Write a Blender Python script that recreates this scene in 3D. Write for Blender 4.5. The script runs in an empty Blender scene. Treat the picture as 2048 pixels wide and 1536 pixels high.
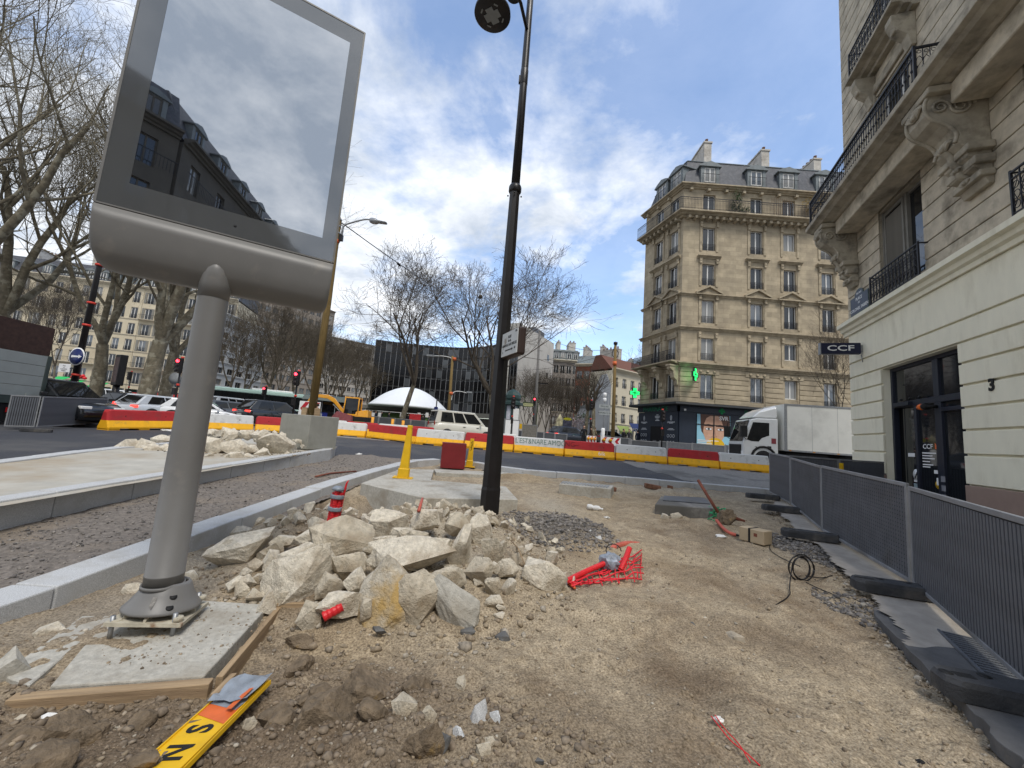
import bpy, bmesh, math, random
import numpy as np
from mathutils import Vector, Matrix
random.seed(7)
S = bpy.context.scene
COL = S.collection
# ------------------------------------------------------------------ camera
FPX = 790.0; ROLL = math.radians(4.36); PITCH = math.radians(7.12); EYE = Vector((0, 0, 1.5))
F_ = Vector((0, math.cos(PITCH), math.sin(PITCH))); R0 = Vector((1, 0, 0)); U0 = Vector((0, -math.sin(PITCH), math.cos(PITCH)))
R_ = math.cos(ROLL)*R0 + math.sin(ROLL)*U0; U_ = math.cos(ROLL)*U0 - math.sin(ROLL)*R0
cam = bpy.data.cameras.new('camera'); camo = bpy.data.objects.new('camera', cam); COL.objects.link(camo)
m = Matrix.Identity(4)
for i in range(3):
    m[i][0] = R_[i]; m[i][1] = U_[i]; m[i][2] = -F_[i]; m[i][3] = EYE[i]
camo.matrix_world = m
cam.sensor_fit = 'HORIZONTAL'; cam.sensor_width = 36; cam.lens = FPX/2048*36; cam.clip_start = 0.05; cam.clip_end = 3000
S.camera = camo
S.render.resolution_x = 1024; S.render.resolution_y = 768
# ------------------------------------------------------------------ sky, sun, exposure
SUN_EL = math.radians(59); SUN_AZ = math.radians(158)      # azimuth clockwise from +Y: high behind the viewer's right shoulder, behind cloud
w = bpy.data.worlds.new('World'); S.world = w; w.use_nodes = True
nt = w.node_tree; nt.nodes.clear()
def N(t, **k):
    n = nt.nodes.new(t)
    for a, b in k.items(): setattr(n, a, b)
    return n
def LK(a, b): nt.links.new(a, b)
out = N('ShaderNodeOutputWorld'); tc = N('ShaderNodeTexCoord')
sky = N('ShaderNodeTexSky'); sky.sky_type = 'NISHITA'; sky.sun_disc = False
sky.sun_elevation = SUN_EL; sky.sun_rotation = SUN_AZ; sky.air_density = 1.0; sky.dust_density = 0.4; sky.ozone_density = 2.2
bgs = N('ShaderNodeBackground'); bgs.inputs[1].default_value = 0.15
LK(sky.outputs[0], bgs.inputs[0])
sep = N('ShaderNodeSeparateXYZ'); LK(tc.outputs['Generated'], sep.inputs[0])
def MT(op, a, b=None, c=None):
    n = N('ShaderNodeMath', operation=op)
    for i, x in enumerate((a, b, c)):
        if x is None: continue
        if isinstance(x, (int, float)): n.inputs[i].default_value = x
        else: LK(x, n.inputs[i])
    return n.outputs[0]
zz = MT('MAXIMUM', sep.outputs[2], 0.0)
den = MT('ADD', zz, 0.16)
cx = MT('DIVIDE', sep.outputs[0], den); cy = MT('DIVIDE', sep.outputs[1], den)
cmb = N('ShaderNodeCombineXYZ'); LK(cx, cmb.inputs[0]); LK(cy, cmb.inputs[1]); cmb.inputs[2].default_value = 3.7
def noise(scale, det, rough, off, dist=0.0):
    mp = N('ShaderNodeMapping'); mp.inputs['Location'].default_value = off; LK(cmb.outputs[0], mp.inputs[0])
    n = N('ShaderNodeTexNoise'); n.inputs['Scale'].default_value = scale; n.inputs['Detail'].default_value = det
    n.inputs['Roughness'].default_value = rough; n.inputs['Distortion'].default_value = dist; LK(mp.outputs[0], n.inputs['Vector'])
    return n.outputs[0]
n1 = noise(1.15, 12, 0.60, (2.7, 9.9, 0), 0.35); n2 = noise(3.1, 8, 0.62, (4.2, 1.3, 2), .3); n3 = noise(2.3, 9, 0.62, (0.3, 5.1, 5), .3)
cov = MT('ADD', MT('MULTIPLY', n1, 0.76), MT('MULTIPLY', n2, 0.24))
# a bank of cloud thickens towards the horizon and behind the viewer, where the sun stands behind it
hor = MT('SUBTRACT', 0.10, MT('MULTIPLY', zz, 0.17))
back = MT('MULTIPLY', MT('SUBTRACT', 0.25, sep.outputs[1]), 0.085)
left = MT('MULTIPLY', sep.outputs[0], -0.02)
cov = MT('ADD', MT('ADD', MT('ADD', cov, hor), back), left)
cr = N('ShaderNodeValToRGB'); LK(cov, cr.inputs[0])
cr.color_ramp.elements[0].position = 0.43; cr.color_ramp.elements[0].color = (0, 0, 0, 1)
cr.color_ramp.elements[1].position = 0.545; cr.color_ramp.elements[1].color = (1, 1, 1, 1)
shade = N('ShaderNodeValToRGB'); LK(MT('SUBTRACT', n3, MT('MULTIPLY', MT('MAXIMUM', MT('MULTIPLY', sep.outputs[1], -1), 0), 0.095)), shade.inputs[0])   # clouds on the sun's side are seen from their dark side
shade.color_ramp.elements[0].position = 0.33; shade.color_ramp.elements[0].color = (0.42, 0.48, 0.57, 1)
shade.color_ramp.elements[1].position = 0.62; shade.color_ramp.elements[1].color = (0.93, 0.95, 0.98, 1)
bgc = N('ShaderNodeBackground'); LK(shade.outputs[0], bgc.inputs[0]); bgc.inputs[1].default_value = 0.73
mx = N('ShaderNodeMixShader'); LK(MT('ADD', MT('MULTIPLY', cr.outputs[0], 0.84), 0.14), mx.inputs[0]); LK(bgs.outputs[0], mx.inputs[1]); LK(bgc.outputs[0], mx.inputs[2])
LK(mx.outputs[0], out.inputs[0])
sl = bpy.data.lights.new('sun', 'SUN'); sl.energy = 1.4; sl.angle = math.radians(18); sl.color = (1, 0.95, 0.87)
so = bpy.data.objects.new('sun', sl); COL.objects.link(so)
sd = Vector((math.sin(SUN_AZ)*math.cos(SUN_EL), math.cos(SUN_AZ)*math.cos(SUN_EL), math.sin(SUN_EL)))
so.rotation_euler = sd.to_track_quat('Z', 'Y').to_euler(); so.location = (0, -20, 40)
S.view_settings.view_transform = 'Standard'; S.view_settings.look = 'None'
S.view_settings.exposure = 0.88; S.view_settings.gamma = 1.0; S.view_settings.use_curve_mapping = False
# ------------------------------------------------------------------ helpers
def ray(u, v): return F_ + R_*((u-1024)/FPX) + U_*((768-v)/FPX)
def AY(u, v, y):                       # the point seen at photo position u, v that lies y metres ahead
    d = ray(u, v); return EYE + d*(y/d.y)
def T(x, y):                           # lie of the land: the square climbs gently away from the works
    if y < 3: return 0.0
    if y < 19: return .035*(y-3)
    return min(.56+.022*(y-19), 1.75)
def HG(u, v, fn):                      # where the line of sight meets a surface z = fn(x, y)
    d = ray(u, v); lo = .4; t = .6
    while t < 300:
        p = EYE + d*t
        if p.z < fn(p.x, p.y): break
        lo = t; t *= 1.02
    hi = t
    for _ in range(30):
        q = (lo+hi)/2; p = EYE + d*q
        if p.z > fn(p.x, p.y): lo = q
        else: hi = q
    return EYE + d*lo
def G(u, v, dz=0.0): return HG(u, v, lambda x, y: T(x, y)+dz)
def frame(o, xd):                      # x along xd, z up, y = into the wall seen from outside
    x = Vector((xd[0], xd[1], 0)).normalized(); z = Vector((0, 0, 1)); y = z.cross(x)
    m = Matrix.Identity(4)
    for i in range(3): m[i][0] = x[i]; m[i][1] = y[i]; m[i][2] = z[i]; m[i][3] = o[i]
    return m
def TR(x=0, y=0, z=0): return Matrix.Translation((x, y, z))
def RX(a): return Matrix.Rotation(math.radians(a), 4, 'X')
def RY(a): return Matrix.Rotation(math.radians(a), 4, 'Y')
def RZ(a): return Matrix.Rotation(math.radians(a), 4, 'Z')
class MB:
    def __init__(s): s.v = []; s.f = []; s.m = []; s.s = []; s.mi = 0
    def add(s, vs, fs, sm=False, M=None):
        o = len(s.v)
        if M is not None: vs = [M @ Vector(v) for v in vs]
        s.v += [tuple(v) for v in vs]; s.f += [tuple(i+o for i in f) for f in fs]; s.m += [s.mi]*len(fs); s.s += [sm]*len(fs); return s
    def bx(s, x0, x1, y0, y1, z0, z1, M=None):
        return s.add([(x0,y0,z0),(x1,y0,z0),(x1,y1,z0),(x0,y1,z0),(x0,y0,z1),(x1,y0,z1),(x1,y1,z1),(x0,y1,z1)],
            [(0,3,2,1),(4,5,6,7),(0,1,5,4),(1,2,6,5),(2,3,7,6),(3,0,4,7)], False, M)
    def cb(s, c, d, M=None): return s.bx(c[0]-d[0]/2, c[0]+d[0]/2, c[1]-d[1]/2, c[1]+d[1]/2, c[2]-d[2]/2, c[2]+d[2]/2, M)
    def prism(s, poly, y0, y1, M=None, sm=False):      # poly in x, z, extruded along y
        n = len(poly); vs = [(p[0], y0, p[1]) for p in poly]+[(p[0], y1, p[1]) for p in poly]
        fs = [tuple(range(n)), tuple(range(2*n-1, n-1, -1))]+[(i, i+n, (i+1) % n+n, (i+1) % n) for i in range(n)]
        return s.add(vs, fs, sm, M)
    def loft(s, rings, sm=True, cap=True, M=None, close=True):
        n = len(rings[0]); vs = [p for r in rings for p in r]; fs = []
        for k in range(len(rings)-1):
            for i in range(n if close else n-1):
                j = (i+1) % n; fs.append((k*n+i, k*n+j, (k+1)*n+j, (k+1)*n+i))
        if cap and close: fs += [tuple(range(n-1, -1, -1)), tuple(range((len(rings)-1)*n, len(rings)*n))]
        return s.add(vs, fs, sm, M)
    def tube(s, pts, rs, n=8, sm=True, cap=True, M=None):
        pts = [Vector(p) for p in pts]
        if not hasattr(rs, '__len__'): rs = [rs]*len(pts)
        rings = []; up = None
        for i, p in enumerate(pts):
            d = (pts[min(i+1, len(pts)-1)]-pts[max(i-1, 0)])
            if d.length < 1e-9: d = Vector((0, 0, 1))
            d.normalize()
            if up is None: up = Vector((0, 0, 1)) if abs(d.z) < .9 else Vector((1, 0, 0))
            a = d.cross(up)
            if a.length < 1e-4: a = d.orthogonal()
            a.normalize(); b = a.cross(d); up = b
            rings.append([p+(a*math.cos(t)+b*math.sin(t))*rs[i] for t in [2*math.pi*k/n for k in range(n)]])
        return s.loft(rings, sm, cap, M)
    def lathe(s, prof, n=20, M=None, sm=True, cap=True):   # prof: (r, z)
        return s.loft([[(r*math.cos(2*math.pi*k/n), r*math.sin(2*math.pi*k/n), z) for k in range(n)] for r, z in prof], sm, cap, M)
    def cyl(s, p, q, r, n=12, M=None, r2=None): return s.tube([p, q], [r, r if r2 is None else r2], n, True, True, M)
    def quad(s, a, b, c, d): return s.add([a, b, c, d], [(0, 1, 2, 3)])
    def data(s, name, mats):
        me = bpy.data.meshes.new(name); me.from_pydata(s.v, [], s.f)
        for q in (mats if isinstance(mats, (list, tuple)) else [mats]): me.materials.append(q)
        me.polygons.foreach_set('material_index', s.m); me.polygons.foreach_set('use_smooth', s.s)
        bm = bmesh.new(); bm.from_mesh(me); bmesh.ops.recalc_face_normals(bm, faces=bm.faces[:]); bm.to_mesh(me); bm.free(); me.update(); return me
    def build(s, name, mats, parent=None, M=None, bev=0, seg=1):
        return ob(name, s.data(name, mats), parent, M, bev, seg)
def ob(name, me, parent=None, M=None, bev=0, seg=1):
    o = bpy.data.objects.new(name, me); COL.objects.link(o)
    if parent is not None: o.parent = parent
    if M is not None: o.matrix_local = M
    if bev:
        b = o.modifiers.new('edge', 'BEVEL'); b.width = bev; b.segments = seg; b.limit_method = 'ANGLE'; b.angle_limit = .6
    return o
def tag(o, label, cat, group=None):
    o['label'] = label; o['category'] = cat
    if group: o['group'] = group
    return o
def thing(name, label, cat, M=None, group=None):
    o = bpy.data.objects.new(name, None); o.empty_display_size = .2; COL.objects.link(o)
    if M is not None: o.matrix_world = M
    return tag(o, label, cat, group)
def struct(o): o['kind'] = 'structure'; return o
def stuff(o): o['kind'] = 'stuff'; return o
def dup(o, M=None, label=None, parent=None):
    c = o.copy(); COL.objects.link(c)
    if parent is not None: c.parent = parent
    for ch in o.children: dup(ch, None, None, c)
    if M is not None: c.matrix_world = M
    if label: c['label'] = label
    return c
def text(s, size, mat, name, parent, M, ext=.002, align='CENTER', bold=0):
    cu = bpy.data.curves.new('lettering', 'FONT'); cu.body = s; cu.size = size; cu.extrude = ext; cu.align_x = align; cu.align_y = 'CENTER'; cu.resolution_u = 3
    cu.offset = bold; cu.space_line = .85
    to = bpy.data.objects.new('lettering', cu); me = bpy.data.meshes.new_from_object(to); bpy.data.objects.remove(to); bpy.data.curves.remove(cu)
    me.materials.clear(); me.materials.append(mat)
    return ob(name, me, parent, M)
UPR = RX(90)                            # stands lettering up in a facade frame (reads from outside)
# ------------------------------------------------------------------ value noise (numpy)
def vnoise(x, y, sd=0):
    xi = np.floor(x).astype(np.int64); yi = np.floor(y).astype(np.int64); fx = x-xi; fy = y-yi
    def h(a, b):
        k = (a*374761393+b*668265263+sd*974634721) & 0xffffffff
        k = ((k ^ (k >> 13))*1274126177) & 0xffffffff
        return ((k ^ (k >> 16)) & 0xffff)/65535.0
    sx = fx*fx*(3-2*fx); sy = fy*fy*(3-2*fy)
    return (h(xi, yi)*(1-sx)+h(xi+1, yi)*sx)*(1-sy)+(h(xi, yi+1)*(1-sx)+h(xi+1, yi+1)*sx)*sy
def fbm(x, y, o=5, sd=0, g=.5):
    r = 0*x; a = 1.0; t = 0
    for i in range(o):
        r = r+a*vnoise(x, y, sd+i); t += a; a *= g; x = x*2.03+11.3; y = y*2.03-7.1
    return r/t*2-1
# ------------------------------------------------------------------ materials
MATS = {}
def mat(name, c, rough=.75, var=.18, sc=6, bump=.15, bsc=60, metal=0, c2=None, sc2=1.3, th=(.48, .62), spec=.35, coat=0, coord='Object', emit=None, stretch=None, bd=.02):
    if name in MATS: return MATS[name]
    q = bpy.data.materials.new(name); q.use_nodes = True; t = q.node_tree; b = t.nodes['Principled BSDF']
    b.inputs['Roughness'].default_value = rough; b.inputs['Metallic'].default_value = metal; b.inputs['Specular IOR Level'].default_value = spec; b.inputs['Coat Weight'].default_value = coat
    def nn(k): return t.nodes.new(k)
    co = nn('ShaderNodeTexCoord').outputs[coord] if coord != 'World' else nn('ShaderNodeNewGeometry').outputs['Position']
    if stretch:
        mp = nn('ShaderNodeMapping'); mp.inputs['Scale'].default_value = stretch; t.links.new(co, mp.inputs[0]); co = mp.outputs[0]
    def nz(s, d=6, r=.6):
        n = nn('ShaderNodeTexNoise'); n.inputs['Scale'].default_value = s; n.inputs['Detail'].default_value = d; n.inputs['Roughness'].default_value = r; t.links.new(co, n.inputs['Vector']); return n.outputs[0]
    rp = nn('ShaderNodeValToRGB'); t.links.new(nz(sc), rp.inputs[0])
    rp.color_ramp.elements[0].position = .3; rp.color_ramp.elements[1].position = .7
    rp.color_ramp.elements[0].color = (*[min(1, k*(1-var)) for k in c], 1); rp.color_ramp.elements[1].color = (*[min(1, k*(1+var)) for k in c], 1)
    col = rp.outputs[0]
    if c2 is not None:
        r2 = nn('ShaderNodeValToRGB'); t.links.new(nz(sc2, 8, .62), r2.inputs[0]); r2.color_ramp.elements[0].position = th[0]; r2.color_ramp.elements[1].position = th[1]
        mxn = nn('ShaderNodeMix'); mxn.data_type = 'RGBA'; t.links.new(r2.outputs[0], mxn.inputs[0]); t.links.new(col, mxn.inputs[6]); mxn.inputs[7].default_value = (*c2, 1); col = mxn.outputs[2]
    t.links.new(col, b.inputs['Base Color'])
    if bump:
        bp = nn('ShaderNodeBump'); bp.inputs['Strength'].default_value = bump; bp.inputs['Distance'].default_value = bd; t.links.new(nz(bsc, 5, .65), bp.inputs['Height']); t.links.new(bp.outputs[0], b.inputs['Normal'])
    if emit: b.inputs['Emission Color'].default_value = (*emit[0], 1); b.inputs['Emission Strength'].default_value = emit[1]
    MATS[name] = q; return q
def glass(name, c=(.01, .013, .016), rough=.03, ior=1.8):        # opaque glazing: dark rooms behind, sky in front
    if name in MATS: return MATS[name]
    q = bpy.data.materials.new(name); q.use_nodes = True; b = q.node_tree.nodes['Principled BSDF']
    b.inputs['Base Color'].default_value = (*c, 1); b.inputs['Roughness'].default_value = rough; b.inputs['IOR'].default_value = ior; b.inputs['Specular IOR Level'].default_value = .5
    MATS[name] = q; return q
dirtM = mat('dirt', (.395, .318, .218), .95, .3, 9, .9, 55, c2=(.225, .165, .105), sc2=1.1, th=(.50, .68), coord='World')
clodM = mat('earth clod', (.175, .132, .088), .95, .4, 14, 1, 40, c2=(.30, .20, .075), sc2=5, th=(.6, .68))
gravM = mat('gravel bed', (.19, .165, .142), .95, .4, 22, 1, 45, c2=(.26, .21, .155), sc2=.8, th=(.52, .68), coord='World')
concM = mat('concrete', (.44, .42, .37), .88, .22, 26, .5, 90, c2=(.31, .275, .22), sc2=2.2, th=(.47, .68))
padM = mat('poured concrete', (.42, .40, .35), .9, .13, 3, .3, 70, c2=(.34, .28, .20), sc2=.55, th=(.46, .68), coord='World')
granM = mat('granite', (.46, .465, .465), .7, .4, 190, .1, 200, c2=(.36, .345, .315), sc2=2.5, th=(.5, .75), coord='World')
asphM = mat('asphalt', (.050, .052, .060), .8, .3, 30, .5, 160, c2=(.095, .092, .090), sc2=.35, th=(.5, .68), coord='World')
oldasM = mat('worn asphalt', (.21, .20, .185), .85, .3, 12, .3, 90, c2=(.12, .115, .105), sc2=.5, th=(.5, .6), coord='World')
paveP = mat('pale pavement', (.40, .355, .30), .9, .15, 5, .3, 90, c2=(.27, .24, .205), sc2=1.2, th=(.5, .7), coord='World')
paveM = mat('pavement asphalt', (.115, .113, .112), .85, .22, 6, .3, 150, c2=(.26, .22, .17), sc2=.9, th=(.54, .7), coord='World')
limeM = mat('limestone', (.63, .57, .465), .95, .26, 22, 1, 55, c2=(.40, .33, .24), sc2=4.2, th=(.5, .68), bd=.02)
limeM2 = mat('grey rubble stone', (.52, .46, .36), .95, .3, 22, 1, 50, c2=(.32, .255, .175), sc2=2.8, th=(.47, .66), bd=.02)
ochreM = mat('stained stone', (.50, .45, .365), .95, .32, 22, 1, 50, c2=(.47, .315, .12), sc2=2.3, th=(.45, .60), bd=.02)
pebM = mat('pebbles', (.36, .31, .24), .9, .5, 9, .2, 80, coord='World')
pebD = mat('dark stones', (.12, .118, .115), .85, .4, 9, .3, 60)
totM = mat('taupe paint', (.165, .161, .155), .42, .06, 4, .03, 200, c2=(.235, .218, .195), sc2=5, th=(.58, .78))
blkM = mat('black paint', (.014, .012, .012), .38, .25, 5, .05, 90)
ironM = mat('iron railing', (.016, .017, .022), .5, .2, 9, 0)
steelM = mat('galvanised steel', (.33, .34, .35), .45, .15, 12, .05, 90, metal=.6)
rustM = mat('rusted plate', (.46, .42, .33), .8, .2, 12, .25, 60, c2=(.20, .085, .03), sc2=7, th=(.55, .66))
woodM = mat('plank wood', (.33, .235, .14), .85, .3, 5, .3, 30, c2=(.21, .14, .085), sc2=2, th=(.5, .7), stretch=(.6, 9, 9))
poleM = mat('treated pole wood', (.185, .125, .045), .85, .3, 6, .4, 30, c2=(.11, .075, .03), sc2=1.5, th=(.5, .7), stretch=(8, 8, .7))
yelM = mat('yellow paint', (.72, .43, .012), .5, .1, 5, .05, 90, c2=(.55, .33, .03), sc2=2.2, th=(.55, .75))
byelM = mat('barrier yellow', (.85, .43, .012), .6, .08, 4, .1, 60, c2=(.46, .28, .06), sc2=3.4, th=(.58, .72))
bredM = mat('barrier red', (.45, .028, .032), .6, .12, 4, .1, 60, c2=(.30, .045, .042), sc2=2.6, th=(.54, .70))
bwhtM = mat('barrier white', (.68, .68, .66), .65, .06, 4, .1, 60, c2=(.38, .365, .34), sc2=3.0, th=(.56, .74))
redM = mat('dark red box', (.19, .018, .020), .55, .12, 3, .05, 60)
condM = mat('red conduit', (.62, .022, .028), .45, .12, 10, .05, 90)
netM = mat('red mesh', (.70, .03, .045), .6, .15, 10, 0)
rubM = mat('black rubber', (.050, .051, .054), .8, .35, 5, .4, 60, c2=(.14, .125, .105), sc2=3, th=(.52, .75))
fenM = mat('fence grey', (.23, .235, .245), .5, .15, 4, .05, 80, c2=(.13, .125, .115), sc2=1.2, th=(.5, .75))
fslM = mat('fence slat', (.115, .122, .137), .5, .2, 4, .05, 80, c2=(.085, .082, .078), sc2=1.6, th=(.55, .8))
whtM = mat('white paint', (.78, .78, .77), .5, .04, 3, .03, 60)
blackM = mat('black ink', (.012, .012, .012), .7, .1, 5, 0)
trunkM = mat('plane bark', (.17, .145, .10), .95, .4, 5, .6, 30, c2=(.30, .275, .205), sc2=2.4, th=(.52, .6))
twigM = mat('branch bark', (.085, .068, .050), .95, .3, 3, 0)
twigL = mat('pale branch bark', (.105, .085, .060), .95, .3, 3, 0)
# ================================================================== GROUND
def sheet(name, xs, ys, zf, mask, m, skirt=None):
    X, Y = np.meshgrid(xs, ys) if xs.ndim == 1 else (xs, ys)
    Z = zf(X, Y); nr, nc = X.shape
    idx = np.arange(nr*nc).reshape(nr, nc)
    q = np.stack([idx[:-1, :-1], idx[:-1, 1:], idx[1:, 1:], idx[1:, :-1]], -1).reshape(-1, 4)
    if mask is not None:
        cx_ = X.ravel()[q].mean(1); cy_ = Y.ravel()[q].mean(1); q = q[mask(cx_, cy_)]
    me = bpy.data.meshes.new(name); V = np.stack([X.ravel(), Y.ravel(), Z.ravel()], -1)
    used = np.unique(q); rm = np.full(len(V), -1); rm[used] = np.arange(len(used)); V = V[used]; q = rm[q]
    me.vertices.add(len(V)); me.vertices.foreach_set('co', V.ravel().astype(np.float32))
    me.loops.add(q.size); me.loops.foreach_set('vertex_index', q.ravel().astype(np.int32))
    me.polygons.add(len(q)); me.polygons.foreach_set('loop_start', np.arange(0, q.size, 4, dtype=np.int32)); me.polygons.foreach_set('loop_total', np.full(len(q), 4, np.int32))
    me.polygons.foreach_set('use_smooth', np.ones(len(q), bool)); me.update(calc_edges=True); me.materials.append(m)
    return ob(name, me)
def Tn(x, y): return np.where(y < 3, 0, np.where(y < 19, .035*(y-3), np.minimum(.56+.022*(y-19), 1.75)))
def inpoly(x, y, P):
    r = np.zeros(x.shape, bool); n = len(P)
    for i in range(n):
        (x1, y1), (x2, y2) = P[i], P[(i+1) % n]
        c = ((y1 > y) != (y2 > y)); xx = (x2-x1)*(y-y1)/((y2-y1) if y2 != y1 else 1e-9)+x1
        r ^= c & (x < xx)
    return r
# ---- the lie of the dirt
def bump_(x, y, cx, cy, rx, ry, h, p=1.0):
    d = 1-((x-cx)/rx)**2-((y-cy)/ry)**2
    return h*np.maximum(d, 0)**p
def Hs(x, y, mound=1.0):
    x = np.asarray(x, float); y = np.asarray(y, float)
    z = Tn(x, y)
    z = z+bump_(x, y, -1.05, 4.55, 1.75, 1.75, .42*mound, .9)
    z = z+bump_(x, y, -.65, 5.9, 1.2, 1.3, .16, 1)
    z = z+bump_(x, y, .75, 6.3, 1.0, 1.2, .13, 1)
    z = z-bump_(x, y, -2.35, 6.75, .62, .75, .30, .7)
    z = z+bump_(x, y, -2.45, 5.2, .7, .7, .16, 1)
    z = z+bump_(x, y, -.45, 2.0, .75, .5, .07, 1)+bump_(x, y, -1.9, 1.6, .8, .5, .06, 1)
    z = z-bump_(x, y, -1.1, 2.6, .75, .8, .05, 1)+bump_(x, y, -2.6, 2.75, .75, .9, .075, .5)
    z = z+bump_(x, y, .45, 11.0, .9, .5, .16, 1)
    z = z+bump_(x, y, .6, 3.75, 2.2, .5, .05, 1)
    z = z-bump_(x, y, 1.2, 4.45, .7, .4, .07, 1)
    z = z+bump_(x, y, 3.5, 7.3, .9, .5, .06, 1)
    return z
def Hf(x, y): return float(Hs(x, y))
def GD(u, v): return HG(u, v, Hf)
def Hd(x, y):
    rough = .75+.45*np.clip(1-np.abs((x+.9)/1.9), 0, 1)*np.clip(1-np.abs((y-2.0)/1.4), 0, 1)*1.9
    z = Hs(x, y, .55)+.035*fbm(x*1.3, y*1.3, 4, 3)*1.2+.028*rough*fbm(x*5, y*5, 5, 9, .6)
    lump = fbm(x*9, y*9, 3, 21)
    z = z+.035*np.clip(lump-.05, 0, 1)*rough*1.4+.05*np.clip(fbm(x*4.2, y*4.2, 3, 27)-.05, 0, 1)*np.clip(1-((x+1.0)/1.9)**2-((y-1.9)/.9)**2, 0, 1)
    z = z+.008*fbm(x*28, y*28, 3, 33, .6)
    for o_ in (0, 1.25):                  # wheel ruts left by the works trucks
        c_ = 1.05+o_+.20*(y-2)+.16*np.sin(y*.75+o_)+.06*fbm(y*2, x*0+o_, 3, 77); z = z-.024*np.exp(-((x-c_)/.11)**2)*np.clip((y-1)/1.5, 0, 1)+.010*np.exp(-((x-c_-.2)/.08)**2)
    r = 12*(x*.94-y*.34); z = z+.010*np.sin(r+3*fbm(x, y, 2, 44))*np.clip((x-.3)/1.0, 0, 1)*np.clip(fbm(x*.6, y*.6, 2, 50)+.4, 0, 1)
    return z
dirtP = [(-3.2, -3), (3.6, -3), (3.6, .2), (3.5, 2.5), (3.75, 3.0), (4.0, 3.55), (4.4, 4.1), (4.8, 4.9), (5.2, 5.9), (6.2, 8.4), (7.5, 10.6), (8.3, 11.6), (7.6, 12.0), (4.2, 12.15), (1.7, 12.2), (.2, 12.1), (-.27, 12.35), (-.8, 13.2), (-2.1, 13.35), (-2.8, 13.0), (-3.05, 11.8), (-3.2, 7)]
ys = np.concatenate([np.arange(-3, .8, .12), .8*1.0085**np.arange(0, 335)]); ss = np.linspace(-1.15, 1.25, 470)
YY = np.repeat(ys[:, None], len(ss), 1); XX = ss[None, :]*(np.maximum(YY, .8)+1.6)
dirt = struct(sheet('dirt', XX, YY, Hd, lambda x, y: inpoly(x, y, dirtP), dirtM))
# colour of the soil itself: damp brown earth, sandy ochre, pale crushed lime
me = dirt.data; co = np.zeros(len(me.vertices)*3, np.float32); me.vertices.foreach_get('co', co); co = co.reshape(-1, 3); x, y = co[:, 0], co[:, 1]
jit = fbm(x*1.7, y*1.7, 5, 60)
def zone(cx, cy, rx, ry): return np.clip(1.25-np.sqrt(((x-cx)/rx)**2+((y-cy)/ry)**2)+.55*jit, 0, 1)
damp = np.clip(np.maximum.reduce([zone(-1.15, 1.9, 2.2, 1.0), .75*zone(-2.7, 3.3, .6, .8), .7*zone(1.25, 2.75, .45, .4), .6*zone(.95, 2.15, .35, .35), .6*zone(2.4, 4.6, .5, .5), .55*zone(3.2, 6.3, .6, .8), .85*zone(-1.7, 4.4, .9, 1.2), .7*zone(2.3, 3.4, .9, .35), .8*zone(-2.3, 6.7, .8, .8)]), 0, 1)
lime = np.clip(np.maximum.reduce([zone(.9, 7.6, .6, 1.7), .8*zone(-.6, 4.8, 1.3, 1.5), .5*zone(5.0, 11.2, 3.0, .6), .7*zone(-2.7, 3.8, .5, 1.3)]), 0, 1)
ochre = np.clip(np.maximum.reduce([zone(.5, 11.0, .9, .45), .6*zone(3.4, 8.8, 2.2, 1.7), .5*zone(1.5, 5.2, 1.1, .8), .6*zone(-1.0, 2.9, .35, .25)]), 0, 1)
dark = np.clip(np.maximum.reduce([zone(.85, 6.0, .75, .75), .9*zone(-2.1, 7.2, .5, .35), .7*zone(4.6, 6.3, .5, .9)]), 0, 1)
for nm, a in (('damp', damp), ('lime', lime), ('ochre', ochre), ('dark', dark)):
    at = me.attributes.new(nm, 'FLOAT', 'POINT'); at.data.foreach_set('value', a.astype(np.float32))
t = dirtM.node_tree; b = t.nodes['Principled BSDF']; src = b.inputs['Base Color'].links[0].from_socket
for nm, c, k in (('damp', (.150, .106, .068), .88), ('lime', (.40, .355, .28), .75), ('ochre', (.36, .26, .14), .5), ('dark', (.115, .105, .095), .85)):
    a = t.nodes.new('ShaderNodeAttribute'); a.attribute_name = nm
    mu = t.nodes.new('ShaderNodeMath'); mu.operation = 'MULTIPLY'; mu.inputs[1].default_value = k; t.links.new(a.outputs['Fac'], mu.inputs[0])
    mn = t.nodes.new('ShaderNodeMix'); mn.data_type = 'RGBA'; t.links.new(mu.outputs[0], mn.inputs[0]); t.links.new(src, mn.inputs[6]); mn.inputs[7].default_value = (*c, 1); src = mn.outputs[2]
# fine speckle of grit over everything
n = t.nodes.new('ShaderNodeTexNoise'); n.inputs['Scale'].default_value = 70; n.inputs['Detail'].default_value = 6; n.inputs['Roughness'].default_value = .7
g = t.nodes.new('ShaderNodeNewGeometry'); t.links.new(g.outputs['Position'], n.inputs['Vector'])
rp = t.nodes.new('ShaderNodeValToRGB'); t.links.new(n.outputs[0], rp.inputs[0]); rp.color_ramp.elements[0].position = .36; rp.color_ramp.elements[0].color = (.45, .43, .40, 1); rp.color_ramp.elements[1].position = .66; rp.color_ramp.elements[1].color = (1.42, 1.44, 1.47, 1)
mn = t.nodes.new('ShaderNodeMix'); mn.data_type = 'RGBA'; mn.blend_type = 'MULTIPLY'; mn.inputs[0].default_value = 1; t.links.new(src, mn.inputs[6]); t.links.new(rp.outputs[0], mn.inputs[7]); t.links.new(mn.outputs[2], b.inputs['Base Color'])
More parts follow.
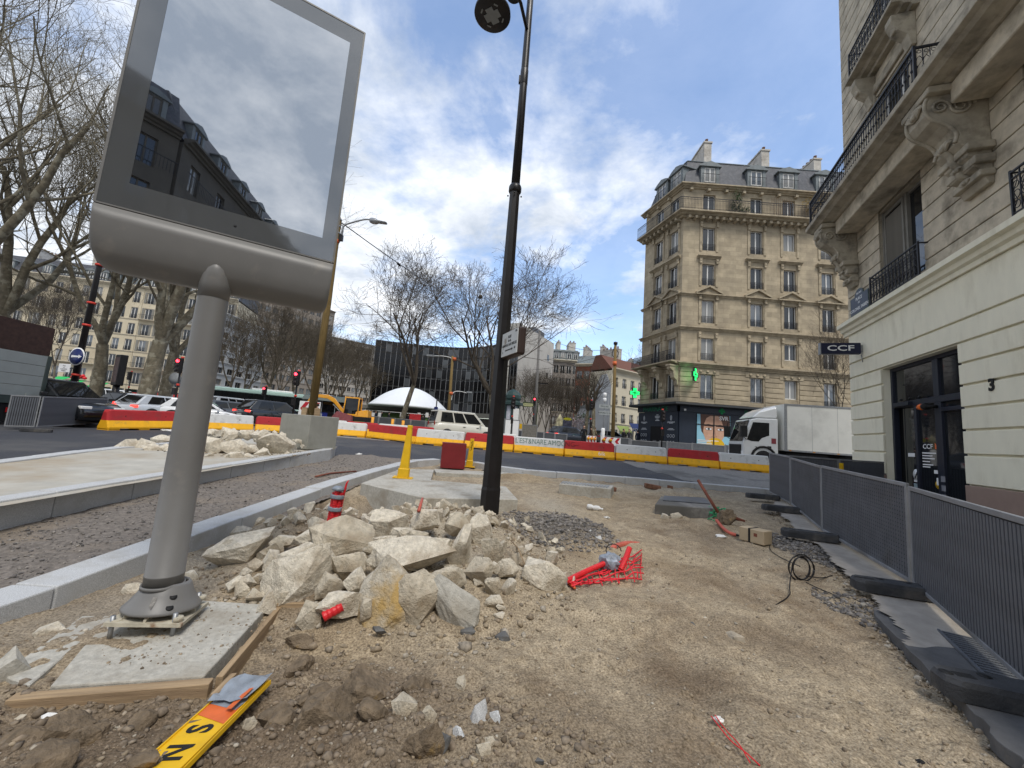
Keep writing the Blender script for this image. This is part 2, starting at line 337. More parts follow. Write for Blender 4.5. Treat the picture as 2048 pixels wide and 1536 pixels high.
# ---- everything else underfoot
def radial(z0):
    r = np.concatenate([[0.01], 3*1.16**np.arange(0, 42)]); a = np.linspace(0, 2*np.pi, 97)
    A, Rr = np.meshgrid(a, r); return Rr*np.sin(A), Rr*np.cos(A)
gx, gy = radial(0)
struct(sheet('ground', gx, gy, lambda x, y: Tn(x, y)-.35, None, oldasM))
isleP = [(-5.3, -4), (-5.3, 11.4), (-5.25, 12.2), (-5.6, 13.2), (-6.4, 13.9), (-7.5, 14.1), (-8.5, 13.5), (-9.0, 12.2), (-8.95, 9.3), (-8.57, 7.62), (-8.23, 6.62), (-7.9, 4.5), (-7.7, 1), (-7.7, -4)]
def fine(x0, x1, y0, y1, d): return np.arange(x0, x1+d/2, d), np.arange(y0, y1+d/2, d)
xs, ysg = fine(-5.5, -2.9, -4, 13.6, .07)
def Hg(x, y): return Tn(x, y)+.02+.05*fbm(x*1.1, y*.6, 3, 5)+.022*fbm(x*7, y*7, 4, 6, .6)+.012*fbm(x*22, y*22, 2, 8)-.07*np.clip((5.6-y)/3, 0, 1)
struct(sheet('gravel_strip', xs, ysg, Hg, lambda x, y: (x < -3.0+.02*(y > 9)), gravM))
xs, ysg = fine(-9.1, -5.1, -4, 14.2, .1)
struct(sheet('island_paving', xs, ysg, lambda x, y: Tn(x, y)+.285+.008*fbm(x*2, y*2, 4, 7), lambda x, y: inpoly(x, y, isleP), padM))
xs, ysg = fine(-70, 70, -4, 84, .7)
def offroad(x, y): return inpoly(x, y, [(-3.3, -4), (-3.3, 11), (-3.0, 12.6), (-2, 13.0), (-1, 12.7), (-.3, 12), (.2, 11.8), (4.2, 11.9), (7.5, 11.75), (10, 11.6), (10, -4)]) | inpoly(x, y, [(-5.8, -4), (-5.8, 13.0), (-3.0, 13.0), (-3.0, -4)]) | inpoly(x, y, [(-5.6, -4), (-5.6, 11.6), (-6, 13), (-7, 13.5), (-8, 13.2), (-8.5, 12), (-8.5, 9), (-7.6, 5), (-7.4, -4)])
xs2 = np.concatenate([np.arange(-70, -12, 1.5), np.arange(-12, 14, .25), np.arange(14, 71, 1.5)]); ys2 = np.concatenate([np.arange(-4, 22, .25), np.arange(22, 84, 1.2)])
struct(sheet('road', xs2, ys2, lambda x, y: Tn(x, y)+.01*fbm(x*.8, y*.8, 3, 70), lambda x, y: ~offroad(x, y), asphM))
# old road surface, paler, where the new asphalt stops short on the right and beyond the barriers
oldP = [(5.4, 18.4), (6.3, 12.2), (7.6, 11.9), (13, 11.5), (30, 11.5), (70, 12), (70, 80), (-70, 80), (-70, 21), (-20, 21.5), (6, 20.5)]
struct(sheet('old_road', xs2, ys2, lambda x, y: Tn(x, y)+.010+.01*fbm(x*.8, y*.8, 3, 70), lambda x, y: inpoly(x, y, oldP), oldasM))
# pavement along the bank building
pvP = [(3.05, -3), (3.0, .2), (2.93, 2.5), (3.15, 3.0), (3.42, 3.5), (3.78, 4.1), (4.15, 4.9), (4.65, 5.9), (5.7, 8.4), (7.05, 10.6), (8.2, 11.7), (13, 12.2), (16, 16), (16, -3)]
def jag(x, y): return x+.12*fbm(x*2.4, y*2.4, 3, 81), y+.12*fbm(x*2.4+9, y*2.4, 3, 82)
xs, ysg = fine(2.5, 14, -3, 16, .04)
struct(sheet('pavement', xs, ysg, lambda x, y: Tn(x, y)+.075+.006*fbm(x*2, y*2, 3, 83), lambda x, y: inpoly(*jag(x, y), pvP), paveP))
# ================================================================== KERBS: every stone its own piece
def kerb(name, pts, wdt, top, hgt, L, m, seed):
    rr = random.Random(seed); root = bpy.data.objects.new(name, None); COL.objects.link(root); root['kind'] = 'structure'
    P = [Vector(p) for p in pts]; seg = [(P[i+1]-P[i]).length for i in range(len(P)-1)]; tot = sum(seg)
    def at(s):
        for i, l in enumerate(seg):
            if s <= l or i == len(seg)-1: return P[i]+(P[i+1]-P[i])*(s/l)
            s -= l
    s = 0
    while s < tot-.05:
        e = min(s+L, tot); a = at(s+.004); c = at(e-.004); d = (c-a).normalized(); nrm = Vector((d.y, -d.x)); j = rr.uniform(-.006, .006)
        mb = MB(); vs = []
        for q in (a, c):
            z = T(q.x, q.y)+top+j
            for k, zz_ in ((0, z-hgt), (1, z-hgt), (1, z), (0, z)): vs.append((q.x-nrm.x*wdt*k, q.y-nrm.y*wdt*k, zz_))
        mb.add(vs, [(0, 1, 2, 3), (7, 6, 5, 4), (0, 4, 5, 1), (1, 5, 6, 2), (2, 6, 7, 3), (3, 7, 4, 0)])
        mb.build('kerb_stone', m, root, None, .012, 2); s = e
    return root
def smooth(P, k=3):
    P = [Vector(p) for p in P]
    for _ in range(k):
        Q = [P[0]]
        for a, b in zip(P[:-1], P[1:]): Q += [a*.75+b*.25, a*.25+b*.75]
        P = Q+[P[-1]]
    return P
# right-hand (outer) edge first point nearest; width runs to the left of travel
kerb('kerb', smooth([(-3.1, -3), (-3.12, 2.7), (-3.16, 6.8), (-3.02, 9), (-2.62, 12.3), (-2.1, 12.85), (-1.2, 12.8), (-.7, 12.55), (-.2, 11.85), (.2, 11.72), (1.7, 11.8), (4.2, 11.74), (7.6, 11.56), (8.9, 11.4)], 2), .30, .175, .5, 1.0, granM, 1)
kerb('kerb', smooth([(-5.45, -3), (-5.45, 4.5), (-5.40, 8), (-5.3, 11), (-5.2, 12.2), (-5.6, 13.2), (-6.4, 13.95), (-7.5, 14.15), (-8.55, 13.6), (-9.05, 12.2), (-9.0, 9.3), (-8.6, 7.6), (-8.27, 6.6), (-7.95, 4.5), (-7.75, 1), (-7.75, -3)], 2), .24, .31, .6, 1.0, granM, 2)
# ================================================================== ROCKS
_ico = {}
def ico(n):
    if n not in _ico:
        bm = bmesh.new(); bmesh.ops.create_icosphere(bm, subdivisions=n, radius=1)
        _ico[n] = (np.array([v.co[:] for v in bm.verts]), [tuple(v.index for v in f.verts) for f in bm.faces]); bm.free()
    return _ico[n]
def n3(p, sd): return (vnoise(p[:, 0]+p[:, 2]*.71, p[:, 1]-p[:, 2]*.53, sd)+vnoise(p[:, 1]+31-p[:, 0]*.37, p[:, 2]+p[:, 0]*.61, sd+5))-1
def rock_mesh(name, seed, dims, m, sub=3, facets=11, rough=.05, flat=1.0):
    rs = np.random.RandomState(seed)
    if rough < .09:                       # broken stone: a crisp hull, its faces roughened
        k = {1: 8, 2: 11, 3: 15, 4: 19}[sub]; q = rs.normal(size=(k, 3)); q /= np.linalg.norm(q, axis=1)[:, None]; q *= rs.uniform(.72, 1.0, (k, 1)); bm = bmesh.new()
        for p in q: bm.verts.new(p)
        r = bmesh.ops.convex_hull(bm, input=bm.verts[:]); bmesh.ops.delete(bm, geom=[g for g in r['geom_interior'] if isinstance(g, bmesh.types.BMVert)], context='VERTS')
        if sub > 2: bmesh.ops.subdivide_edges(bm, edges=bm.edges[:], cuts=3 if sub == 3 else 5, use_grid_fill=True)
        bmesh.ops.triangulate(bm, faces=bm.faces[:]); bm.verts.ensure_lookup_table(); P = np.array([v.co[:] for v in bm.verts]); bm.verts.index_update(); Fc = [tuple(v.index for v in f.verts) for f in bm.faces]; bm.free()
        P -= (P.max(0)+P.min(0))/2; P /= np.maximum(np.abs(P).max(0), 1e-6)
        if sub > 2:
            for sc_, a in ((2.6, .05), (6, .04), (14, .03)): P = P*(1+(n3(P*sc_+seed*3.7, seed % 97)*a)[:, None])
        V = P*np.array(dims)/2; me = bpy.data.meshes.new(name); me.from_pydata(V.tolist(), [], Fc); me.materials.append(m); me.update(); return me
    D, Fc = ico(sub)
    nrm = rs.normal(size=(facets, 3)); nrm /= np.linalg.norm(nrm, axis=1)[:, None]; dist = rs.uniform(.48, 1.0, facets)
    r = np.full(len(D), 1.25)
    for k in range(facets):
        c = D @ nrm[k]; r = np.where(c > .05, np.minimum(r, dist[k]/np.maximum(c, .05)), r)
    P = D*r[:, None]; P -= (P.max(0)+P.min(0))/2; P /= np.maximum(np.abs(P).max(0), 1e-6)
    for sc_, a in ((2.3, .7), (5.1, .5), (11, .45), (23, .4)):
        P = P+D*(n3(D*sc_+seed*3.7, seed % 97)*rough*a)[:, None]
    V = P*np.array(dims)/2
    me = bpy.data.meshes.new(name); me.from_pydata(V.tolist(), [], Fc); me.materials.append(m)
    me.polygons.foreach_set('use_smooth', [False]*len(Fc)); me.update(); return me
def rock_at(u0, u1, v0, v1, seed, m, label, name='rubble_stone', group=None, surf=Hf, tilt=None, sub=3, sink=.0, facets=11, rough=.05, dk=.75, cat='stone'):
    P = HG((u0+u1)/2, (v0+v1)/2+(v1-v0)*sink, surf); dep = (P-EYE).dot(F_); k = dep/FPX
    wv, hv = (u1-u0)*k, (v1-v0)*k
    o = ob(name, rock_mesh(name, seed, (wv*1.16, dk*.5*(wv+hv)*1.1, hv*1.2), m, sub, facets, rough))
    g = surf(P.x, P.y); z = P.z-hv*.04
    o.location = (P.x, P.y, z); rr = random.Random(seed)
    o.rotation_euler = (rr.uniform(-.25, .25), math.radians(tilt if tilt is not None else rr.uniform(-12, 12))+ROLL, rr.uniform(-.35, .35)+math.atan2(-P.x, P.y))
    tag(o, label, cat, group); return o
def zp(x0, x1, y0, y1, sc=2.7676, ox=420, oy=940): return x0/sc+ox, x1/sc+ox, y0/sc+oy, y1/sc+oy
HEAP = 'broken stones of the rubble heap at the lamp post'
big = [
 ((865, 1190, 490, 860), ochreM, -8, 4, 'large upright stone with an ochre yellow stained face at the front of the rubble heap'),
 ((1010, 1250, 570, 850), limeM2, 28, 4, 'dark brown slab leaning behind the ochre stained stone'),
 ((1200, 1490, 640, 840), concM, 22, 4, 'smooth pale grey concrete lump at the front right of the rubble heap'),
 ((1240, 1415, 540, 650), limeM2, 4, 3, 'flat topped stone resting above the smooth pale concrete lump'),
 ((900, 1330, 385, 552), limeM, -12, 4, 'long pale block lying across the middle of the rubble heap'),
 ((590, 885, 270, 500), limeM2, -10, 4, 'biggest pointed pyramid shaped stone on top left of the rubble heap'),
 ((495, 690, 300, 430), limeM, -8, 3, 'pale rounded stone tucked left of the pyramid shaped stone'),
 ((680, 860, 455, 600), limeM2, 14, 3, 'wedge shaped stone just below the pyramid shaped stone'),
 ((597, 740, 565, 690), limeM2, -10, 3, 'squat stone between the leaning left slab and the small pale shard'),
 ((320, 680, 455, 735), limeM, -38, 4, 'large tilted slab at the left foot of the rubble heap touching the timber form'),
 ((50, 350, 345, 565), limeM, -32, 4, 'long pale stone lying alone on the dirt slope left of the heap'),
 ((90, 240, 315, 400), limeM, -8, 3, 'pale stone beside the kerb above the long lone stone'),
 ((190, 310, 255, 350), limeM, 34, 3, 'narrow leaning stone touching the granite kerb'),
 ((345, 475, 360, 425), limeM, -4, 3, 'small flat pale stone between the lone stone and the heap'),
 ((765, 865, 565, 680), limeM, -38, 3, 'small pale shard left of the ochre stained stone'),
 ((605, 880, 660, 790), limeM, -14, 3, 'low flat stone at the heap foot above the short red pipe'),
 ((835, 900, 720, 840), limeM2, -4, 3, 'narrow block standing against the left side of the ochre stained stone'),
 ((905, 1090, 230, 345), limeM, -4, 3, 'broad pale stone at the back of the heap behind the pyramid shaped stone'),
 ((1325, 1455, 300, 550), limeM, 18, 4, 'tall pointed shard standing on the right of the heap'),
 ((1435, 1555, 250, 390), limeM, -8, 3, 'upright stone leaning at the foot of the black lamp post'),
 ((1510, 1625, 380, 510), limeM2, -14, 3, 'squarish stone right of the tall pointed shard'),
 ((1420, 1560, 490, 620), limeM2, -30, 3, 'angular stone below the squarish stone at the right of the heap'),
 ((1595, 1705, 490, 590), limeM, 0, 3, 'rounded stone left of the last big stone on the right'),
 ((1720, 1950, 510, 690), limeM, 26, 4, 'big lone stone at the right end of the heap beside the red mesh'),
 ((1010, 1110, 320, 395), limeM, 0, 3, 'small pale stone above the dark gap in the middle of the heap'),
 ((1085, 1200, 340, 410), limeM2, -6, 3, 'brownish stone right of the dark gap in the middle of the heap'),
 ((920, 1015, 335, 440), limeM, 42, 3, 'leaning stone right of the pyramid shaped stone'),
 ((1120, 1260, 215, 330), limeM, -34, 3, 'diagonal slab at the back of the heap under the concrete plinth'),
 ((1310, 1440, 240, 350), limeM2, -6, 3, 'earthy stone left of the lamp post foot'),
 ((1515, 1620, 600, 680), limeM2, 6, 3, 'dull stone low on the right of the heap'),
 ((1620, 1690, 600, 690), limeM, 16, 3, 'small pale stone left of the big lone stone'),
 ((1530, 1620, 690, 755), limeM, 2, 3, 'pale knobbly stone right of the smooth concrete lump'),
 ((550, 640, 265, 325), limeM, 10, 3, 'small pale stone at the foot of the taped red conduits'),
 ((1215, 1330, 380, 470), limeM, -6, 3, 'pale cap stone on the right end of the long block'),
 ((400, 590, 425, 580), limeM, -36, 3, 'thin slab lying against the back of the large tilted slab'),
 ((845, 915, 420, 470), limeM2, 0, 3, 'small stone wedged over the left end of the long block'),
 ((850, 900, 480, 545), limeM, 30, 3, 'small stone wedged between the wedge stone and the long block'),
 ((1545, 1600, 510, 570), limeM, -20, 3, 'small stone filling the gap under the squarish stone'),
]
for i, (b, m, tl, sb, lb) in enumerate(big):
    rock_at(*zp(*b), 100+i*7, m, lb, 'rubble_stone', HEAP, Hf, tl, 4, facets=10, rough=.055)
rr = random.Random(5)
for i in range(190):                       # the small broken pieces that fill the heap
    a = rr.uniform(0, 6.283); q = math.sqrt(rr.random()); x = -1.0+1.85*q*math.cos(a); y = 4.75+1.75*q*math.sin(a); s = rr.uniform(.05, .17)
    o = ob('rubble_piece', rock_mesh('rubble_piece', 900+i, (s*1.2, s, s*.8), limeM if rr.random() < .6 else limeM2, 2, 9, .04))
    o.location = (x, y, float(Hs(x, y, .55))+s*.3); o.rotation_euler = (rr.uniform(0, 6), rr.uniform(0, 6), rr.uniform(0, 6))
    tag(o, 'small broken piece filling the rubble heap by the lamp post', 'stone', 'small broken pieces in the front rubble heap')
# ---- the second heap on the paved island
def Hi(x, y): return T(x, y)+.30+float(bump_(np.float64(x), np.float64(y), -7.0, 10.9, 1.6, 1.5, .42, .8))
isl = [((790, 950, 270, 360), 'leftmost long pale stone of the heap on the paved island'), ((940, 1030, 275, 360), 'pale stone second from the left end of the island heap'), ((980, 1115, 300, 372), 'low pale stone in front at the left of the island heap'),
 ((1060, 1178, 240, 305), 'pale stone left of the billboard pole in the island heap'), ((1100, 1170, 300, 362), 'small stone low left of the billboard pole on the island'), ((1395, 1545, 250, 362), 'large round pale stone right of the billboard pole on the island'),
 ((1530, 1645, 185, 272), 'topmost stone of the island heap'), ((1540, 1722, 270, 368), 'broad brownish stone at the middle of the island heap'), ((1410, 1530, 195, 262), 'pale stone behind the round one near the billboard pole'),
 ((1640, 1740, 205, 270), 'thin flat stone near the top of the island heap'), ((1720, 1845, 205, 305), 'upright pale stone right of the island heap top'), ((1795, 1990, 230, 372), 'largest white angular stone against the concrete block'),
 ((1750, 1845, 330, 397), 'pale stone at the right foot of the island heap'), ((1550, 1650, 358, 417), 'brown stone at the front foot of the island heap'), ((1655, 1722, 365, 407), 'small pale stone between two bigger ones at the island heap foot'),
 ((1405, 1455, 365, 392), 'tiny pale stone in front of the large round island stone'), ((1700, 1760, 310, 360), 'small white stone under the upright island stone'), ((1180, 1330, 215, 300), 'pale stone hidden behind the billboard pole on the island'), ((1180, 1400, 290, 370), 'low stone behind the billboard pole on the island'), ((1985, 2010, 290, 320), 'tiny chip at the corner of the concrete block')]
for i, (b, lb) in enumerate(isl):
    rock_at(*zp(*b, 3.4133, 0, 800), 400+i*5, limeM, lb, 'rubble_stone', 'stones of the rubble heap on the paved island', Hi, None, 3, facets=11, rough=.06)
for i in range(40):
    a = rr.uniform(0, 6.283); q = math.sqrt(rr.random()); x = -7.0+1.6*q*math.cos(a); y = 10.7+1.5*q*math.sin(a); s = rr.uniform(.06, .17)
    o = ob('rubble_piece', rock_mesh('rubble_piece', 1300+i, (s*1.2, s, s*.8), limeM, 2, 9, .04)); o.location = (x, y, Hi(x, y)+s*.2); o.rotation_euler = (rr.uniform(0, 6), rr.uniform(0, 6), 0)
    tag(o, 'small broken piece in the rubble heap on the paved island', 'stone', 'small broken pieces in the island rubble heap')
# ---- loose stones and clods one can point at
def z6(a, b, c, d): return zp(a, b, c, d, 3.4133, 500, 1180)
def zl(a, b, c, d): return zp(a, b, c, d, 3.368, 0, 1080)
def zr(a, b, c, d): return zp(a, b, c, d, 3.4133, 1000, 900)
loose = [
 (z6(975, 1125, 735, 920), limeM2, 'tan upright stone stuck in the earth, left of a pair at the bottom middle'), (z6(1150, 1270, 805, 935), limeM2, 'tan stone with a notch, right of a pair at the bottom middle'),
 (z6(1510, 1615, 780, 965), granM, 'long grey granite stone on the dirt at bottom centre'), (z6(1400, 1500, 610, 740), limeM2, 'pointed beige stone above the long grey granite stone'),
 (z6(1665, 1770, 290, 385), pebD, 'dark blue grey cobble lying alone below the concrete lump'), (z6(1440, 1530, 255, 305), pebD, 'flat dark stone left of the dark cobble'),
 (z6(1660, 1730, 155, 215), limeM, 'round white stone lying right of the heap'), (z6(1680, 1745, 98, 135), limeM, 'flat white chip above the round white stone'),
 (z6(250, 420, 305, 405), clodM, 'brown mossy clod below the short red pipe'), (z6(330, 690, 735, 1090), clodM, 'largest dark earth clod at the bottom of the picture'),
 (z6(1050, 1310, 920, 1190), clodM, 'dark earth clod with an ochre side beside the grey pebbles'), (z6(1275, 1350, 1005, 1115), pebD, 'grey round stone right of the ochre sided clod'),
 (z6(1555, 1640, 1055, 1140), limeM2, 'light brown stone at the very bottom below the granite stone'), (z6(600, 720, 655, 720), clodM, 'dark clod above the largest earth clod'),
 (z6(1700, 1755, 725, 780), granM, 'small grey stone right of the granite stone'), (z6(1620, 1695, 745, 800), pebD, 'dark chip between the granite stone and the small grey one'),
 (z6(1630, 1710, 830, 920), granM, 'pale grey stone touching the granite stone'), (z6(140, 235, 880, 1025), clodM, 'brown lump left of the largest earth clod'),
 (z6(1380, 1460, 945, 1010), granM, 'pale pebbly stone left of the long granite stone'), (z6(890, 965, 1040, 1120), clodM, 'small clod under the tan upright stone'), (z6(750, 810, 1040, 1095), limeM2, 'small stone right of the largest earth clod'),
 (z6(1950, 2000, 1150, 1205), pebD, 'dark little stone at the bottom right of the earth patch'), (z6(840, 930, 250, 290), pebD, 'flat dark stone under the ochre stained stone'),
 (z6(1340, 1385, 480, 545), limeM2, 'thin upright chip on the dirt mound'), (z6(820, 848, 625, 650), limeM, 'white chip on the dirt mound'), (z6(455, 505, 755, 800), limeM2, 'small beige stone near the red brown rim'),
 (z6(1320, 1360, 655, 700), clodM, 'small clod on the rim of the mound'), (z6(1600, 1680, 1010, 1060), limeM2, 'brown lump near the bottom edge'), (z6(1490, 1550, 1140, 1200), ochreM, 'yellowish pebble at the bottom edge'),
 (zl(280, 415, 560, 655), limeM, 'pale stone on the dirt between kerb and concrete base'), (zl(-40, 165, 760, 1050), concM, 'grey boulder cut by the left picture edge'), (zl(835, 945, 290, 395), limeM, 'pale stone behind the conical billboard foot'),
 (zl(1240, 1355, 210, 330), limeM, 'pale stone right of the billboard pole foot'), (zl(1620, 1710, 1205, 1300), limeM2, 'tan pebble right of the yellow sign board'), (zl(1820, 1915, 1210, 1350), limeM2, 'flat tan stone far right of the yellow sign board'),
 (zl(0, 330, 1300, 1440), clodM, 'long earth clod at the bottom left corner'), (zl(480, 670, 1270, 1440), clodM, 'upright earth clod left of the yellow sign board'), (zl(770, 840, 1265, 1320), limeM2, 'small stone below the timber beam'),
 (zl(1000, 1050, 880, 925), limeM2, 'small stone on the front edge of the concrete base'), (zl(110, 160, 1180, 1215), limeM, 'pale stone below the left end of the timber beam'), (zl(1180, 1250, 1150, 1205), clodM, 'small clod beside the yellow sign board'),
 (zr(1105, 1155, 440, 482), limeM, 'rounded pale stone in front of the manhole'), (zr(1168, 1240, 428, 503), limeM2, 'pointed stone leaning at the manhole front'), (zr(1545, 1665, 1255, 1335), pebM, 'long flat stone on the dirt far right'),
 (zr(1360, 1420, 1130, 1165), limeM, 'pale flat stone on the open dirt at right'), (zr(1270, 1330, 1175, 1225), pebD, 'grey stone on the open dirt below the pale flat one'), (zr(335, 385, 470, 490), limeM, 'oval white stone on the grey gravel spill'),
 (zr(270, 320, 605, 660), limeM2, 'brownish stone at the left edge of the gravel spill'), (zr(320, 365, 625, 665), limeM2, 'brownish stone second from the left edge of the gravel spill'), (zr(600, 650, 550, 600), granM, 'grey stone at the right edge of the gravel spill'), (zr(640, 690, 585, 625), granM, 'pale grey stone at the right foot of the gravel spill'),
]
for i, (b, m, lb) in enumerate(loose):
    c = m is clodM
    rock_at(*b, 700+i*3, m, lb, 'earth_clod' if c else 'loose_stone', None, Hf, None, 4 if (b[1]-b[0]) > 45 else 3, facets=14 if c else 11, rough=.10 if c else .05, cat='clod' if c else 'stone')
for i in range(30):                       # brown clods turned up in the left foreground
    x = rr.uniform(-2.3, .35); y = rr.uniform(1.45, 2.75)
    if x < -1.45 and y > 2.1: continue
    s = rr.uniform(.05, .15)*(1 if i % 5 else 1.4); o = ob('earth_clod', rock_mesh('earth_clod', 1700+i, (s*1.25, s, s*.75), clodM, 3, 12, .12)); o.location = (x, y, float(Hd(np.float64(x), np.float64(y)))+s*.12); o.rotation_euler = (rr.uniform(-.4, .4), rr.uniform(-.4, .4), rr.uniform(0, 6)); tag(o, 'dark brown earth clod among others in the turned up left foreground', 'clod', 'brown earth clods in the left foreground')
# ---- grit and pebbles: far too many to count
def scatter(name, N, fn, m, smin, smax, seed, zf=Hd, sub=1):
    rs = np.random.RandomState(seed); P = fn(rs, N); n = len(P); D, Fc = ico(sub); Fc = np.array(Fc); nv = len(D)
    sz = smin*(smax/smin)**(rs.rand(n)**2.2); z = zf(P[:, 0], P[:, 1])
    th = rs.rand(n)*6.283; ax = rs.uniform(.55, 1.4, (n, 3)); V = D[None]*(1+rs.uniform(-.42, .30, (n, nv, 1)))*ax[:, None, :]*np.array([1, 1, .75])
    c, s = np.cos(th)[:, None], np.sin(th)[:, None]; X = V[..., 0]*c-V[..., 1]*s; Y = V[..., 0]*s+V[..., 1]*c
    V = np.stack([X, Y, V[..., 2]], -1)*sz[:, None, None]/2; V += np.stack([P[:, 0], P[:, 1], z+sz*.12], -1)[:, None]
    Ff = (Fc[None]+np.arange(n)[:, None, None]*nv).reshape(-1, 3); me = bpy.data.meshes.new(name)
    me.vertices.add(n*nv); me.vertices.foreach_set('co', V.ravel().astype(np.float32)); me.loops.add(Ff.size); me.loops.foreach_set('vertex_index', Ff.ravel().astype(np.int32))
    me.polygons.add(len(Ff)); me.polygons.foreach_set('loop_start', np.arange(0, Ff.size, 3, dtype=np.int32)); me.polygons.foreach_set('loop_total', np.full(len(Ff), 3, np.int32)); me.update(calc_edges=True); me.materials.append(m)
    at = me.attributes.new('tone', 'FLOAT', 'POINT'); at.data.foreach_set('value', np.repeat(rs.rand(n), nv).astype(np.float32))
    return stuff(ob(name, me))
def tonemat(name, cols):
    q = bpy.data.materials.new(name); q.use_nodes = True; t = q.node_tree; b = t.nodes['Principled BSDF']; b.inputs['Roughness'].default_value = .9
    a = t.nodes.new('ShaderNodeAttribute'); a.attribute_name = 'tone'; r = t.nodes.new('ShaderNodeValToRGB'); t.links.new(a.outputs['Fac'], r.inputs[0]); e = r.color_ramp.elements
    while len(e) < len(cols): e.new(.5)
    for i, c in enumerate(cols): e[i].position = i/(len(cols)-1); e[i].color = (*c, 1)
    n = t.nodes.new('ShaderNodeTexNoise'); n.inputs['Scale'].default_value = 40; g = t.nodes.new('ShaderNodeNewGeometry'); t.links.new(g.outputs['Position'], n.inputs['Vector'])
    mx_ = t.nodes.new('ShaderNodeMix'); mx_.data_type = 'RGBA'; mx_.blend_type = 'OVERLAY'; mx_.inputs[0].default_value = .8; t.links.new(r.outputs[0], mx_.inputs[6]); t.links.new(n.outputs[0], mx_.inputs[7]); t.links.new(mx_.outputs[2], b.inputs['Base Color']); return q
gritM = tonemat('grit', [(.13, .10, .07), (.22, .17, .115), (.30, .24, .165), (.23, .175, .12), (.36, .315, .25), (.19, .16, .125), (.27, .21, .14), (.24, .19, .13), (.46, .42, .35)])
earthM = tonemat('earth crumbs', [(.12, .09, .06), (.18, .14, .10), (.22, .17, .12), (.15, .115, .08), (.26, .21, .155)])
darkM = tonemat('crushed stone', [(.07, .066, .062), (.15, .135, .125), (.22, .20, .18), (.12, .11, .10), (.30, .27, .235)])
def area(cx, cy, rx, ry):
    def f(rs, N):
        a = rs.rand(N)*6.283; q = np.sqrt(rs.rand(N)); return np.stack([cx+rx*q*np.cos(a), cy+ry*q*np.sin(a)], -1)
    return f
def open_dirt(rs, N):
    y = 1.0*(12/1.0)**rs.rand(N); x = rs.uniform(-1.2, 1.15, N)*(y+1.3); k = inpoly(x, y, dirtP)
    dens = np.clip(.34+.9*np.clip(fbm(x*.9, y*.9, 4, 90)*1.6+.05, 0, 1)+.8*np.clip(1-np.abs(x+.9)/1.7, 0, 1)*(y < 3.2), 0, 1)
    k &= rs.rand(N) < dens
    k &= ~inpoly(x, y, [(-2.3, 2.15), (-1.5, 2.3), (-1.7, 3.2), (-2.7, 3.3)])
    return np.stack([x, y], -1)[k]
scatter('grit', 34000, open_dirt, gritM, .004, .030, 1)
scatter('earth_crumbs', 3600, area(-.9, 1.95, 1.6, .62), earthM, .008, .05, 2)
scatter('crushed_stone', 2600, area(.85, 5.95, .85, .8), darkM, .015, .075, 3)
scatter('crushed_stone', 1700, area(4.45, 6.2, .35, .95), darkM, .015, .075, 4)
scatter('crushed_stone', 900, area(3.55, 4.0, .25, .6), darkM, .012, .06, 8)
def pave_edge(rs, N):
    P = np.array([(2.95, .5), (2.93, 2.5), (3.15, 3.0), (3.42, 3.5), (3.78, 4.1), (4.15, 4.9), (4.65, 5.9), (5.7, 8.4), (7.05, 10.6)]); k = rs.randint(0, len(P)-1, N); f = rs.rand(N)[:, None]; return P[k]*(1-f)+P[k+1]*f+rs.normal(size=(N, 2))*.07-np.array([.05, 0])
scatter('edge_rubble', 1500, pave_edge, gritM, .012, .06, 21)
scatter('chippings', 2600, area(-1.0, 4.4, 1.9, 1.75), gritM, .015, .075, 5)
scatter('footing_debris', 260, area(-1.95, 2.75, .42, .42), gritM, .005, .022, 11, lambda x, y: .08+0*x)
scatter('chippings', 700, area(-7.0, 10.3, 1.9, 1.3), gritM, .015, .07, 6, lambda x, y: Tn(x, y)+.29)
scatter('roadbed_stones', 7000, lambda rs, N: np.stack([rs.uniform(-5.4, -3.4, N), 1.2*(12.5/1.2)**rs.rand(N)], -1), darkM, .012, .045, 7, Hg)
# ================================================================== BILLBOARD
bbM = frame((-2.21, 2.79, 0), (.8645, .5026))
bb = thing('advertising_panel', 'tall taupe advertising panel on one round pole with a dark glass screen facing the works', 'billboard', bbM)
mb = MB(); mb.lathe([(.106, .34), (.106, .40), (.108, .402), (.108, .408), (.105, .41), (.100, 1.2), (.093, 2.3), (.093, 2.6)], 40); pole = mb.build('pole', totM, bb)
mb = MB(); mb.lathe([(.110, .325), (.117, .325), (.117, .345), (.110, .347), (.108, .337)], 40); mb.build('collar_ring', totM, pole)
TL = RX(-4) @ RY(4)
def hole(Mx): return Mx
mb = MB(); mb.lathe([(.206, .190), (.210, .197), (.206, .208), (.186, .230), (.150, .285), (.130, .335), (.116, .350), (.106, .350), (.116, .32), (.14, .275), (.196, .192)], 48, TR(0, 0, .0) @ TL)
cone = mb.build('foot_cone', totM, bb)
for a, r, z, sx in ((-66, .150, .2855, 1), (-71, .186, .2315, .9), (60, .176, .247, 1), (150, .176, .247, 1)):
    mb = MB(); mb.lathe([(0, .0025), (.020, .0025), (.020, -.004), (0, -.004)], 20, TL @ RZ(a) @ TR(r, 0, z) @ RY(38)); mb.build('bolt_hole', blackM, cone)
mb = MB(); mb.add([(-.06, -.006, .0025), (-.02, -.016, .0025), (.035, -.012, .0025), (.055, .004, .0025), (.01, .010, .0025), (-.05, .008, .0025)], [(0, 1, 2, 3, 4, 5)], False, TL @ RZ(-100) @ TR(.158, 0, .273) @ RY(50)); mb.build('scrape', mat('scraped paint', (.20, .19, .175), .7, .5, 40, .3, 90), cone)
mb = MB(); mb.cb((0, 0, .150), (.40, .40, .022), TL)
pl = mb.build('base_plate', rustM, bb, RZ(-14))
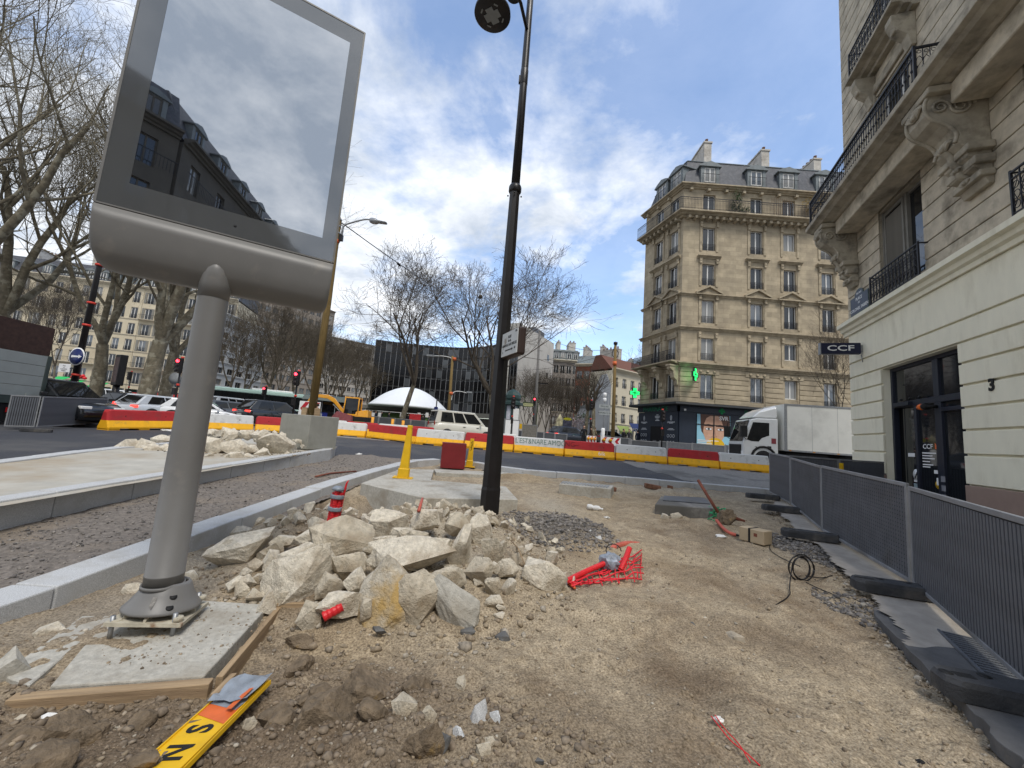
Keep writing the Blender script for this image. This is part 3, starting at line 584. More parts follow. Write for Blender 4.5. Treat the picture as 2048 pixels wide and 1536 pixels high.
for a in range(0, 360, 45):
    mb = MB(); mb.prism([(.10, .0), (.195, .0), (.195, .015), (.135, .085), (.10, .085)], -.007, .007, TL @ RZ(a) @ TR(0, 0, .161)); mb.build('gusset', rustM, pl)
for sx in (-1, 1):
    for sy in (-1, 1):
        mb = MB(); mb.cyl((sx*.16, sy*.16, .07), (sx*.16, sy*.16, .215), .013, 10); mb.build('anchor_bolt', steelM, bb, RZ(-14))
        mb = MB(); mb.lathe([(.030, .163), (.030, .190), (.02, .192)], 6, TR(sx*.16, sy*.16, 0) @ TL); mb.build('nut', rustM, bb, RZ(-14))
# head: curved belly under a flat glazed front
XL, XR, ZB, ZT = -.66, .74, 2.745, 4.86
prof = [(-.126, 2.742), (-.122, 2.66), (-.111, 2.56), (-.090, 2.47), (-.052, 2.405), (.02, 2.372), (.09, 2.372), (.15, 2.40), (.175, 2.48), (.178, 2.742)]
rings = []
for x, k in ((XL, .70), (XL+.006, .80), (XL+.025, .90), (XL+.06, .97), (XL+.12, 1), (XR-.06, 1), (XR-.03, .985), (XR-.01, .95), (XR-.001, .88), (XR, .80)):
    rings.append([(x, y, 2.742-(2.742-z)*k) for y, z in prof])
mb = MB(); mb.loft(rings); mb.build('curved_housing', totM, bb)
mb = MB(); rg = []
for k, (rx, ry, z) in enumerate([(.094, .094, 2.30), (.097, .100, 2.40), (.096, .104, 2.45), (.085, .099, 2.50), (.06, .085, 2.535), (.02, .065, 2.55)]):
    rg.append([(rx*math.cos(a), -.002-.02*k/5+ry*math.sin(a), z) for a in [2*math.pi*i/24 for i in range(24)]])
mb.loft(rg); mb.build('pole_socket', totM, bb)
mb = MB(); mb.bx(XL, XR, -.10, .178, 2.75, ZT); mb.build('case', totM, bb, None, .01, 2)
mb = MB(); t = .012
for a in ((XL-.002, XL+t, 2.752, ZT), (XR-t, XR+.002, 2.752, ZT), (XL+t, XR-t, ZT-t, ZT+.001), (XL+t, XR-t, 2.748, 2.758)): mb.bx(a[0], a[1], -.1285, -.1003, a[2], a[3])
mb.build('edge_trim', totM, bb)
mb = MB(); x0, x1, z0, z1 = -.515, .635, 2.93, 4.70
for a in ((XL+t, x0, 2.76, ZT-t), (x1, XR-t, 2.76, ZT-t), (x0, x1, 2.76, z0), (x0, x1, z1, ZT-t)): mb.bx(a[0], a[1], -.125, -.1005, a[2], a[3])
border = mb
def mirrorish(name, c, fac, rough):
    q = bpy.data.materials.new(name); q.use_nodes = True; t = q.node_tree; o = t.nodes['Material Output']; b = t.nodes['Principled BSDF']; b.inputs['Base Color'].default_value = (*c, 1); b.inputs['Roughness'].default_value = .1
    g = t.nodes.new('ShaderNodeBsdfGlossy'); g.inputs[0].default_value = (.93, .96, 1, 1); g.inputs['Roughness'].default_value = rough; m = t.nodes.new('ShaderNodeMixShader'); m.inputs[0].default_value = fac
    t.links.new(b.outputs[0], m.inputs[1]); t.links.new(g.outputs[0], m.inputs[2]); t.links.new(m.outputs[0], o.inputs[0]); return q
border.build('glass_border', mirrorish('printed glass border', (.085, .088, .09), .13, .04), bb)
scrM = mirrorish('screen glass', (.006, .006, .007), .54, .012)
mb = MB(); mb.bx(x0+.001, x1-.001, -.1246, -.1005, z0+.001, z1-.001); mb.build('screen', scrM, bb)
mb = MB(); mb.cyl((.07, -.126, 2.835), (.07, -.124, 2.835), .009, 14); mb.build('sensor', blackM, bb)
# ---- concrete footing in its timber form
ft = thing('concrete_footing', 'pale concrete footing slab in a timber form under the billboard', 'footing', TR(0, 0, 0))
mb = MB(); P8 = [G(100, 1372, .08), G(408, 1352, .08), G(540, 1207, .08), G(395, 1198, .08), G(330, 1198, .08), G(215, 1235, .08)]
n_ = len(P8); mb.add([(p.x, p.y, .08) for p in P8]+[(p.x, p.y, -.25) for p in P8], [tuple(range(n_))]+[(i, i+n_, (i+1) % n_+n_, (i+1) % n_) for i in range(n_)]); mb.build('slab', concM, ft, None, .008, 2)
def plank(a, b, th, z0, z1, nm='form_board'):
    a = Vector(a); b = Vector(b); L = (b-a).length; mb = MB(); mb.bx(0, L, -th, 0, z0, z1); return mb.build(nm, woodM, ft, frame((a.x, a.y, 0), (b.x-a.x, b.y-a.y)), .003)
e = [Vector((p.x, p.y)) for p in P8]
A0 = G(50, 1385, .06); A1 = G(420, 1358, .06); plank((A0.x-.02, A0.y-.02), (A1.x+.02, A1.y), .06, -.16, .07)
B1 = G(548, 1207, .08); plank((A1.x+.03, A1.y), (B1.x+.02, B1.y+.03), .035, -.12, .075)
B2 = G(612, 1213, .06); plank((B1.x+.03, B1.y), (B2.x+.06, B2.y+.02), .03, -.05, .10)
C0 = G(60, 1365, .085); C1 = G(225, 1228, .085); C2 = G(165, 1228, .085); C3 = G(0, 1345, .085)
mb = MB(); mb.add([(p.x, p.y, z) for z in (.075, -.2) for p in (C0, C1, C2, C3)], [(0, 1, 2, 3), (4, 5, 1, 0), (5, 6, 2, 1), (6, 7, 3, 2), (7, 4, 0, 3)]); mb.build('old_slab_edge', concM, ft, None, .006)
# ---- fallen yellow sign board
sa, sb = G(371, 1536, .06), G(537, 1362, .06)
d = Vector((sb.x-sa.x, sb.y-sa.y)); L = d.length; wd = .185; sgn = thing('sign_board', 'battered yellow sign board with black letters lying tilted on the dirt', 'sign board', frame((sa.x, sa.y, .085), d))
sgn.matrix_world = sgn.matrix_world @ TR(-.55) @ RY(1.5) @ RX(-6); L += .55
mb = MB(); mb.bx(0, L, 0, wd, 0, .004); mb.build('face', yelM, sgn)
mb = MB(); mb.bx(0, L, -.003, .003, -.012, .012); mb.bx(0, L, -.014, -.010, -.012, .010); mb.build('folded_edge', yelM, sgn)
mb = MB(); mb.bx(0, L, wd-.003, wd+.003, -.012, .012); mb.build('folded_edge', yelM, sgn)
for ch, xo in (('N', L-.60), ('S', L-.46)):
    text(ch, .15, blackM, 'letter', sgn, TR(xo+.10, wd/2, .0055) @ RZ(0) @ Matrix.Scale(.85, 4, (1, 0, 0)), .0006, 'CENTER', .004)
orM = mat('orange tape', (.62, .13, .035), .5, .2, 6, .05, 60); tapM = mat('grey tape', (.24, .27, .31), .35, .25, 9, .3, 30)
mb = MB(); mb.add([(L-.34, 0, .006), (L-.22, 0, .006), (L-.18, wd, .006), (L-.26, wd, .006)], [(0, 1, 2, 3)]); mb.build('orange_band', orM, sgn)
mb = MB(); mb.add([(L-.24, 0.02, .007), (L-.18, 0, .012), (L-.10, wd*.2, .02), (L-.04, wd*.6, .016), (L-.18, wd, .007)], [(0, 1, 2, 3, 4)]); mb.build('torn_film', tapM, sgn)
rr = random.Random(8); mb = MB()
g5 = [[(L-.20+.045*i+rr.uniform(-.01, .01), -.01+wd*1.05*j/5, .02+.02*rr.random()) for j in range(6)] for i in range(6)]
mb.loft(g5, False, False, None, False); mb.build('tape_wrap', tapM, sgn)
mb = MB(); mb.bx(L-.12, L+.07, .04, .075, .012, .026, RZ(8)); mb.build('wood_stick', woodM, sgn)
mb = MB(); mb.add([(L-.27, .02, .03), (L-.13, .0, .045), (L-.11, .04, .03), (L-.25, .06, .02)], [(0, 1, 2, 3)]); mb.build('orange_flap', orM, sgn)
# ---- crumpled paper, cup and bag scraps
def scrap(px, s, label, name, m, cat, seed, dz=.02):
    p = GD(*px); rs = np.random.RandomState(seed); D, Fc = ico(2); V = D*(1+rs.uniform(-.45, .35, (len(D), 1)))*np.array(s)/2
    me = bpy.data.meshes.new(name); me.from_pydata(V.tolist(), [], Fc); me.materials.append(m); o = ob(name, me); o.location = (p.x, p.y, p.z+s[2]*.4); return tag(o, label, cat)
papM = mat('paper', (.72, .71, .68), .8, .08, 8, .2, 40)
scrap((98, 1443), (.09, .06, .03), 'crumpled white paper scrap below the timber beam', 'paper_scrap', papM, 'litter', 1)
scrap((318, 1433), (.03, .06, .02), 'thin white paper curl right of the crumpled scrap', 'paper_scrap', papM, 'litter', 2)
scrap((1436, 1443), (.06, .045, .03), 'small white crumpled scrap on the open dirt at the lower right', 'paper_scrap', papM, 'litter', 3)
scrap((1213, 1036), (.11, .07, .03), 'white flat scrap beside the plastic bottle', 'paper_scrap', papM, 'litter', 4)
scrap((1842, 1528), (.04, .03, .02), 'black scrap on the dirt at the bottom right', 'plastic_scrap', blackM, 'litter', 5)
scrap((1440, 1075), (.18, .10, .05), 'white crumpled bag below the red elbow pipe', 'paper_scrap', papM, 'litter', 6)
scrap((290, 990), (.18, .2, .16), 'pale blue plastic scrap at the foot of the island kerb', 'plastic_scrap', mat('blue film', (.55, .62, .66), .4), 'litter', 7)
scrap((335, 862), (.55, .25, .08), 'white sheet lying on the asphalt by the barriers', 'plastic_scrap', papM, 'litter', 8)
scrap((718, 910), (.2, .15, .07), 'white scrap on the gravel near the road edge', 'paper_scrap', papM, 'litter', 9)
p = GD(1188, 1021); bt = thing('plastic_bottle', 'crushed white plastic bottle lying on the dirt', 'bottle', TR(p.x, p.y, p.z+.05) @ RZ(-35) @ RY(90))
mb = MB(); mb.lathe([(.02, -.14), (.05, -.13), (.055, -.06), (.035, -.02), (.05, .03), (.05, .09), (.02, .13), (.018, .15)], 12); mb.build('body', papM, bt); mb = MB(); mb.cyl((0, 0, .15), (0, 0, .175), .022); mb.build('cap', whtM, bt)
# ================================================================== BLACK LAMP POST
lp = thing('lamp_post', 'tall black tapering street lamp post standing behind the rubble heap', 'street lamp', TR(-.20, 6.28, 0))
mb = MB()
oct_ = lambda r, z: [(r*math.cos(math.pi/8+k*math.pi/4), r*math.sin(math.pi/8+k*math.pi/4), z) for k in range(8)]
mb.loft([oct_(.158, -.1), oct_(.158, .62), oct_(.150, .66)], False); mb.build('foot', blkM, lp)
mb = MB(); mb.loft([oct_(.148, .64), oct_(.120, 2.4), oct_(.088, 5.62)], False); mb.build('lower_shaft', blkM, lp)
mb = MB(); mb.lathe([(.096, 5.56), (.108, 5.58), (.108, 5.66), (.088, 5.70)], 16)
for a in range(0, 360, 90): mb.cyl((.10*math.cos(math.radians(a)), .10*math.sin(math.radians(a)), 5.50), (.125*math.cos(math.radians(a)), .125*math.sin(math.radians(a)), 5.50), .012, 6)
mb.build('joint_collar', blkM, lp)
mb = MB(); mb.lathe([(.075, 5.6), (.066, 7.6), (.058, 8.9), (.056, 10.4)], 16); mb.build('upper_shaft', blkM, lp)
mb = MB(); mb.lathe([(.064, 7.60), (.07, 7.62), (.07, 7.9), (.064, 7.92)], 16); mb.bx(-.09, -.05, -.03, .03, 7.65, 7.78); mb.build('clamp', blkM, lp)
pl_ = AY(985, 30, 5.05); hd_ = Vector((pl_.x+.20, pl_.y-6.28, pl_.z))
arm = MB(); arm.tube([(0, 0, hd_.z+1.15), (hd_.x*.3, hd_.y*.3, hd_.z+1.3), (hd_.x*.8, hd_.y*.8, hd_.z+1.15), (hd_.x, hd_.y, hd_.z+.85), (hd_.x, hd_.y, hd_.z+.25)], .03, 8); arm.build('lamp_arm', blkM, lp)
hM = TR(*hd_) @ RZ(20)
mb = MB(); mb.lathe([(.0, .32), (.06, .3), (.09, .2), (.20, .12), (.26, .05), (.265, 0), (.25, -.012), (.0, -.012)], 40, hM); lmp = mb.build('lamp_head', blkM, lp)
led = mat('led board', (.21, .22, .22), .5, .1, 6, 0)
mb = MB(); Mx = hM @ RZ(42); mb.bx(-.115, .115, -.055, .055, -.020, -.0135, Mx); mb.bx(-.055, .055, -.115, -.0555, -.020, -.0135, Mx); mb.bx(-.055, .055, .0555, .115, -.020, -.0135, Mx); mb.build('led_board', led, lmp)
for a in range(0, 360, 90):
    mb = MB(); mb.bx(.15, .17, -.03, .03, -.018, -.0132, hM @ RZ(a)); mb.build('catch', led, lmp)
mb = MB(); mb.tube([(0, 0, 9.42), (-.18, -.1, 9.45)], .03, 8); mb.build('small_bracket', blkM, lp)
q = Vector((-.30, -.06, 9.35)); mb = MB(); mb.lathe([(0, .10), (.09, .08), (.14, 0), (.13, -.03), (0, -.03)], 24, TR(*q)); mb.build('sensor_hood', blkM, lp)
# street name plate fixed to the post
a1, a2 = AY(1000, 700, 6.22), AY(1042, 683, 5.55); dd = Vector((a2.x-a1.x, a2.y-a1.y)); Wp = .60
pl_ = thing('street_name_plate', 'white enamel street name plate in a dark box fixed to the black lamp post', 'street sign', frame((a1.x+.03, 6.16, 0), (dd.x*.8+.05, dd.y)))
zc = AY(1020, 688, 5.95).z; hp = .40
mb = MB(); mb.bx(0, Wp, .0, .13, zc-hp/2-.01, zc+hp/2+.01); brM = mat('box brown', (.035, .02, .016), .5); mb.build('box', brM, pl_, None, .035, 3)
mb = MB(); mb.bx(.015, Wp-.02, -.008, .002, zc-hp/2+.015, zc+hp/2-.015); enM = mat('white enamel', (.60, .61, .60), .35, .05, 5, .05, 60, c2=(.25, .21, .17), sc2=3, th=(.62, .7)); fc = mb.build('enamel_face', enM, pl_)
for s_, zz_, sz in (('RUE', .10, .062), ('de la', .04, .055), ('GRANGE AUX BELLES', -.025, .054)):
    text(s_, sz, blackM, 'lettering', pl_, TR(Wp/2, -.0095, zc+zz_) @ UPR, .001, 'CENTER', .001)
text('10e', .05, blackM, 'lettering', pl_, TR(Wp-.08, -.0095, zc+.15) @ UPR, .001); text('2', .05, blackM, 'lettering', pl_, TR(.07, -.0095, zc-.12) @ UPR, .001); text('40', .05, blackM, 'lettering', pl_, TR(Wp-.10, -.0095, zc-.10) @ UPR, .001)
mb = MB(); mb.prism([(.16, zc-.112), (.40, zc-.112), (.40, zc-.125), (.44, zc-.103), (.40, zc-.081), (.40, zc-.094), (.16, zc-.094)], -.0105, -.0085); mb.build('arrow', blackM, pl_)
mb = MB(); mb.bx(-.06, .02, .03, .1, zc-.12, zc-.08); mb.bx(-.06, .02, .03, .1, zc+.08, zc+.12); mb.build('bracket', blkM, pl_)
# ================================================================== PLINTH, YELLOW POSTS, RED BOX
zt = .37
def PQ(u, v): p = HG(u, v, lambda x, y: zt); return (p.x, p.y)
pth = thing('concrete_plinth', 'pale concrete plinth with an open gravel bed behind the black lamp post', 'plinth', TR())
def poly_slab(P, z0, z1, nm, m=concM, bev=.012, parent=pth):
    mb = MB(); n = len(P); a = sum(P[i][0]*P[(i+1) % n][1]-P[(i+1) % n][0]*P[i][1] for i in range(n))
    if a < 0: P = P[::-1]
    mb.add([(x, y, z1) for x, y in P]+[(x, y, z0) for x, y in P], [tuple(range(n)), tuple(range(2*n-1, n-1, -1))]+[(i, i+n, (i+1) % n+n, (i+1) % n) for i in range(n)]); return mb.build(nm, m, parent, None, bev, 2)
a = [PQ(722, 966), PQ(870, 1000), PQ(1034, 1000), PQ(1034, 992), PQ(1014, 976), PQ(850, 962), PQ(864, 940), PQ(803, 936)]
poly_slab([PQ(722, 966), PQ(850, 996), PQ(1036, 999), PQ(1012, 973), PQ(862, 960), PQ(868, 939), PQ(800, 938)], -.35, zt, 'front_slab')
poly_slab([PQ(868, 937), PQ(1025, 945), PQ(1020, 951), PQ(872, 943.5)], .2, zt-.01, 'back_strip'); poly_slab([PQ(1026, 945), PQ(1043, 946), PQ(1042, 952), PQ(1024, 951.5)], .2, zt-.04, 'end_block')
for u_, v_, w_, d_ in ((996, 983, .07, .02), (1004, 984, .02, .08), (1002.5, 991, .018, .018)): p1 = PQ(u_, v_); mb = MB(); mb.bx(p1[0]-w_/2, p1[0]+w_/2, p1[1]-d_/2, p1[1]+d_/2, zt+.0005, zt+.002); mb.build('marking', pebD, pth)
def yellow_post(u, v, h, r, label, top, rt):
    p = HG(u, v, lambda x, y: zt); o = thing('marker_post', label, 'post', TR(p.x, p.y, p.z) @ RZ(8) @ RY(2))
    sq_ = lambda r_, z: [(sx*r_, sy*r_, z) for sx, sy in ((-1, -.8), (-.8, -1), (.8, -1), (1, -.8), (1, .8), (.8, 1), (-.8, 1), (-1, .8))]
    mb = MB(); mb.bx(-r*2.1, r*2.1, -r*1.6, r*1.6, .002, .02); mb.build('base_flange', yelM, o)
    mb = MB(); mb.loft([sq_(r*1.22, .02), sq_(r*1.2, .20), sq_(r*1.06, .215)], False); mb.build('socket', yelM, o)
    mb = MB(); mb.loft([sq_(r*1.0, .21), sq_(r*rt, h)], False); mb.build('shaft', yelM, o)
    if top: mb = MB(); mb.loft([sq_(r*rt*1.08, h), sq_(r*rt*1.1, h+.05), sq_(r*rt*.8, h+.06)], False); mb.build('cap', yelM, o)
    return o
yellow_post(806, 956, 1.08, .098, 'yellow tapering marker post on the near corner of the concrete plinth', True, .52)
o2 = yellow_post(938, 934, .88, .085, 'scribbled yellow marker post partly behind the dark red box', False, .65)
mb = MB(); rr = random.Random(3)
for k in range(6): mb.tube([(rr.uniform(-.03, .03), -.072, .5+.05*k), (rr.uniform(-.03, .03), -.071, .53+.05*k), (rr.uniform(-.03, .03), -.069, .56+.05*k)], .006, 4)
mb.build('marker_scribble', blackM, o2)
pr_ = HG(880, 936, lambda x, y: zt); pb = HG(929, 939, lambda x, y: zt); d = Vector((pb.x-pr_.x, pb.y-pr_.y)); Wb = d.length
rb = thing('steel_box', 'dark red painted steel box standing on the concrete plinth', 'box', frame((pr_.x, pr_.y, zt), (d.x, d.y)))
mb = MB(); mb.bx(0, Wb, 0, Wb*.85, .002, Wb*1.02); mb.build('body', redM, rb, None, .012, 2); mb = MB(); mb.bx(-.004, Wb+.004, -.004, Wb*.85+.004, Wb*1.02+.001, Wb*1.02+.012); mb.build('lid', redM, rb, None, .004)
# ================================================================== CONDUITS, PIPES, MESH, CABLES
def ribbed(mb, P, r, n=10, step=.018):
    P = smooth([Vector((*p, 0)) if len(p) == 2 else Vector(p) for p in P], 2); L = 0; pts = []; rs = []
    for a, b in zip(P[:-1], P[1:]):
        k = max(1, int((b-a).length/step))
        for i in range(k): pts.append(a+(b-a)*i/k); rs.append(r*(1.0 if (len(rs) % 2) else .90))
    mb.tube(pts, rs, n, False); return mb
p = GD(664, 1040); cb_ = thing('conduit_bundle', 'bundle of red corrugated conduits taped together, sticking out of the pit', 'conduits', TR(p.x, p.y, p.z-.05) @ RY(4) @ Matrix.Scale(.76, 4))
for x, y, h in ((-.045, 0, .50), (.0, -.03, .53), (.048, 0, .51), (.005, .05, .52), (-.05, .06, .5), (.055, .06, .5)):
    mb = MB(); ribbed(mb, [(x, y, -.05), (x, y, h)], .034); mb.build('conduit', condM, cb_)
for z in (.20, .38): mb = MB(); mb.lathe([(.098, z), (.1, z+.01), (.1, z+.045), (.098, z+.055)], 14, Matrix.Scale(.85, 4, (0, 1, 0)) @ TR(0, .01, 0)); mb.build('tape_band', tapM, cb_)
mb = MB(); mb.lathe([(.085, .50), (.09, .53), (.05, .56)], 10); mb.build('taped_cap', tapM, cb_)
mb = MB(); mb.tube([(.07, .02, .3), (.09, .02, .5), (.10, .02, .62), (.12, .02, .66)], [.016, .018, .014, .006], 6); mb.build('loose_strip', condM, cb_)
p1, p2 = GD(645, 1243), GD(678, 1226); mb = MB(); P = [Vector((p1.x, p1.y, p1.z+.03)), Vector((p2.x+.02, p2.y, p2.z+.05))]
o = thing('pipe_piece', 'short red corrugated pipe stub lying below the heap', 'pipe', TR(*P[0])); mb = MB(); ribbed(mb, [(0, 0, 0), tuple((P[1]-P[0])*1.05)], .036, 14, .012); mb.build('body', condM, o)
dv = (P[0]-P[1]).normalized(); mb = MB(); mb.cyl(tuple(dv*.0005), tuple(dv*.002), .026, 14); mb.build('bore', blackM, o)
# red mesh with pipes and grey bag
p = GD(1190, 1160); rm = thing('warning_mesh', 'heap of torn red warning mesh spread in the hollow', 'mesh'); rr = random.Random(12)
def PD(u, v, dz=.0): q = GD(u, v); return (q.x, q.y, Hf(q.x, q.y)+dz)
for k in range(7):
    f = k/6; mb = MB(); pts = []
    for j in range(9):
        g_ = j/8; u = 1135+145*g_+8*f; v = 1170+8*f*(1-g_)-60*g_*(1-f)-8*f*g_+rr.uniform(-4.5, 4.5)
        pts.append(PD(u+rr.uniform(-4, 4), v, .02+.04*rr.random()))
    mb.tube(pts, .008, 5); mb.build('mesh_strand', netM, rm)
for k in range(14):
    g_ = k/13; mb = MB(); mb.tube([PD(1140+138*g_+8*f+rr.uniform(-5, 5), 1172-62*g_*(1-f)+f*(0-8*g_+6)+rr.uniform(-3, 3), .02+.04*rr.random()) for f in (0, .33, .66, 1)], .006, 4); mb.build('mesh_strand', netM, rm)
o = thing('pipe_piece', 'long red pipe running out of the warning mesh beside the big lone stone', 'pipe'); mb = MB(); ribbed(mb, [PD(1128, 1172, .03), PD(1165, 1157, .06), PD(1215, 1140, .09)], .03, 10, .015); mb.build('body', condM, o)
mb = MB(); e1, e2 = Vector(PD(1128, 1172, .03)), Vector(PD(1165, 1157, .06)); dv = (e1-e2).normalized(); mb.cyl(tuple(e1), tuple(e1+dv*.03), .037, 12); mb.build('grey_end_cap', tapM, o)
o = thing('pipe_piece', 'red pipe stub with torn top standing at the right of the warning mesh', 'pipe'); mb = MB(); ribbed(mb, [PD(1240, 1147, .04), PD(1252, 1132, .10), PD(1258, 1122, .15)], .033, 10, .012); mb.build('body', condM, o)
o = thing('pipe_piece', 'thin orange pipe tip poking out beside the grey end cap', 'pipe'); mb = MB(); mb.tube([PD(1137, 1172, .02), PD(1150, 1181, .02)], .012, 8); mb.build('body', orM, o)
rs = np.random.RandomState(4); D, Fc = ico(3); V = D*(1+.35*n3(D*2.5, 3)[:, None]+.2*n3(D*6, 9)[:, None])*np.array([.12, .09, .10])
me = bpy.data.meshes.new('plastic_bag'); me.from_pydata(V.tolist(), [], Fc); me.materials.append(mat('grey plastic', (.25, .28, .33), .25, .5, 9, .4, 25)); o = ob('plastic_bag', me); q = PD(1220, 1140, .09); o.location = q; tag(o, 'crumpled grey plastic bag tied over the red pipe', 'bag')
c = Vector(PD(1226, 1130, .16)); mb = MB(); mb.tube([c+Vector((.09*math.cos(a), .03*math.sin(a), .07*math.sin(a))) for a in [k*.45 for k in range(14)]], .006, 6); o = mb.build('cable_loop', blkM); tag(o, 'small black cable loop standing over the grey plastic bag', 'cable')
o = thing('pipe_piece', 'faded red pipe half buried across the dirt path', 'pipe'); mb = MB(); ribbed(mb, [PD(1210, 1098, -.06), PD(1232, 1093, .01), PD(1262, 1089, .02), PD(1300, 1087, -.05)], .04, 10, .02); mb.build('body', mat('faded red', (.48, .11, .075), .6, .2), o)
# manhole, rod, net, clod, elbow, box
zt2 = .36; mh = thing('manhole', 'low concrete manhole with a dark flat lid in the dirt', 'manhole')
def PM(u, v): p = HG(u, v, lambda x, y: zt2); return (p.x, p.y)
poly_slab([PM(1310, 1008), PM(1428, 1017), PM(1416, 997), PM(1322, 992)], -.1, zt2, 'concrete_ring', oldasM, .02, mh)
q = [PM(1326, 1002), PM(1420, 1009), PM(1408, 997), PM(1328, 993)]; poly_slab(q, zt2, zt2+.022, 'lid', fslM, .004, mh)
rodM = mat('rusty rod', (.20, .065, .04), .75, .3, 8, .2)
e1, e2 = GD(1443, 1042), None; e1 = Vector((e1.x, e1.y, e1.z+.06)); e2 = AY(1396, 960, e1.y+.35); o = thing('metal_rod', 'rusty red rod leaning up out of the dirt past the manhole', 'rod'); mb = MB(); mb.tube([e1, e1*.5+e2*.5+Vector((-.02, 0, .02)), e2], [.026, .028, .028], 10); mb.build('shaft', rodM, o)
q1, q2 = Vector(PD(1448, 1040, .12)), Vector(PD(1490, 1048, .04)); o = thing('metal_rod', 'short rusty rod end behind the wrapped box', 'rod'); mb = MB(); mb.cyl(q1, q2, .03, 10); mb.build('shaft', rodM, o)
P = Vector(PD(1452, 1048, .08)); o = ob('root_clod', rock_mesh('root_clod', 55, (.28, .25, .36), clodM, 4, 14, .14)); o.location = P; tag(o, 'dark muddy clod stuck on the rusty rods', 'clod')
grn = mat('green net', (.03, .30, .13), .6, .3, 9, 0); o = thing('green_net', 'torn green plastic net bunched left of the muddy clod', 'net'); rr = random.Random(6)
for k in range(16):
    c = Vector(PD(1428+rr.uniform(-12, 12), 1036+rr.uniform(-10, 8), .06)); mb = MB(); pts = [c+Vector((rr.uniform(-.12, .12), rr.uniform(-.12, .12), rr.uniform(-.05, .14))) for _ in range(5)]; mb.tube(smooth(pts, 1), .009, 4); mb.build('net_strand', grn, o)
o = thing('pipe_piece', 'bent red elbow pipe in front of the muddy clod', 'pipe'); mb = MB(); mb.tube(smooth([PD(1433, 1050, .08), PD(1445, 1062, .05), PD(1458, 1071, .04), PD(1472, 1074, .03)], 2), .027, 10); mb.build('body', mat('faded red', (.48, .11, .075)), o)
mb = MB(); mb.tube([PD(1472, 1074, .03), PD(1488, 1075, .02)], [.02, .008], 8); mb.build('black_tip', blkM, o)
b1, b2 = G(1478, 1064, .12), G(1528, 1078, .12); d = Vector((b2.x-b1.x, b2.y-b1.y)); Lb = d.length; kraft = mat('kraft board', (.45, .355, .235), .8, .1, 4, .1, 40)
bx_ = thing('wrapped_box', 'strapped beige cardboard box lying on the dirt near the fence', 'box', frame((b1.x, b1.y, T(b1.x, b1.y)+.01), (d.x, d.y)))
mb = MB(); mb.bx(0, Lb, 0, .24, .0, .20); mb.build('carton', kraft, bx_, None, .008); mb = MB(); xm = Lb*.38; mb.bx(xm, xm+.03, -.004, .244, -.003, .204); mb.build('strap', blackM, bx_)
mb = MB(); mb.bx(Lb*.60, Lb*.60+.05, -.0025, -.001, .10, .15); mb.build('print_mark', rodM, bx_)
# coil of black cable
c = Vector(PD(1603, 1160, .0)); o = thing('cable_coil', 'tangled coil of thin black cable standing on the dirt', 'cable'); rr = random.Random(2)
for k in range(4):
    r = .12+.012*k; a0 = rr.uniform(-.25, .25); mb = MB(); mb.tube([c+Vector((r*math.cos(t_)*(.75+.1*k), r*.35*math.cos(t_+a0)*(k % 2-.5), .13+r*math.sin(t_))) for t_ in [i*.33 for i in range(20)]], .0065, 6); mb.build('cable_turn', blkM, o)
for P in ([(1600, 1150, .1), (1560, 1118, .02), (1535, 1100, .02), (1548, 1075, .02), (1535, 1060, .02)], [(1585, 1150, .12), (1578, 1180, .02), (1582, 1195, .02), (1552, 1212, .01)], [(1612, 1170, .1), (1645, 1163, .03), (1670, 1152, .02), (1695, 1150, .02)], [(1612, 1176, .06), (1640, 1182, .02), (1672, 1193, .01)]):
    mb = MB(); mb.tube(smooth([PD(*q) for q in P], 2), .006, 6); mb.build('cable_tail', blkM, o)
mb = MB(); mb.tube(smooth([PD(*q) for q in ((1422, 1440, .02), (1440, 1468, .03), (1462, 1490, .015), (1490, 1512, .02), (1520, 1536, .01))], 2), .0035, 5); mb.tube(smooth([PD(*q) for q in ((1430, 1442, .03), (1452, 1470, .02), (1478, 1495, .02), (1500, 1530, .01))], 2), .003, 5); o = mb.build('red_string', condM); tag(o, 'thin red string trailing from the white scrap at the lower right', 'string')
mb = MB(); mb.tube([PD(1021, 1088, .04), PD(1035, 1108, .06), PD(1050, 1135, .02)], .007, 6); o = mb.build('twig', woodM); tag(o, 'bent twig lying right of the tall pointed shard', 'twig')
mb = MB(); mb.tube([PD(630, 958, .05), PD(660, 950, .04), PD(712, 945, .03)], .02, 6); o = mb.build('iron_bar', rodM); tag(o, 'thin rusty bar lying on the gravel strip', 'bar')
mb = MB(); mb.tube([PD(835, 1045, .12), PD(842, 1025, .16)], [.02, .015], 6); o = mb.build('plastic_scrap', mat('faded red', (.48, .11, .075))); tag(o, 'pinkish red plastic strip poking from the back of the heap', 'litter')
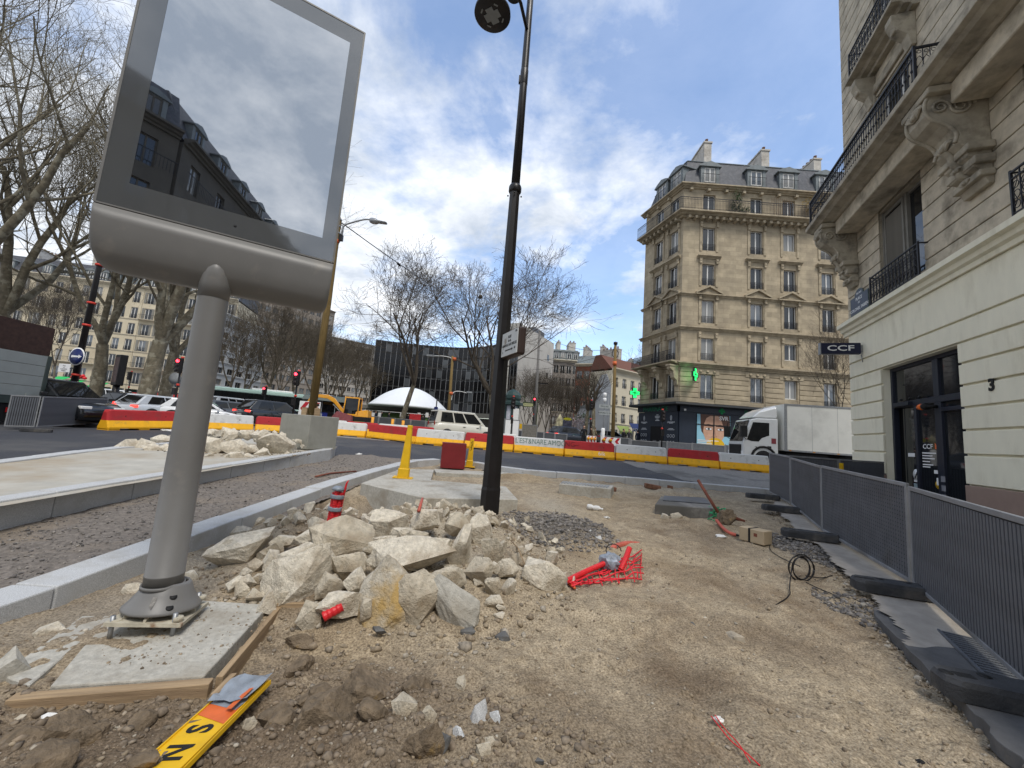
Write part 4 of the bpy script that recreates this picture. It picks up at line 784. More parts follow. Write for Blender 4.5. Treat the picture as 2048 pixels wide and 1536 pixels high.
# drain channel and bricks
zt3 = .44; dr = thing('drain_channel', 'pale concrete drain channel block with a grey grating in the dirt', 'drain')
def PR(u, v): p = HG(u, v, lambda x, y: zt3); return (p.x, p.y)
poly_slab([PR(1118, 968), PR(1222, 978), PR(1228, 971), PR(1126, 962)], .1, zt3, 'channel', concM, .01, dr)
for k in range(16):
    f = k/16; a_, b_ = PR(1124+96*f, 967+9.4*f), PR(1129+96*f, 963.3+8.6*f); mb = MB(); mb.bx(0, math.dist(a_, b_), 0, .025, zt3+.001, zt3+.014); mb.build('grating_bar', steelM, dr, frame((*a_, 0), (b_[0]-a_[0], b_[1]-a_[1])))
for (u, v), sz, lb in (((1305, 977), (.42, .2, .12), 'rusty brown brick block half buried near the far kerb'), ((1340, 978), (.14, .1, .09), 'small broken brick right of the rusty brick block'), ((1226, 982), (.16, .14, .1), 'dark small block at the right end of the drain channel')):
    p = GD(u, v); mb = MB(); mb.cb((0, 0, 0), sz); o = mb.build('brick', mat('old brick', (.19, .095, .06), .9, .4, 9, .5, 30), None, TR(p.x, p.y, p.z+.05) @ RZ(-10) @ RY(6), .012, 2); tag(o, lb, 'brick')
# ================================================================== SITE FENCES
fslD = mat('fence backing', (.03, .032, .037), .6, .2, 4, 0)
_fc = {}
def fence_panel(a, b, style, label, group, h=1.06, m2=None, foot=None):
    a = Vector(a); b = Vector(b); L = (Vector((b.x, b.y))-Vector((a.x, a.y))).length
    o = thing('site_fence', label, 'fence', frame((a.x, a.y, 0), (b.x-a.x, b.y-a.y)), group)
    za, zb = a.z, b.z
    def zz_(x): return za+(zb-za)*x/L
    Sh = Matrix.Identity(4); Sh[2][0] = (zb-za)/L; Sh[2][3] = za+.06
    mb = MB()
    for x in (.018, L-.018): mb.bx(x-.018, x+.018, -.018, .018, 0, h, Sh)
    mb.bx(0, L, -.016, .016, h-.045, h, Sh); mb.bx(.03, L-.03, -.016, .016, 0, .04, Sh); mb.build('frame', fenM, o, None, .004)
    if style == 'slat':
        n = int((L-.08)/.052); st = (L-.08)/n; mb = MB(); mb.prism([(-.017, 0), (-.017, h-.1), (.017, h-.1), (.017, 0)], -.012, .004)
        me = mb.data('slat', fslM); mb = MB(); mb.bx(.036, L-.036, .006, .010, .042, h-.047, Sh); mb.build('backing_sheet', fslD, o)
        for k in range(n):
            x = .04+st*(k+.5); s = ob('slat', me, o, TR(x, -.0, zz_(x)+.06+.045))
    else:
        mb = MB(); n = int((L-.08)/.05); st = (L-.08)/n
        for k in range(n+1): mb.bx(.04+st*k-.014, .04+st*k+.014, -.004, -.001, .041, h-.046, Sh)
        nz_ = 21
        for k in range(nz_): z = .045+(h-.1)*k/nz_; mb.bx(.037, L-.037, -.0005, .002, z, z+.034, Sh)
        stuff(mb.build('perforated_sheet', fslM, o))
        mb = MB(); mb.bx(.037, L-.037, .004, .0055, .042, h-.047, Sh); mb.build('dust_sheet', m2 or fslD, o)
    return o
def rubber_foot(x, y, z, rz, label, s=1.0, grp='black rubber fence feet'):
    o = thing('rubber_foot', label, 'fence foot', TR(x, y, z) @ RZ(rz), grp)
    if 'foot' not in _fc:
        P = [(x*.92, y*.86) for x, y in ((-.42, -.07), (-.36, -.125), (-.1, -.135), (.1, -.135), (.36, -.125), (.42, -.07), (.42, .07), (.36, .125), (.1, .135), (-.1, .135), (-.36, .125), (-.42, .07))]
        mb = MB(); n = len(P); R_1 = [(x, y, 0) for x, y in P]; R_2 = [(x, y, .085) for x, y in P]; R_3 = [(x*.955, y*.9, .115) for x, y in P]
        mb.loft([R_1, R_2, R_3], False); me = mb.data('body', rubM)
        mb = MB(); mb.bx(-.05, .05, -.03, .03, .1152, .1165); h1 = mb.data('post_hole', blackM)
        mb = MB(); mb.cyl((0, 0, .1152), (0, 0, .1165), .035, 12); h2 = mb.data('hand_hole', blackM); _fc['foot'] = (me, h1, h2)
    me, h1, h2 = _fc['foot']; ob('body', me, o)
    for x_ in (-.25, .25): ob('post_hole', h1, o, TR(x_, 0, 0))
    for x_ in (-.12, .12): ob('hand_hole', h2, o, TR(x_, .05, 0))
    ob('hand_hole', h2, o, TR(-.34, .0, 0)); return o
f0 = G(1828, 1180, .075); f1 = G(1646, 1069, .075); f2 = G(1583, 1014, .075); f3 = G(1540, 990, .08)
dn = Vector((-.53, -.85)).normalized()*2.35
fm1 = Vector((f0.x+dn.x, f0.y+dn.y, .09)); dn2 = Vector((-.33, -.94))*2.35; fm2 = Vector((fm1.x+dn2.x, fm1.y+dn2.y, .09)); fm3 = Vector((fm2.x+dn2.x, fm2.y+dn2.y, .09))
FG = 'dark site fence panels along the bank'
def off(p, q, k=.03): d = (Vector(q)-Vector(p)); d.z = 0; d.normalize(); return Vector(p)+d*k
fence_panel(off(f0, fm1), fm1, 'slat', 'nearest site fence panel with vertical slats at the right picture edge', FG)
fence_panel(fm1, fm2, 'slat', 'site fence panel beside the viewer, out at the right edge', FG); fence_panel(fm2, fm3, 'slat', 'site fence panel behind the viewer at the right edge', FG)
fence_panel(f1, off(f0, f1), 'mesh', 'long site fence panel with a perforated sheet in front of the bank door', FG, 1.09)
fence_panel(off(f2, f1), off(f1, f2, .02), 'mesh', 'short dusty perforated fence panel left of the bank door', FG, 1.08)
fence_panel(f3, off(f2, f3), 'slat', 'farthest slatted fence panel at the corner of the works', FG, 1.1)
g1 = Vector((f3.x+2.2, f3.y+.35, f3.z)); g2 = Vector((g1.x+2.4, g1.y+.6, g1.z+.03))
fence_panel(off(f3, g1), g1, 'slat', 'slatted fence panel closing the works below the white truck', FG, 1.06); fence_panel(off(g1, g2), g2, 'slat', 'slatted fence panel behind the corner of the bank', FG, 1.06)
mb = MB(); mb.bx(-.025, .025, -.05, .05, 0, 1.0); o = mb.build('marker_stake', yelM, None, TR(g1.x+.0, g1.y-.1, T(g1.x, g1.y)+.08)); tag(o, 'yellow stake standing between two fence panels near the truck', 'stake')
for (u, v), rz, lb in (((1838, 1196), -16, 'black rubber foot under the joint of the slatted and perforated panels'), ((1648, 1082), -18, 'black rubber foot below the dusty short panel joint'), ((1585, 1026), -14, 'black rubber foot second from the far end of the fence'), ((1542, 1000), -8, 'black rubber foot at the far corner of the fence')):
    p = G(u, v, .08); d = -.20; rubber_foot(p.x+d*.9, p.y+.05, T(p.x, p.y)+.088, rz, lb)
rubber_foot(fm1.x-.12, fm1.y+.04, .092, -17, 'big black rubber foot at the lower right corner of the picture')
rubber_foot(fm2.x-.20, fm2.y, .092, -12, 'black rubber foot beside the viewer, out at the right edge')
# grating let into the pavement behind the near fence panel
gr = thing('floor_grating', 'long black floor grating let into the pavement beside the near fence', 'grating', frame((*G(1880, 1258, .09).xy, .094), (dn.x, dn.y)))
mb = MB(); mb.bx(0, 1.55, .0, .34, -.002, .002); mb.build('pit', blackM, gr)
mb = MB(); mb.bx(0, .024, .005, .335, .002, .014); me = mb.data('bar', fslM)
for k in range(30): ob('bar', me, gr, TR(.02+.051*k, 0, 0))
mb = MB(); mb.bx(0, 1.56, -.02, -.001, .0, .016); mb.bx(0, 1.56, .341, .36, .0, .016); mb.build('rim', fslM, gr)
# cracks are real gaps between the asphalt patches
for P in ([(1745, 1212), (1790, 1266), (1852, 1332), (1925, 1398), (1985, 1465), (2048, 1530), (2330, 1536), (2300, 1440), (2048, 1385), (1900, 1262), (1830, 1203)],):
    q = [G(u, v, .085) for u, v in P]; rr = random.Random(9); pp_ = []
    for a, b in zip(q, q[1:]+q[:1]):
        for k in range(5): c = a+(b-a)*(k+rr.uniform(-.3, .3)*(k > 0))/5; pp_.append((c.x+rr.uniform(-.02, .02), c.y+rr.uniform(-.02, .02)))
    poly_slab(pp_, .0, .086, 'asphalt_patch', paveM, .006, None)
    bpy.context.scene.collection.objects[-1]['kind'] = 'structure'
# ================================================================== CONCRETE BARRIERS
def barrier(a, b, colm, label, group, y_=byelM, taper=1.0):
    a = Vector(a); b = Vector(b); L = (Vector((b.x, b.y))-Vector((a.x, a.y))).length-.05
    o = thing('traffic_barrier', label, 'barrier', frame((a.x, a.y, 0), (b.x-a.x, b.y-a.y)), group)
    Sh = Matrix.Identity(4); Sh[2][0] = (b.z-a.z)/L; Sh[2][3] = a.z
    lo = lambda x, e: [(x, 0+e, .07), (x, 0+e, .13), (x, .10+e, .38), (x, .50-e, .38), (x, .60-e, .13), (x, .60-e, .07)]
    up = lambda x, e, zt_: [(x, .1025+e, .381), (x, .155+e, zt_-.03), (x, .18+e, zt_), (x, .42-e, zt_), (x, .445-e, zt_-.03), (x, .4975-e, .381)]
    mb = MB(); mb.loft([lo(.0, .05), lo(.04, 0), lo(L-.04, 0), lo(L, .05)], False, True, Sh)
    for x0_ in (.02, L*.40, L-.42): mb.bx(x0_, x0_+.40, .02, .58, 0, .071, Sh)
    mb.build('yellow_base', y_, o)
    mb = MB(); mb.loft([up(0, .06, .70), up(.05, .01, .785), up(.10, 0, .80), up(L-.10, 0, .80), up(L-.05, .01, .785), up(L, .06, .70)], False, True, Sh); mb.build('upper_wall', colm, o)
    for f in (.22, .78): mb = MB(); mb.cyl((L*f, .128, .56), (L*f, .123, .56), .022, 10, Sh); mb.build('lifting_hole', blackM, o)
    return o
J = [(215, 861), (362, 859.5), (509, 863.5), (622, 868.5), (731, 876), (829, 888), (927, 896), (1027, 904.5), (1129, 913), (1232, 920.6), (1337, 929.3), (1442, 939), (1545, 947.5)]
JP = [G(u, v) for u, v in J]
BG = 'front row of concrete traffic barriers'
names = [(bredM, 'leftmost red and yellow barrier left of the billboard pole'), (bwhtM, 'white and yellow barrier right behind the billboard pole'), (bredM, 'red and yellow barrier left of the concrete block'), (bwhtM, 'white and yellow barrier right of the concrete block'), (bredM, 'red and yellow barrier with a chipped foot left of the yellow post'),
 (bwhtM, 'white and yellow barrier behind the tall yellow post and the red box'), (bredM, 'red and yellow barrier half hidden by the black lamp post'), (bwhtM, 'white and yellow barrier covered in green graffiti'), (bredM, 'red and yellow barrier right of the graffiti one with a white tag'), (bwhtM, 'white and yellow barrier below the red chevron boards'), (bredM, 'red and yellow barrier in front of the face poster'), (bwhtM, 'rightmost white and yellow barrier in front of the white truck')]
bars = []
for i, (mm, lb) in enumerate(names): bars.append(barrier(JP[i], JP[i+1], mm, lb, BG))
grf = mat('green spray', (.02, .13, .09), .7, .1, 5, 0)
TILT = Matrix.Rotation(math.radians(90-7.2), 4, 'X')
text("L'EST&NARE.AMOO", .36, grf, 'graffiti', bars[7], TR(1.3, .118, .575+JP[7].z+.02) @ TILT @ Matrix.Scale(.80, 4, (1, 0, 0)), .001, 'CENTER', -.006)
text("NG~", .34, blackM, 'graffiti', bars[8], TR(.36, .118, .60+JP[8].z) @ TILT, .001, 'CENTER', -.008); text("6ik", .30, whtM, 'graffiti', bars[8], TR(1.85, .045, .26+JP[8].z) @ Matrix.Rotation(math.radians(68), 4, 'X'), .001, 'CENTER', -.003)
BG2 = 'second row of concrete traffic barriers'
def row2(lst, y0, lbs):
    for (u0, v0, u1, v1, mm), lb in zip(lst, lbs):
        a = AY(u0, v0, y0); b = AY(u1, v1, y0); a.z = T(a.x, a.y); b.z = T(b.x, b.y); barrier(a, b, mm, lb, BG2)
row2([(640, 862, 688.5, 864, bwhtM), (689.5, 864, 752, 869, bredM), (753, 869, 815, 873, bwhtM), (816, 873, 866, 878, bredM)], 25.2, ['white barrier of the second row behind the block', 'red barrier of the second row below the digger', 'white barrier of the second row left of the tall yellow post', 'red barrier of the second row left of the white van'])
row2([(990, 890, 1034, 894, bwhtM)], 23.5, ['white barrier of the second row right of the black lamp post'])
row2([(120, 812, 194, 808, bwhtM), (195, 808, 258, 812, bredM)], 30.5, ['white barrier far left beyond the black van', 'red barrier far left behind the black traffic totem'])
# ================================================================== CONCRETE BLOCK WITH WOODEN POLE
def Hp(x, y): return T(x, y)+.295
c0, c1, c2 = HG(616, 898, Hp), HG(557, 888, Hp), HG(646, 891, Hp); W = 1.12
blk = thing('concrete_block', 'square grey concrete ballast block holding the wooden pole', 'concrete block', frame((c0.x-.93, c0.y+.02, c0.z), (.93, -.32)))
mb = MB(); mb.bx(0, W, 0, W, 0, .98); mb.build('body', mat('ballast concrete', (.285, .28, .245), .85, .1, 3, .25, 60, c2=(.20, .195, .165), sc2=1.3, th=(.5, .75)), blk, None, .02, 2)
wd = [ (W/2-.24, W/2-.12), (W/2+.12, W/2+.24)]
bm_ = blk.matrix_world; pc = bm_ @ Vector((W/2, W/2, .98)); top = AY(679, 432, pc.y-.05)
up_ = thing('utility_pole', 'leaning wooden utility pole standing in the concrete block, with a street lamp arm', 'utility pole', TR(pc.x, pc.y, pc.z))
tv = top-pc
mb = MB(); mb.tube([(0, 0, 0), tv*.5+Vector((.02, 0, 0)), tv*.97, tv*.985, tv], [.118, .105, .085, .08, .01], 14); mb.build('pole', poleM, up_)
for k, (dx, dy) in enumerate(((-.17, -.10), (.16, -.12), (-.15, .14), (.17, .12))): mb = MB(); mb.cb((dx, dy, .11), (.16, .09, .24)); mb.build('wedge', woodM, up_, RZ(20*k), .005)
mb = MB(); mb.cyl(tv*.855, tv*.875, .098, 14); mb.build('orange_band', mat('orange tape', (.62, .13, .035)), up_)
for f in (.905, .94, .975): mb = MB(); mb.cyl(tv*f, tv*f+Vector((0, 0, .05)), .097, 14); mb.build('steel_strap', steelM, up_)
sx = .105; lt = AY(768, 448, pc.y)-pc
mb = MB(); b0 = tv*.90+Vector((sx+.05, -.05, 0)); b1 = tv*.955+Vector((sx+.09, -.05, -.05)); mb.tube(smooth([b0, b1, tv*.985+Vector((sx+.25, -.08, -.18)), Vector((lt.x-.55, lt.y-.05, lt.z+.12)), Vector((lt.x-.25, lt.y-.05, lt.z+.03))], 2), .027, 8); mb.build('lamp_arm', steelM, up_)
mb = MB(); l0 = Vector((lt.x-.45, lt.y-.05, lt.z+.06)); mb.loft([[(l0.x+x_, l0.y+y_*w_, l0.z+z_-x_*.10) for y_, z_ in ((-.10, 0), (-.06, .05*h_), (.06, .05*h_), (.10, 0), (.06, -.05*h_), (-.06, -.05*h_))] for x_, w_, h_ in ((0, .5, 1.2), (.08, 1, 1.6), (.2, 1, 1.5), (.28, 1, .7), (.52, 1, .5), (.56, .6, .4))], True); mb.build('luminaire', steelM, up_)
mb = MB(); mb.bx(sx-.01, sx+.10, -.1, .0, tv.z*.87, tv.z*.90, TR(tv.x*.88, 0, 0)); mb.tube(smooth([tv*.96+Vector((.1, 0, 0)), tv*.93+Vector((.2, 0, 0)), tv*.88+Vector((.16, 0, 0)), tv*.85+Vector((.08, 0, 0))], 2), .012, 6); mb.build('cable_box', blkM, up_)
# further poles and the cable strung between them
def pole_at(u0, v0, u1, v1, y, r, m, label, name='utility_pole', cat='utility pole'):
    b = AY(u0, v0, y); tp = AY(u1, v1, y); b.z = T(b.x, b.y); tp.x = tp.x*.6+b.x*.4; o = thing(name, label, cat, TR(*b)); mb = MB(); q = tp-b; mb.tube([(0, 0, -.2), q*.5, q], [r*1.15, r, r*.8], 12); mb.build('pole', m, o); return o, tp
p3, t3 = pole_at(1226, 875, 1229, 690, 30, .13, poleM, 'wooden utility pole standing left of the pharmacy')
mb = MB(); q = t3-p3.matrix_world.translation; mb.lathe([(.02, .0), (.16, .05), (.16, .22), (.02, .28)], 12, TR(*q)); mb.tube(smooth([q+Vector((-.1, 0, -.3)), q+Vector((-.3, 0, -.8)), q+Vector((.1, 0, -1.1)), q+Vector((.3, 0, -.6)), q+Vector((.1, 0, -.4))], 2), .03, 6); mb.build('camera_and_cable', blkM, p3)
mb = MB(); mb.cyl(q+Vector((0, 0, -1.6)), q+Vector((0, 0, -1.3)), .16, 12); mb.build('orange_band', mat('orange tape', (.62, .13, .035)), p3)
p4, t4 = pole_at(1070, 850, 1077, 661, 46, .16, mat('grey pole', (.22, .21, .20), .8), 'tall grey pole in front of the white building behind the square')
mb = MB(); q = t4-p4.matrix_world.translation; mb.bx(0, 1.2, -.1, .1, q.z*.5, q.z*.5+.12); mb.build('bracket', blkM, p4)
p5, t5 = pole_at(896, 850, 903, 712, 38, .15, poleM, 'wooden pole with two lamp arms in front of the glass building')
q = t5-p5.matrix_world.translation
for z, L in ((q.z-.1, -2.0), (q.z*.55, 1.5)):
    mb = MB(); mb.tube(smooth([(.1*L/abs(L), 0, z-.9), (.15*L/abs(L), 0, z-.1), (L*.5, 0, z+.05), (L, 0, z-.02 if L < 0 else z-.1)], 2), .032, 6); mb.build('lamp_arm', whtM, p5); mb = MB(); mb.bx(min(L, L*1.35), max(L, L*1.35), -.12, .12, z-.08, z+.06); mb.build('luminaire', steelM, p5)
for z in (q.z-.4, q.z*.5, q.z*.25): mb = MB(); mb.cyl((0, 0, z), (0, 0, z+.25), .19, 12); mb.build('orange_band', mat('orange tape', (.62, .13, .035)), p5)
def cable(a, b, sag, r, label):
    a = Vector(a); b = Vector(b); mb = MB(); mb.tube([a+(b-a)*f+Vector((0, 0, -sag*4*f*(1-f))) for f in [k/24 for k in range(25)]], r, 5); tag(mb.build('overhead_cable', blkM), label, 'cable')
ca = pc+tv*.965+Vector((.1, 0, 0)); cable(ca, t4, 1.1, .017, 'black cable running from the lamp pole down towards the grey pole'); cable(t4, t3-Vector((0, 0, .3)), .9, .018, 'black cable between the grey pole and the pole by the pharmacy')
cable(t3-Vector((0, 0, .5)), AY(990, 735, 48), .8, .014, 'thin lower cable from the pharmacy pole across the trees')
mb = MB(); f = .10; c = ca+(t4-ca)*f-Vector((0, 0, 1.1*4*f*(1-f))); mb.cyl(c-Vector((.06, -.1, -.05)), c+Vector((.06, .1, -.05)), .05, 8); o = mb.build('cable_clamp', blkM); tag(o, 'small black clamp on the cable beside the lamp arm', 'clamp')
# ================================================================== FACADE TOOLS
def masonry(q, w=1.1, h=.43, k=.74):             # ashlar joints cut in the stone, and blocks of slightly different tone
    t = q.node_tree; b = t.nodes['Principled BSDF']; src = b.inputs['Base Color'].links[0].from_socket; co = t.nodes.new('ShaderNodeTexCoord'); sp = t.nodes.new('ShaderNodeSeparateXYZ'); cb2 = t.nodes.new('ShaderNodeCombineXYZ'); t.links.new(co.outputs['Object'], sp.inputs[0]); t.links.new(sp.outputs[0], cb2.inputs[0]); t.links.new(sp.outputs[2], cb2.inputs[1])
    br = t.nodes.new('ShaderNodeTexBrick'); t.links.new(cb2.outputs[0], br.inputs[0]); br.inputs['Color1'].default_value = (.86, .86, .86, 1); br.inputs['Color2'].default_value = (1.1, 1.1, 1.1, 1); br.inputs['Mortar'].default_value = (k, k, k, 1); br.inputs['Scale'].default_value = 1; br.inputs['Mortar Size'].default_value = .012; br.inputs['Brick Width'].default_value = w; br.inputs['Row Height'].default_value = h
    m_ = t.nodes.new('ShaderNodeMix'); m_.data_type = 'RGBA'; m_.blend_type = 'MULTIPLY'; m_.inputs[0].default_value = 1; t.links.new(src, m_.inputs[6]); t.links.new(br.outputs[0], m_.inputs[7]); t.links.new(m_.outputs[2], b.inputs['Base Color'])
stoneM = mat('facade stone', (.43, .358, .25), .9, .18, 1.2, .3, 12, c2=(.28, .235, .17), sc2=.7, th=(.42, .72)); masonry(stoneM)
trimM = mat('stone trim', (.405, .34, .24), .9, .22, 2, .3, 12, c2=(.21, .175, .125), sc2=1.4, th=(.5, .72))
slateM = mat('slate', (.062, .066, .078), .6, .3, 4, .3, 20, c2=(.10, .10, .11), sc2=2, th=(.5, .7))
zincM = mat('zinc', (.16, .18, .185), .5, .2, 3, .1, 20)
winM = mat('white window frame', (.66, .65, .62), .5, .05, 3, 0)
paneM = glass('window pane'); paneB = glass('bright pane', (.05, .06, .07), .02, 2.3); curtM = glass('curtained pane', (.22, .22, .21), .05, 1.8)
darkM2 = mat('dark interior', (.010, .010, .011), .9, .1, 3, 0)
def wall(mb, L, z0, z1, ops, dep, x0=0):
    xs = sorted({x0, L}|{v for o in ops for v in o[:2]}); zs = sorted({z0, z1}|{v for o in ops for v in o[2:4]})
    for i in range(len(xs)-1):
        for j in range(len(zs)-1):
            cx_, cz_ = (xs[i]+xs[i+1])/2, (zs[j]+zs[j+1])/2
            if any(o[0] < cx_ < o[1] and o[2] < cz_ < o[3] for o in ops): continue
            mb.add([(xs[i], 0, zs[j]), (xs[i+1], 0, zs[j]), (xs[i+1], 0, zs[j+1]), (xs[i], 0, zs[j+1])], [(0, 1, 2, 3)])
    for a, b, c, d in [o[:4] for o in ops]:
        mb.add([(a, 0, c), (b, 0, c), (b, 0, d), (a, 0, d), (a, dep, c), (b, dep, c), (b, dep, d), (a, dep, d)], [(0, 4, 5, 1), (1, 5, 6, 2), (2, 6, 7, 3), (3, 7, 4, 0)])
    return mb
_wc = {}
def win_meshes(w, h, kind='french'):
    k = (round(w, 2), round(h, 2), kind)
    if k in _wc: return _wc[k]
    f = .065; mb = MB(); d0, d1 = -.06, .0
    mb.bx(0, f, d0, d1, 0, h); mb.bx(w-f, w, d0, d1, 0, h); mb.bx(f, w-f, d0, d1, h-f, h); mb.bx(f, w-f, d0, d1, 0, f*1.3)
    mb.bx(w/2-.055, w/2+.055, d0-.012, d1, f*1.3, h-f)
    fr = mb.data('window', winM); ps = []
    for a, b in ((f, w/2-.055), (w/2+.055, w-f)):
        mb = MB(); mb.bx(a, b, -.03, -.022, f*1.3, h-f); ps.append(mb)
    _wc[k] = (fr, [[p.data('pane', q) for p in ps] for q in (paneM, paneB, curtM)]); return _wc[k]
def rail_mesh(w, h=.62):
    k = ('rail', round(w, 2), h)
    if k in _wc: return _wc[k]
    mb = MB(); mb.bx(-.03, w+.03, -.03, .0, h-.03, h); mb.bx(-.03, w+.03, -.025, -.005, .10, .12); mb.bx(-.03, w+.03, -.025, -.005, h-.14, h-.12)
    n = max(4, int(w/.12))
    for i in range(n+1): x = w*i/n; mb.bx(x-.009, x+.009, -.024, -.006, 0, h-.03)
    for i in range(n):
        x = w*(i+.5)/n
        for zc_, r in ((.24, .045), (.38, .05)):
            if zc_+r > h-.12: continue
            mb.tube([(x+r*math.cos(a), -.015, zc_+r*math.sin(a)) for a in [q*math.pi/3 for q in range(7)]], .010, 3, False, False)
    _wc[k] = mb.data('railing', ironM); return _wc[k]
wr = random.Random(44)
def window(parent, M, x0, x1, z0, z1, dep, rail=True, tone=None, ry=-.10):
    fr, ps = win_meshes(x1-x0, z1-z0); k = tone if tone is not None else wr.choice((0, 0, 1, 1, 2, 0))
    wo = ob('window', fr, parent, M @ TR(x0, dep, z0))
    for p in ps[k]: ob('pane', p, wo)
    if rail: ob('railing', rail_mesh(x1-x0), wo, TR(0, ry-dep+.08, 0))
    return wo
def cornice_prof(h, out): return [(0, 0), (-out*.25, 0), (-out*.3, h*.25), (-out*.55, h*.35), (-out*.65, h*.6), (-out, h*.68), (-out, h), (0, h)]
def cornice(mb, x0, x1, z, h, out, M=None, xm0=0, xm1=0):     # moulding along x, mitred by xm
    P = cornice_prof(h, out); rg = []
    for x, s in ((x0, xm0), (x1, xm1)): rg.append([(x+s*y, y, z+zz_) for y, zz_ in P])
    return mb.loft(rg, False, True, M)
# ================================================================== PHARMACY BUILDING (Haussmann corner block)
cp = Vector((14.86, 34.7, 0)); eL = Vector((-.2934, .956)); LF, LL = 17.0, 5.7
phB = thing('apartment_building', 'tall stone corner apartment building with slate mansard roof above a dark pharmacy', 'building', frame(cp, (1, 0)))
ML = phB.matrix_world.inverted() @ frame((cp.x+eL.x*LL, cp.y+eL.y*LL, 0), (-eL.x, -eL.y)); MF = Matrix.Identity(4)
colsF = [2.42, 6.88, 9.95, 13.45]; colsL = [LL-3.45, LL-1.25]; WW = 1.14
floors = [(5.80, 8.02), (9.30, 11.34), (12.75, 14.90), (16.30, 18.36), (19.68, 21.95), (23.30, 25.25)]
for M_, L_, cols in ((MF, LF, colsF), (ML, LL, colsL)):
    ops = [(c-WW/2, c+WW/2, a, b) for c in cols for a, b in floors]
    mb = MB(); wall(mb, L_, 8.55, 25.8, [o for o in ops if o[2] > 8.55], .32); wall(mb, L_, 5.3, 8.55, [o for o in ops if o[2] < 8], .32); mb.build('wall', stoneM, phB, M_)
    # rusticated first floor: separate courses
    z = 5.42
    while z < 8.3:
        xs_ = [0.0]+[v for c in sorted(cols) for v in (c-WW/2-.14, c+WW/2+.14)]+[L_]
        for i in range(0, len(xs_), 2):
            if xs_[i+1]-xs_[i] > .1: mb = MB(); mb.bx(xs_[i], xs_[i+1], -.06, -.002, z, z+.40); mb.build('stone_course', stoneM, phB, M_, .02)
        z += .455
    for ci, c in enumerate(cols):
        for fi, (a, b) in enumerate(floors):
            half = (M_ is MF and ci == 2 and fi in (0, 1, 4))
            window(phB, M_, c-WW/2, c+WW/2, a+(.55 if half else 0), b, .26, rail=(fi != 5 and not half))
            if half: mb = MB(); mb.bx(c-WW/2, c+WW/2, .02, .2, a-.02, a+.54); mb.build('planter_panel', trimM, phB, M_)
            if fi in (1, 2, 3, 4):
                for sx in (-1, 1):
                    x = c+sx*(WW/2+.19); mb = MB(); mb.bx(x-.10, x+.10, -.07, -.002, a-.1, b+.28); mb.build('pilaster', trimM, phB, M_, .015)
                    mb = MB(); mb.prism([(x-.11, b+.0), (x+.11, b+.0), (x+.13, b+.5), (x-.13, b+.5)], -.19, -.071); mb.cb((x, -.12, b+.28), (.18, .2, .12)); mb.build('bracket', trimM, phB, M_, .02)
            if fi in (3, 4) or fi == 2 and False: pass
            if fi == 3: mb = MB(); cornice(mb, c-1.08, c+1.08, b+.50, .26, .34); mb.build('window_cornice', trimM, phB, M_)
            if fi == 2:
                zt_ = b+.52; mb = MB(); mb.prism([(c-1.12, zt_), (c+1.12, zt_), (c, zt_+.62)], -.16, -.002); mb.build('pediment', trimM, phB, M_)
                mb = MB()
                for sx in (-1, 1): mb.prism([(c+sx*1.22, zt_), (c+sx*1.22, zt_+.14), (c, zt_+.80), (c, zt_+.63)], -.36, -.02)
                mb.bx(c-1.22, c+1.22, -.34, -.003, zt_-.10, zt_-.001); mb.build('pediment_moulding', trimM, phB, M_)
            if fi == 0:
                mb = MB(); mb.bx(c-1.05, c+1.05, -.10, -.003, b+.02, b+.42)
                for dx in (-.62, 0, .62): mb.lathe([(.02, .0), (.10, .02), (.13, .05), (.0, .06)], 10, TR(c+dx, -.10, b+.24) @ RX(90))
                mb.build('keystone_panel', trimM, phB, M_)
    # string courses, balconies and the main cornice
    xm0, xm1 = (0, 0); e0, e1 = (-.1, L_+.0)
    for z, h, o_ in ((8.58, .42, .42), (11.98, .30, .30), (15.18, .26, .22)):
        mb = MB(); cornice(mb, 0 if M_ is MF else -.2, L_ if M_ is MF else L_, z, h, o_, None, (.73 if M_ is MF else 0), (0 if M_ is MF else -.73)); mb.build('string_course', trimM, phB, M_)
    mb = MB(); cornice(mb, 0 if M_ is MF else -.3, L_, 22.75, .40, .92, None, (.73 if M_ is MF else 0), (0 if M_ is MF else -.73)); mb.build('balcony_slab', trimM, phB, M_)
    n = int(L_/.62); mb = MB(); mb.prism([(-.11, 0), (.11, 0), (.11, .24), (-.11, .24)], -.62, -.01); me = mb.data('modillion', trimM)
    for i in range(n): ob('modillion', me, phB, M_ @ TR(.35+i*(L_-.7)/(n-1), 0, 22.50))
    mb = MB(); cornice(mb, 0 if M_ is MF else -.3, L_, 25.72, .34, .55, None, (.73 if M_ is MF else 0), (0 if M_ is MF else -.73)); mb.build('cornice', trimM, phB, M_)
    for i in range(int(L_/1.65)): mb = MB(); mb.bx(.6+1.65*i-.12, .6+1.65*i+.12, -.35, -.01, 25.46, 25.715); mb.build('cornice_bracket', trimM, phB, M_)
    # long top balcony railing
    x0_, x1_ = (-.61, LF) if M_ is MF else (-.3, LL+.61); R_len = x1_-x0_; rl = MB()
    rl.bx(x0_, x1_, -.86, -.82, 24.30, 24.345); rl.bx(x0_, x1_, -.855, -.825, 23.28, 23.30); rl.bx(x0_, x1_, -.855, -.825, 24.12, 24.14); rail = rl.build('balcony_railing', ironM, phB, M_)
    mb = MB(); mb.bx(-.010, .010, -.85, -.83, 23.17, 24.30); mb.lathe([(.008, 0), (.03, .03), (.008, .06)], 6, TR(0, -.84, 23.7)); me = mb.data('baluster', ironM); n = int(R_len/.135)
    for i in range(n+1): ob('baluster', me, rail, TR(x0_+R_len*i/n, 0, 0))
ob_ = MB(); 
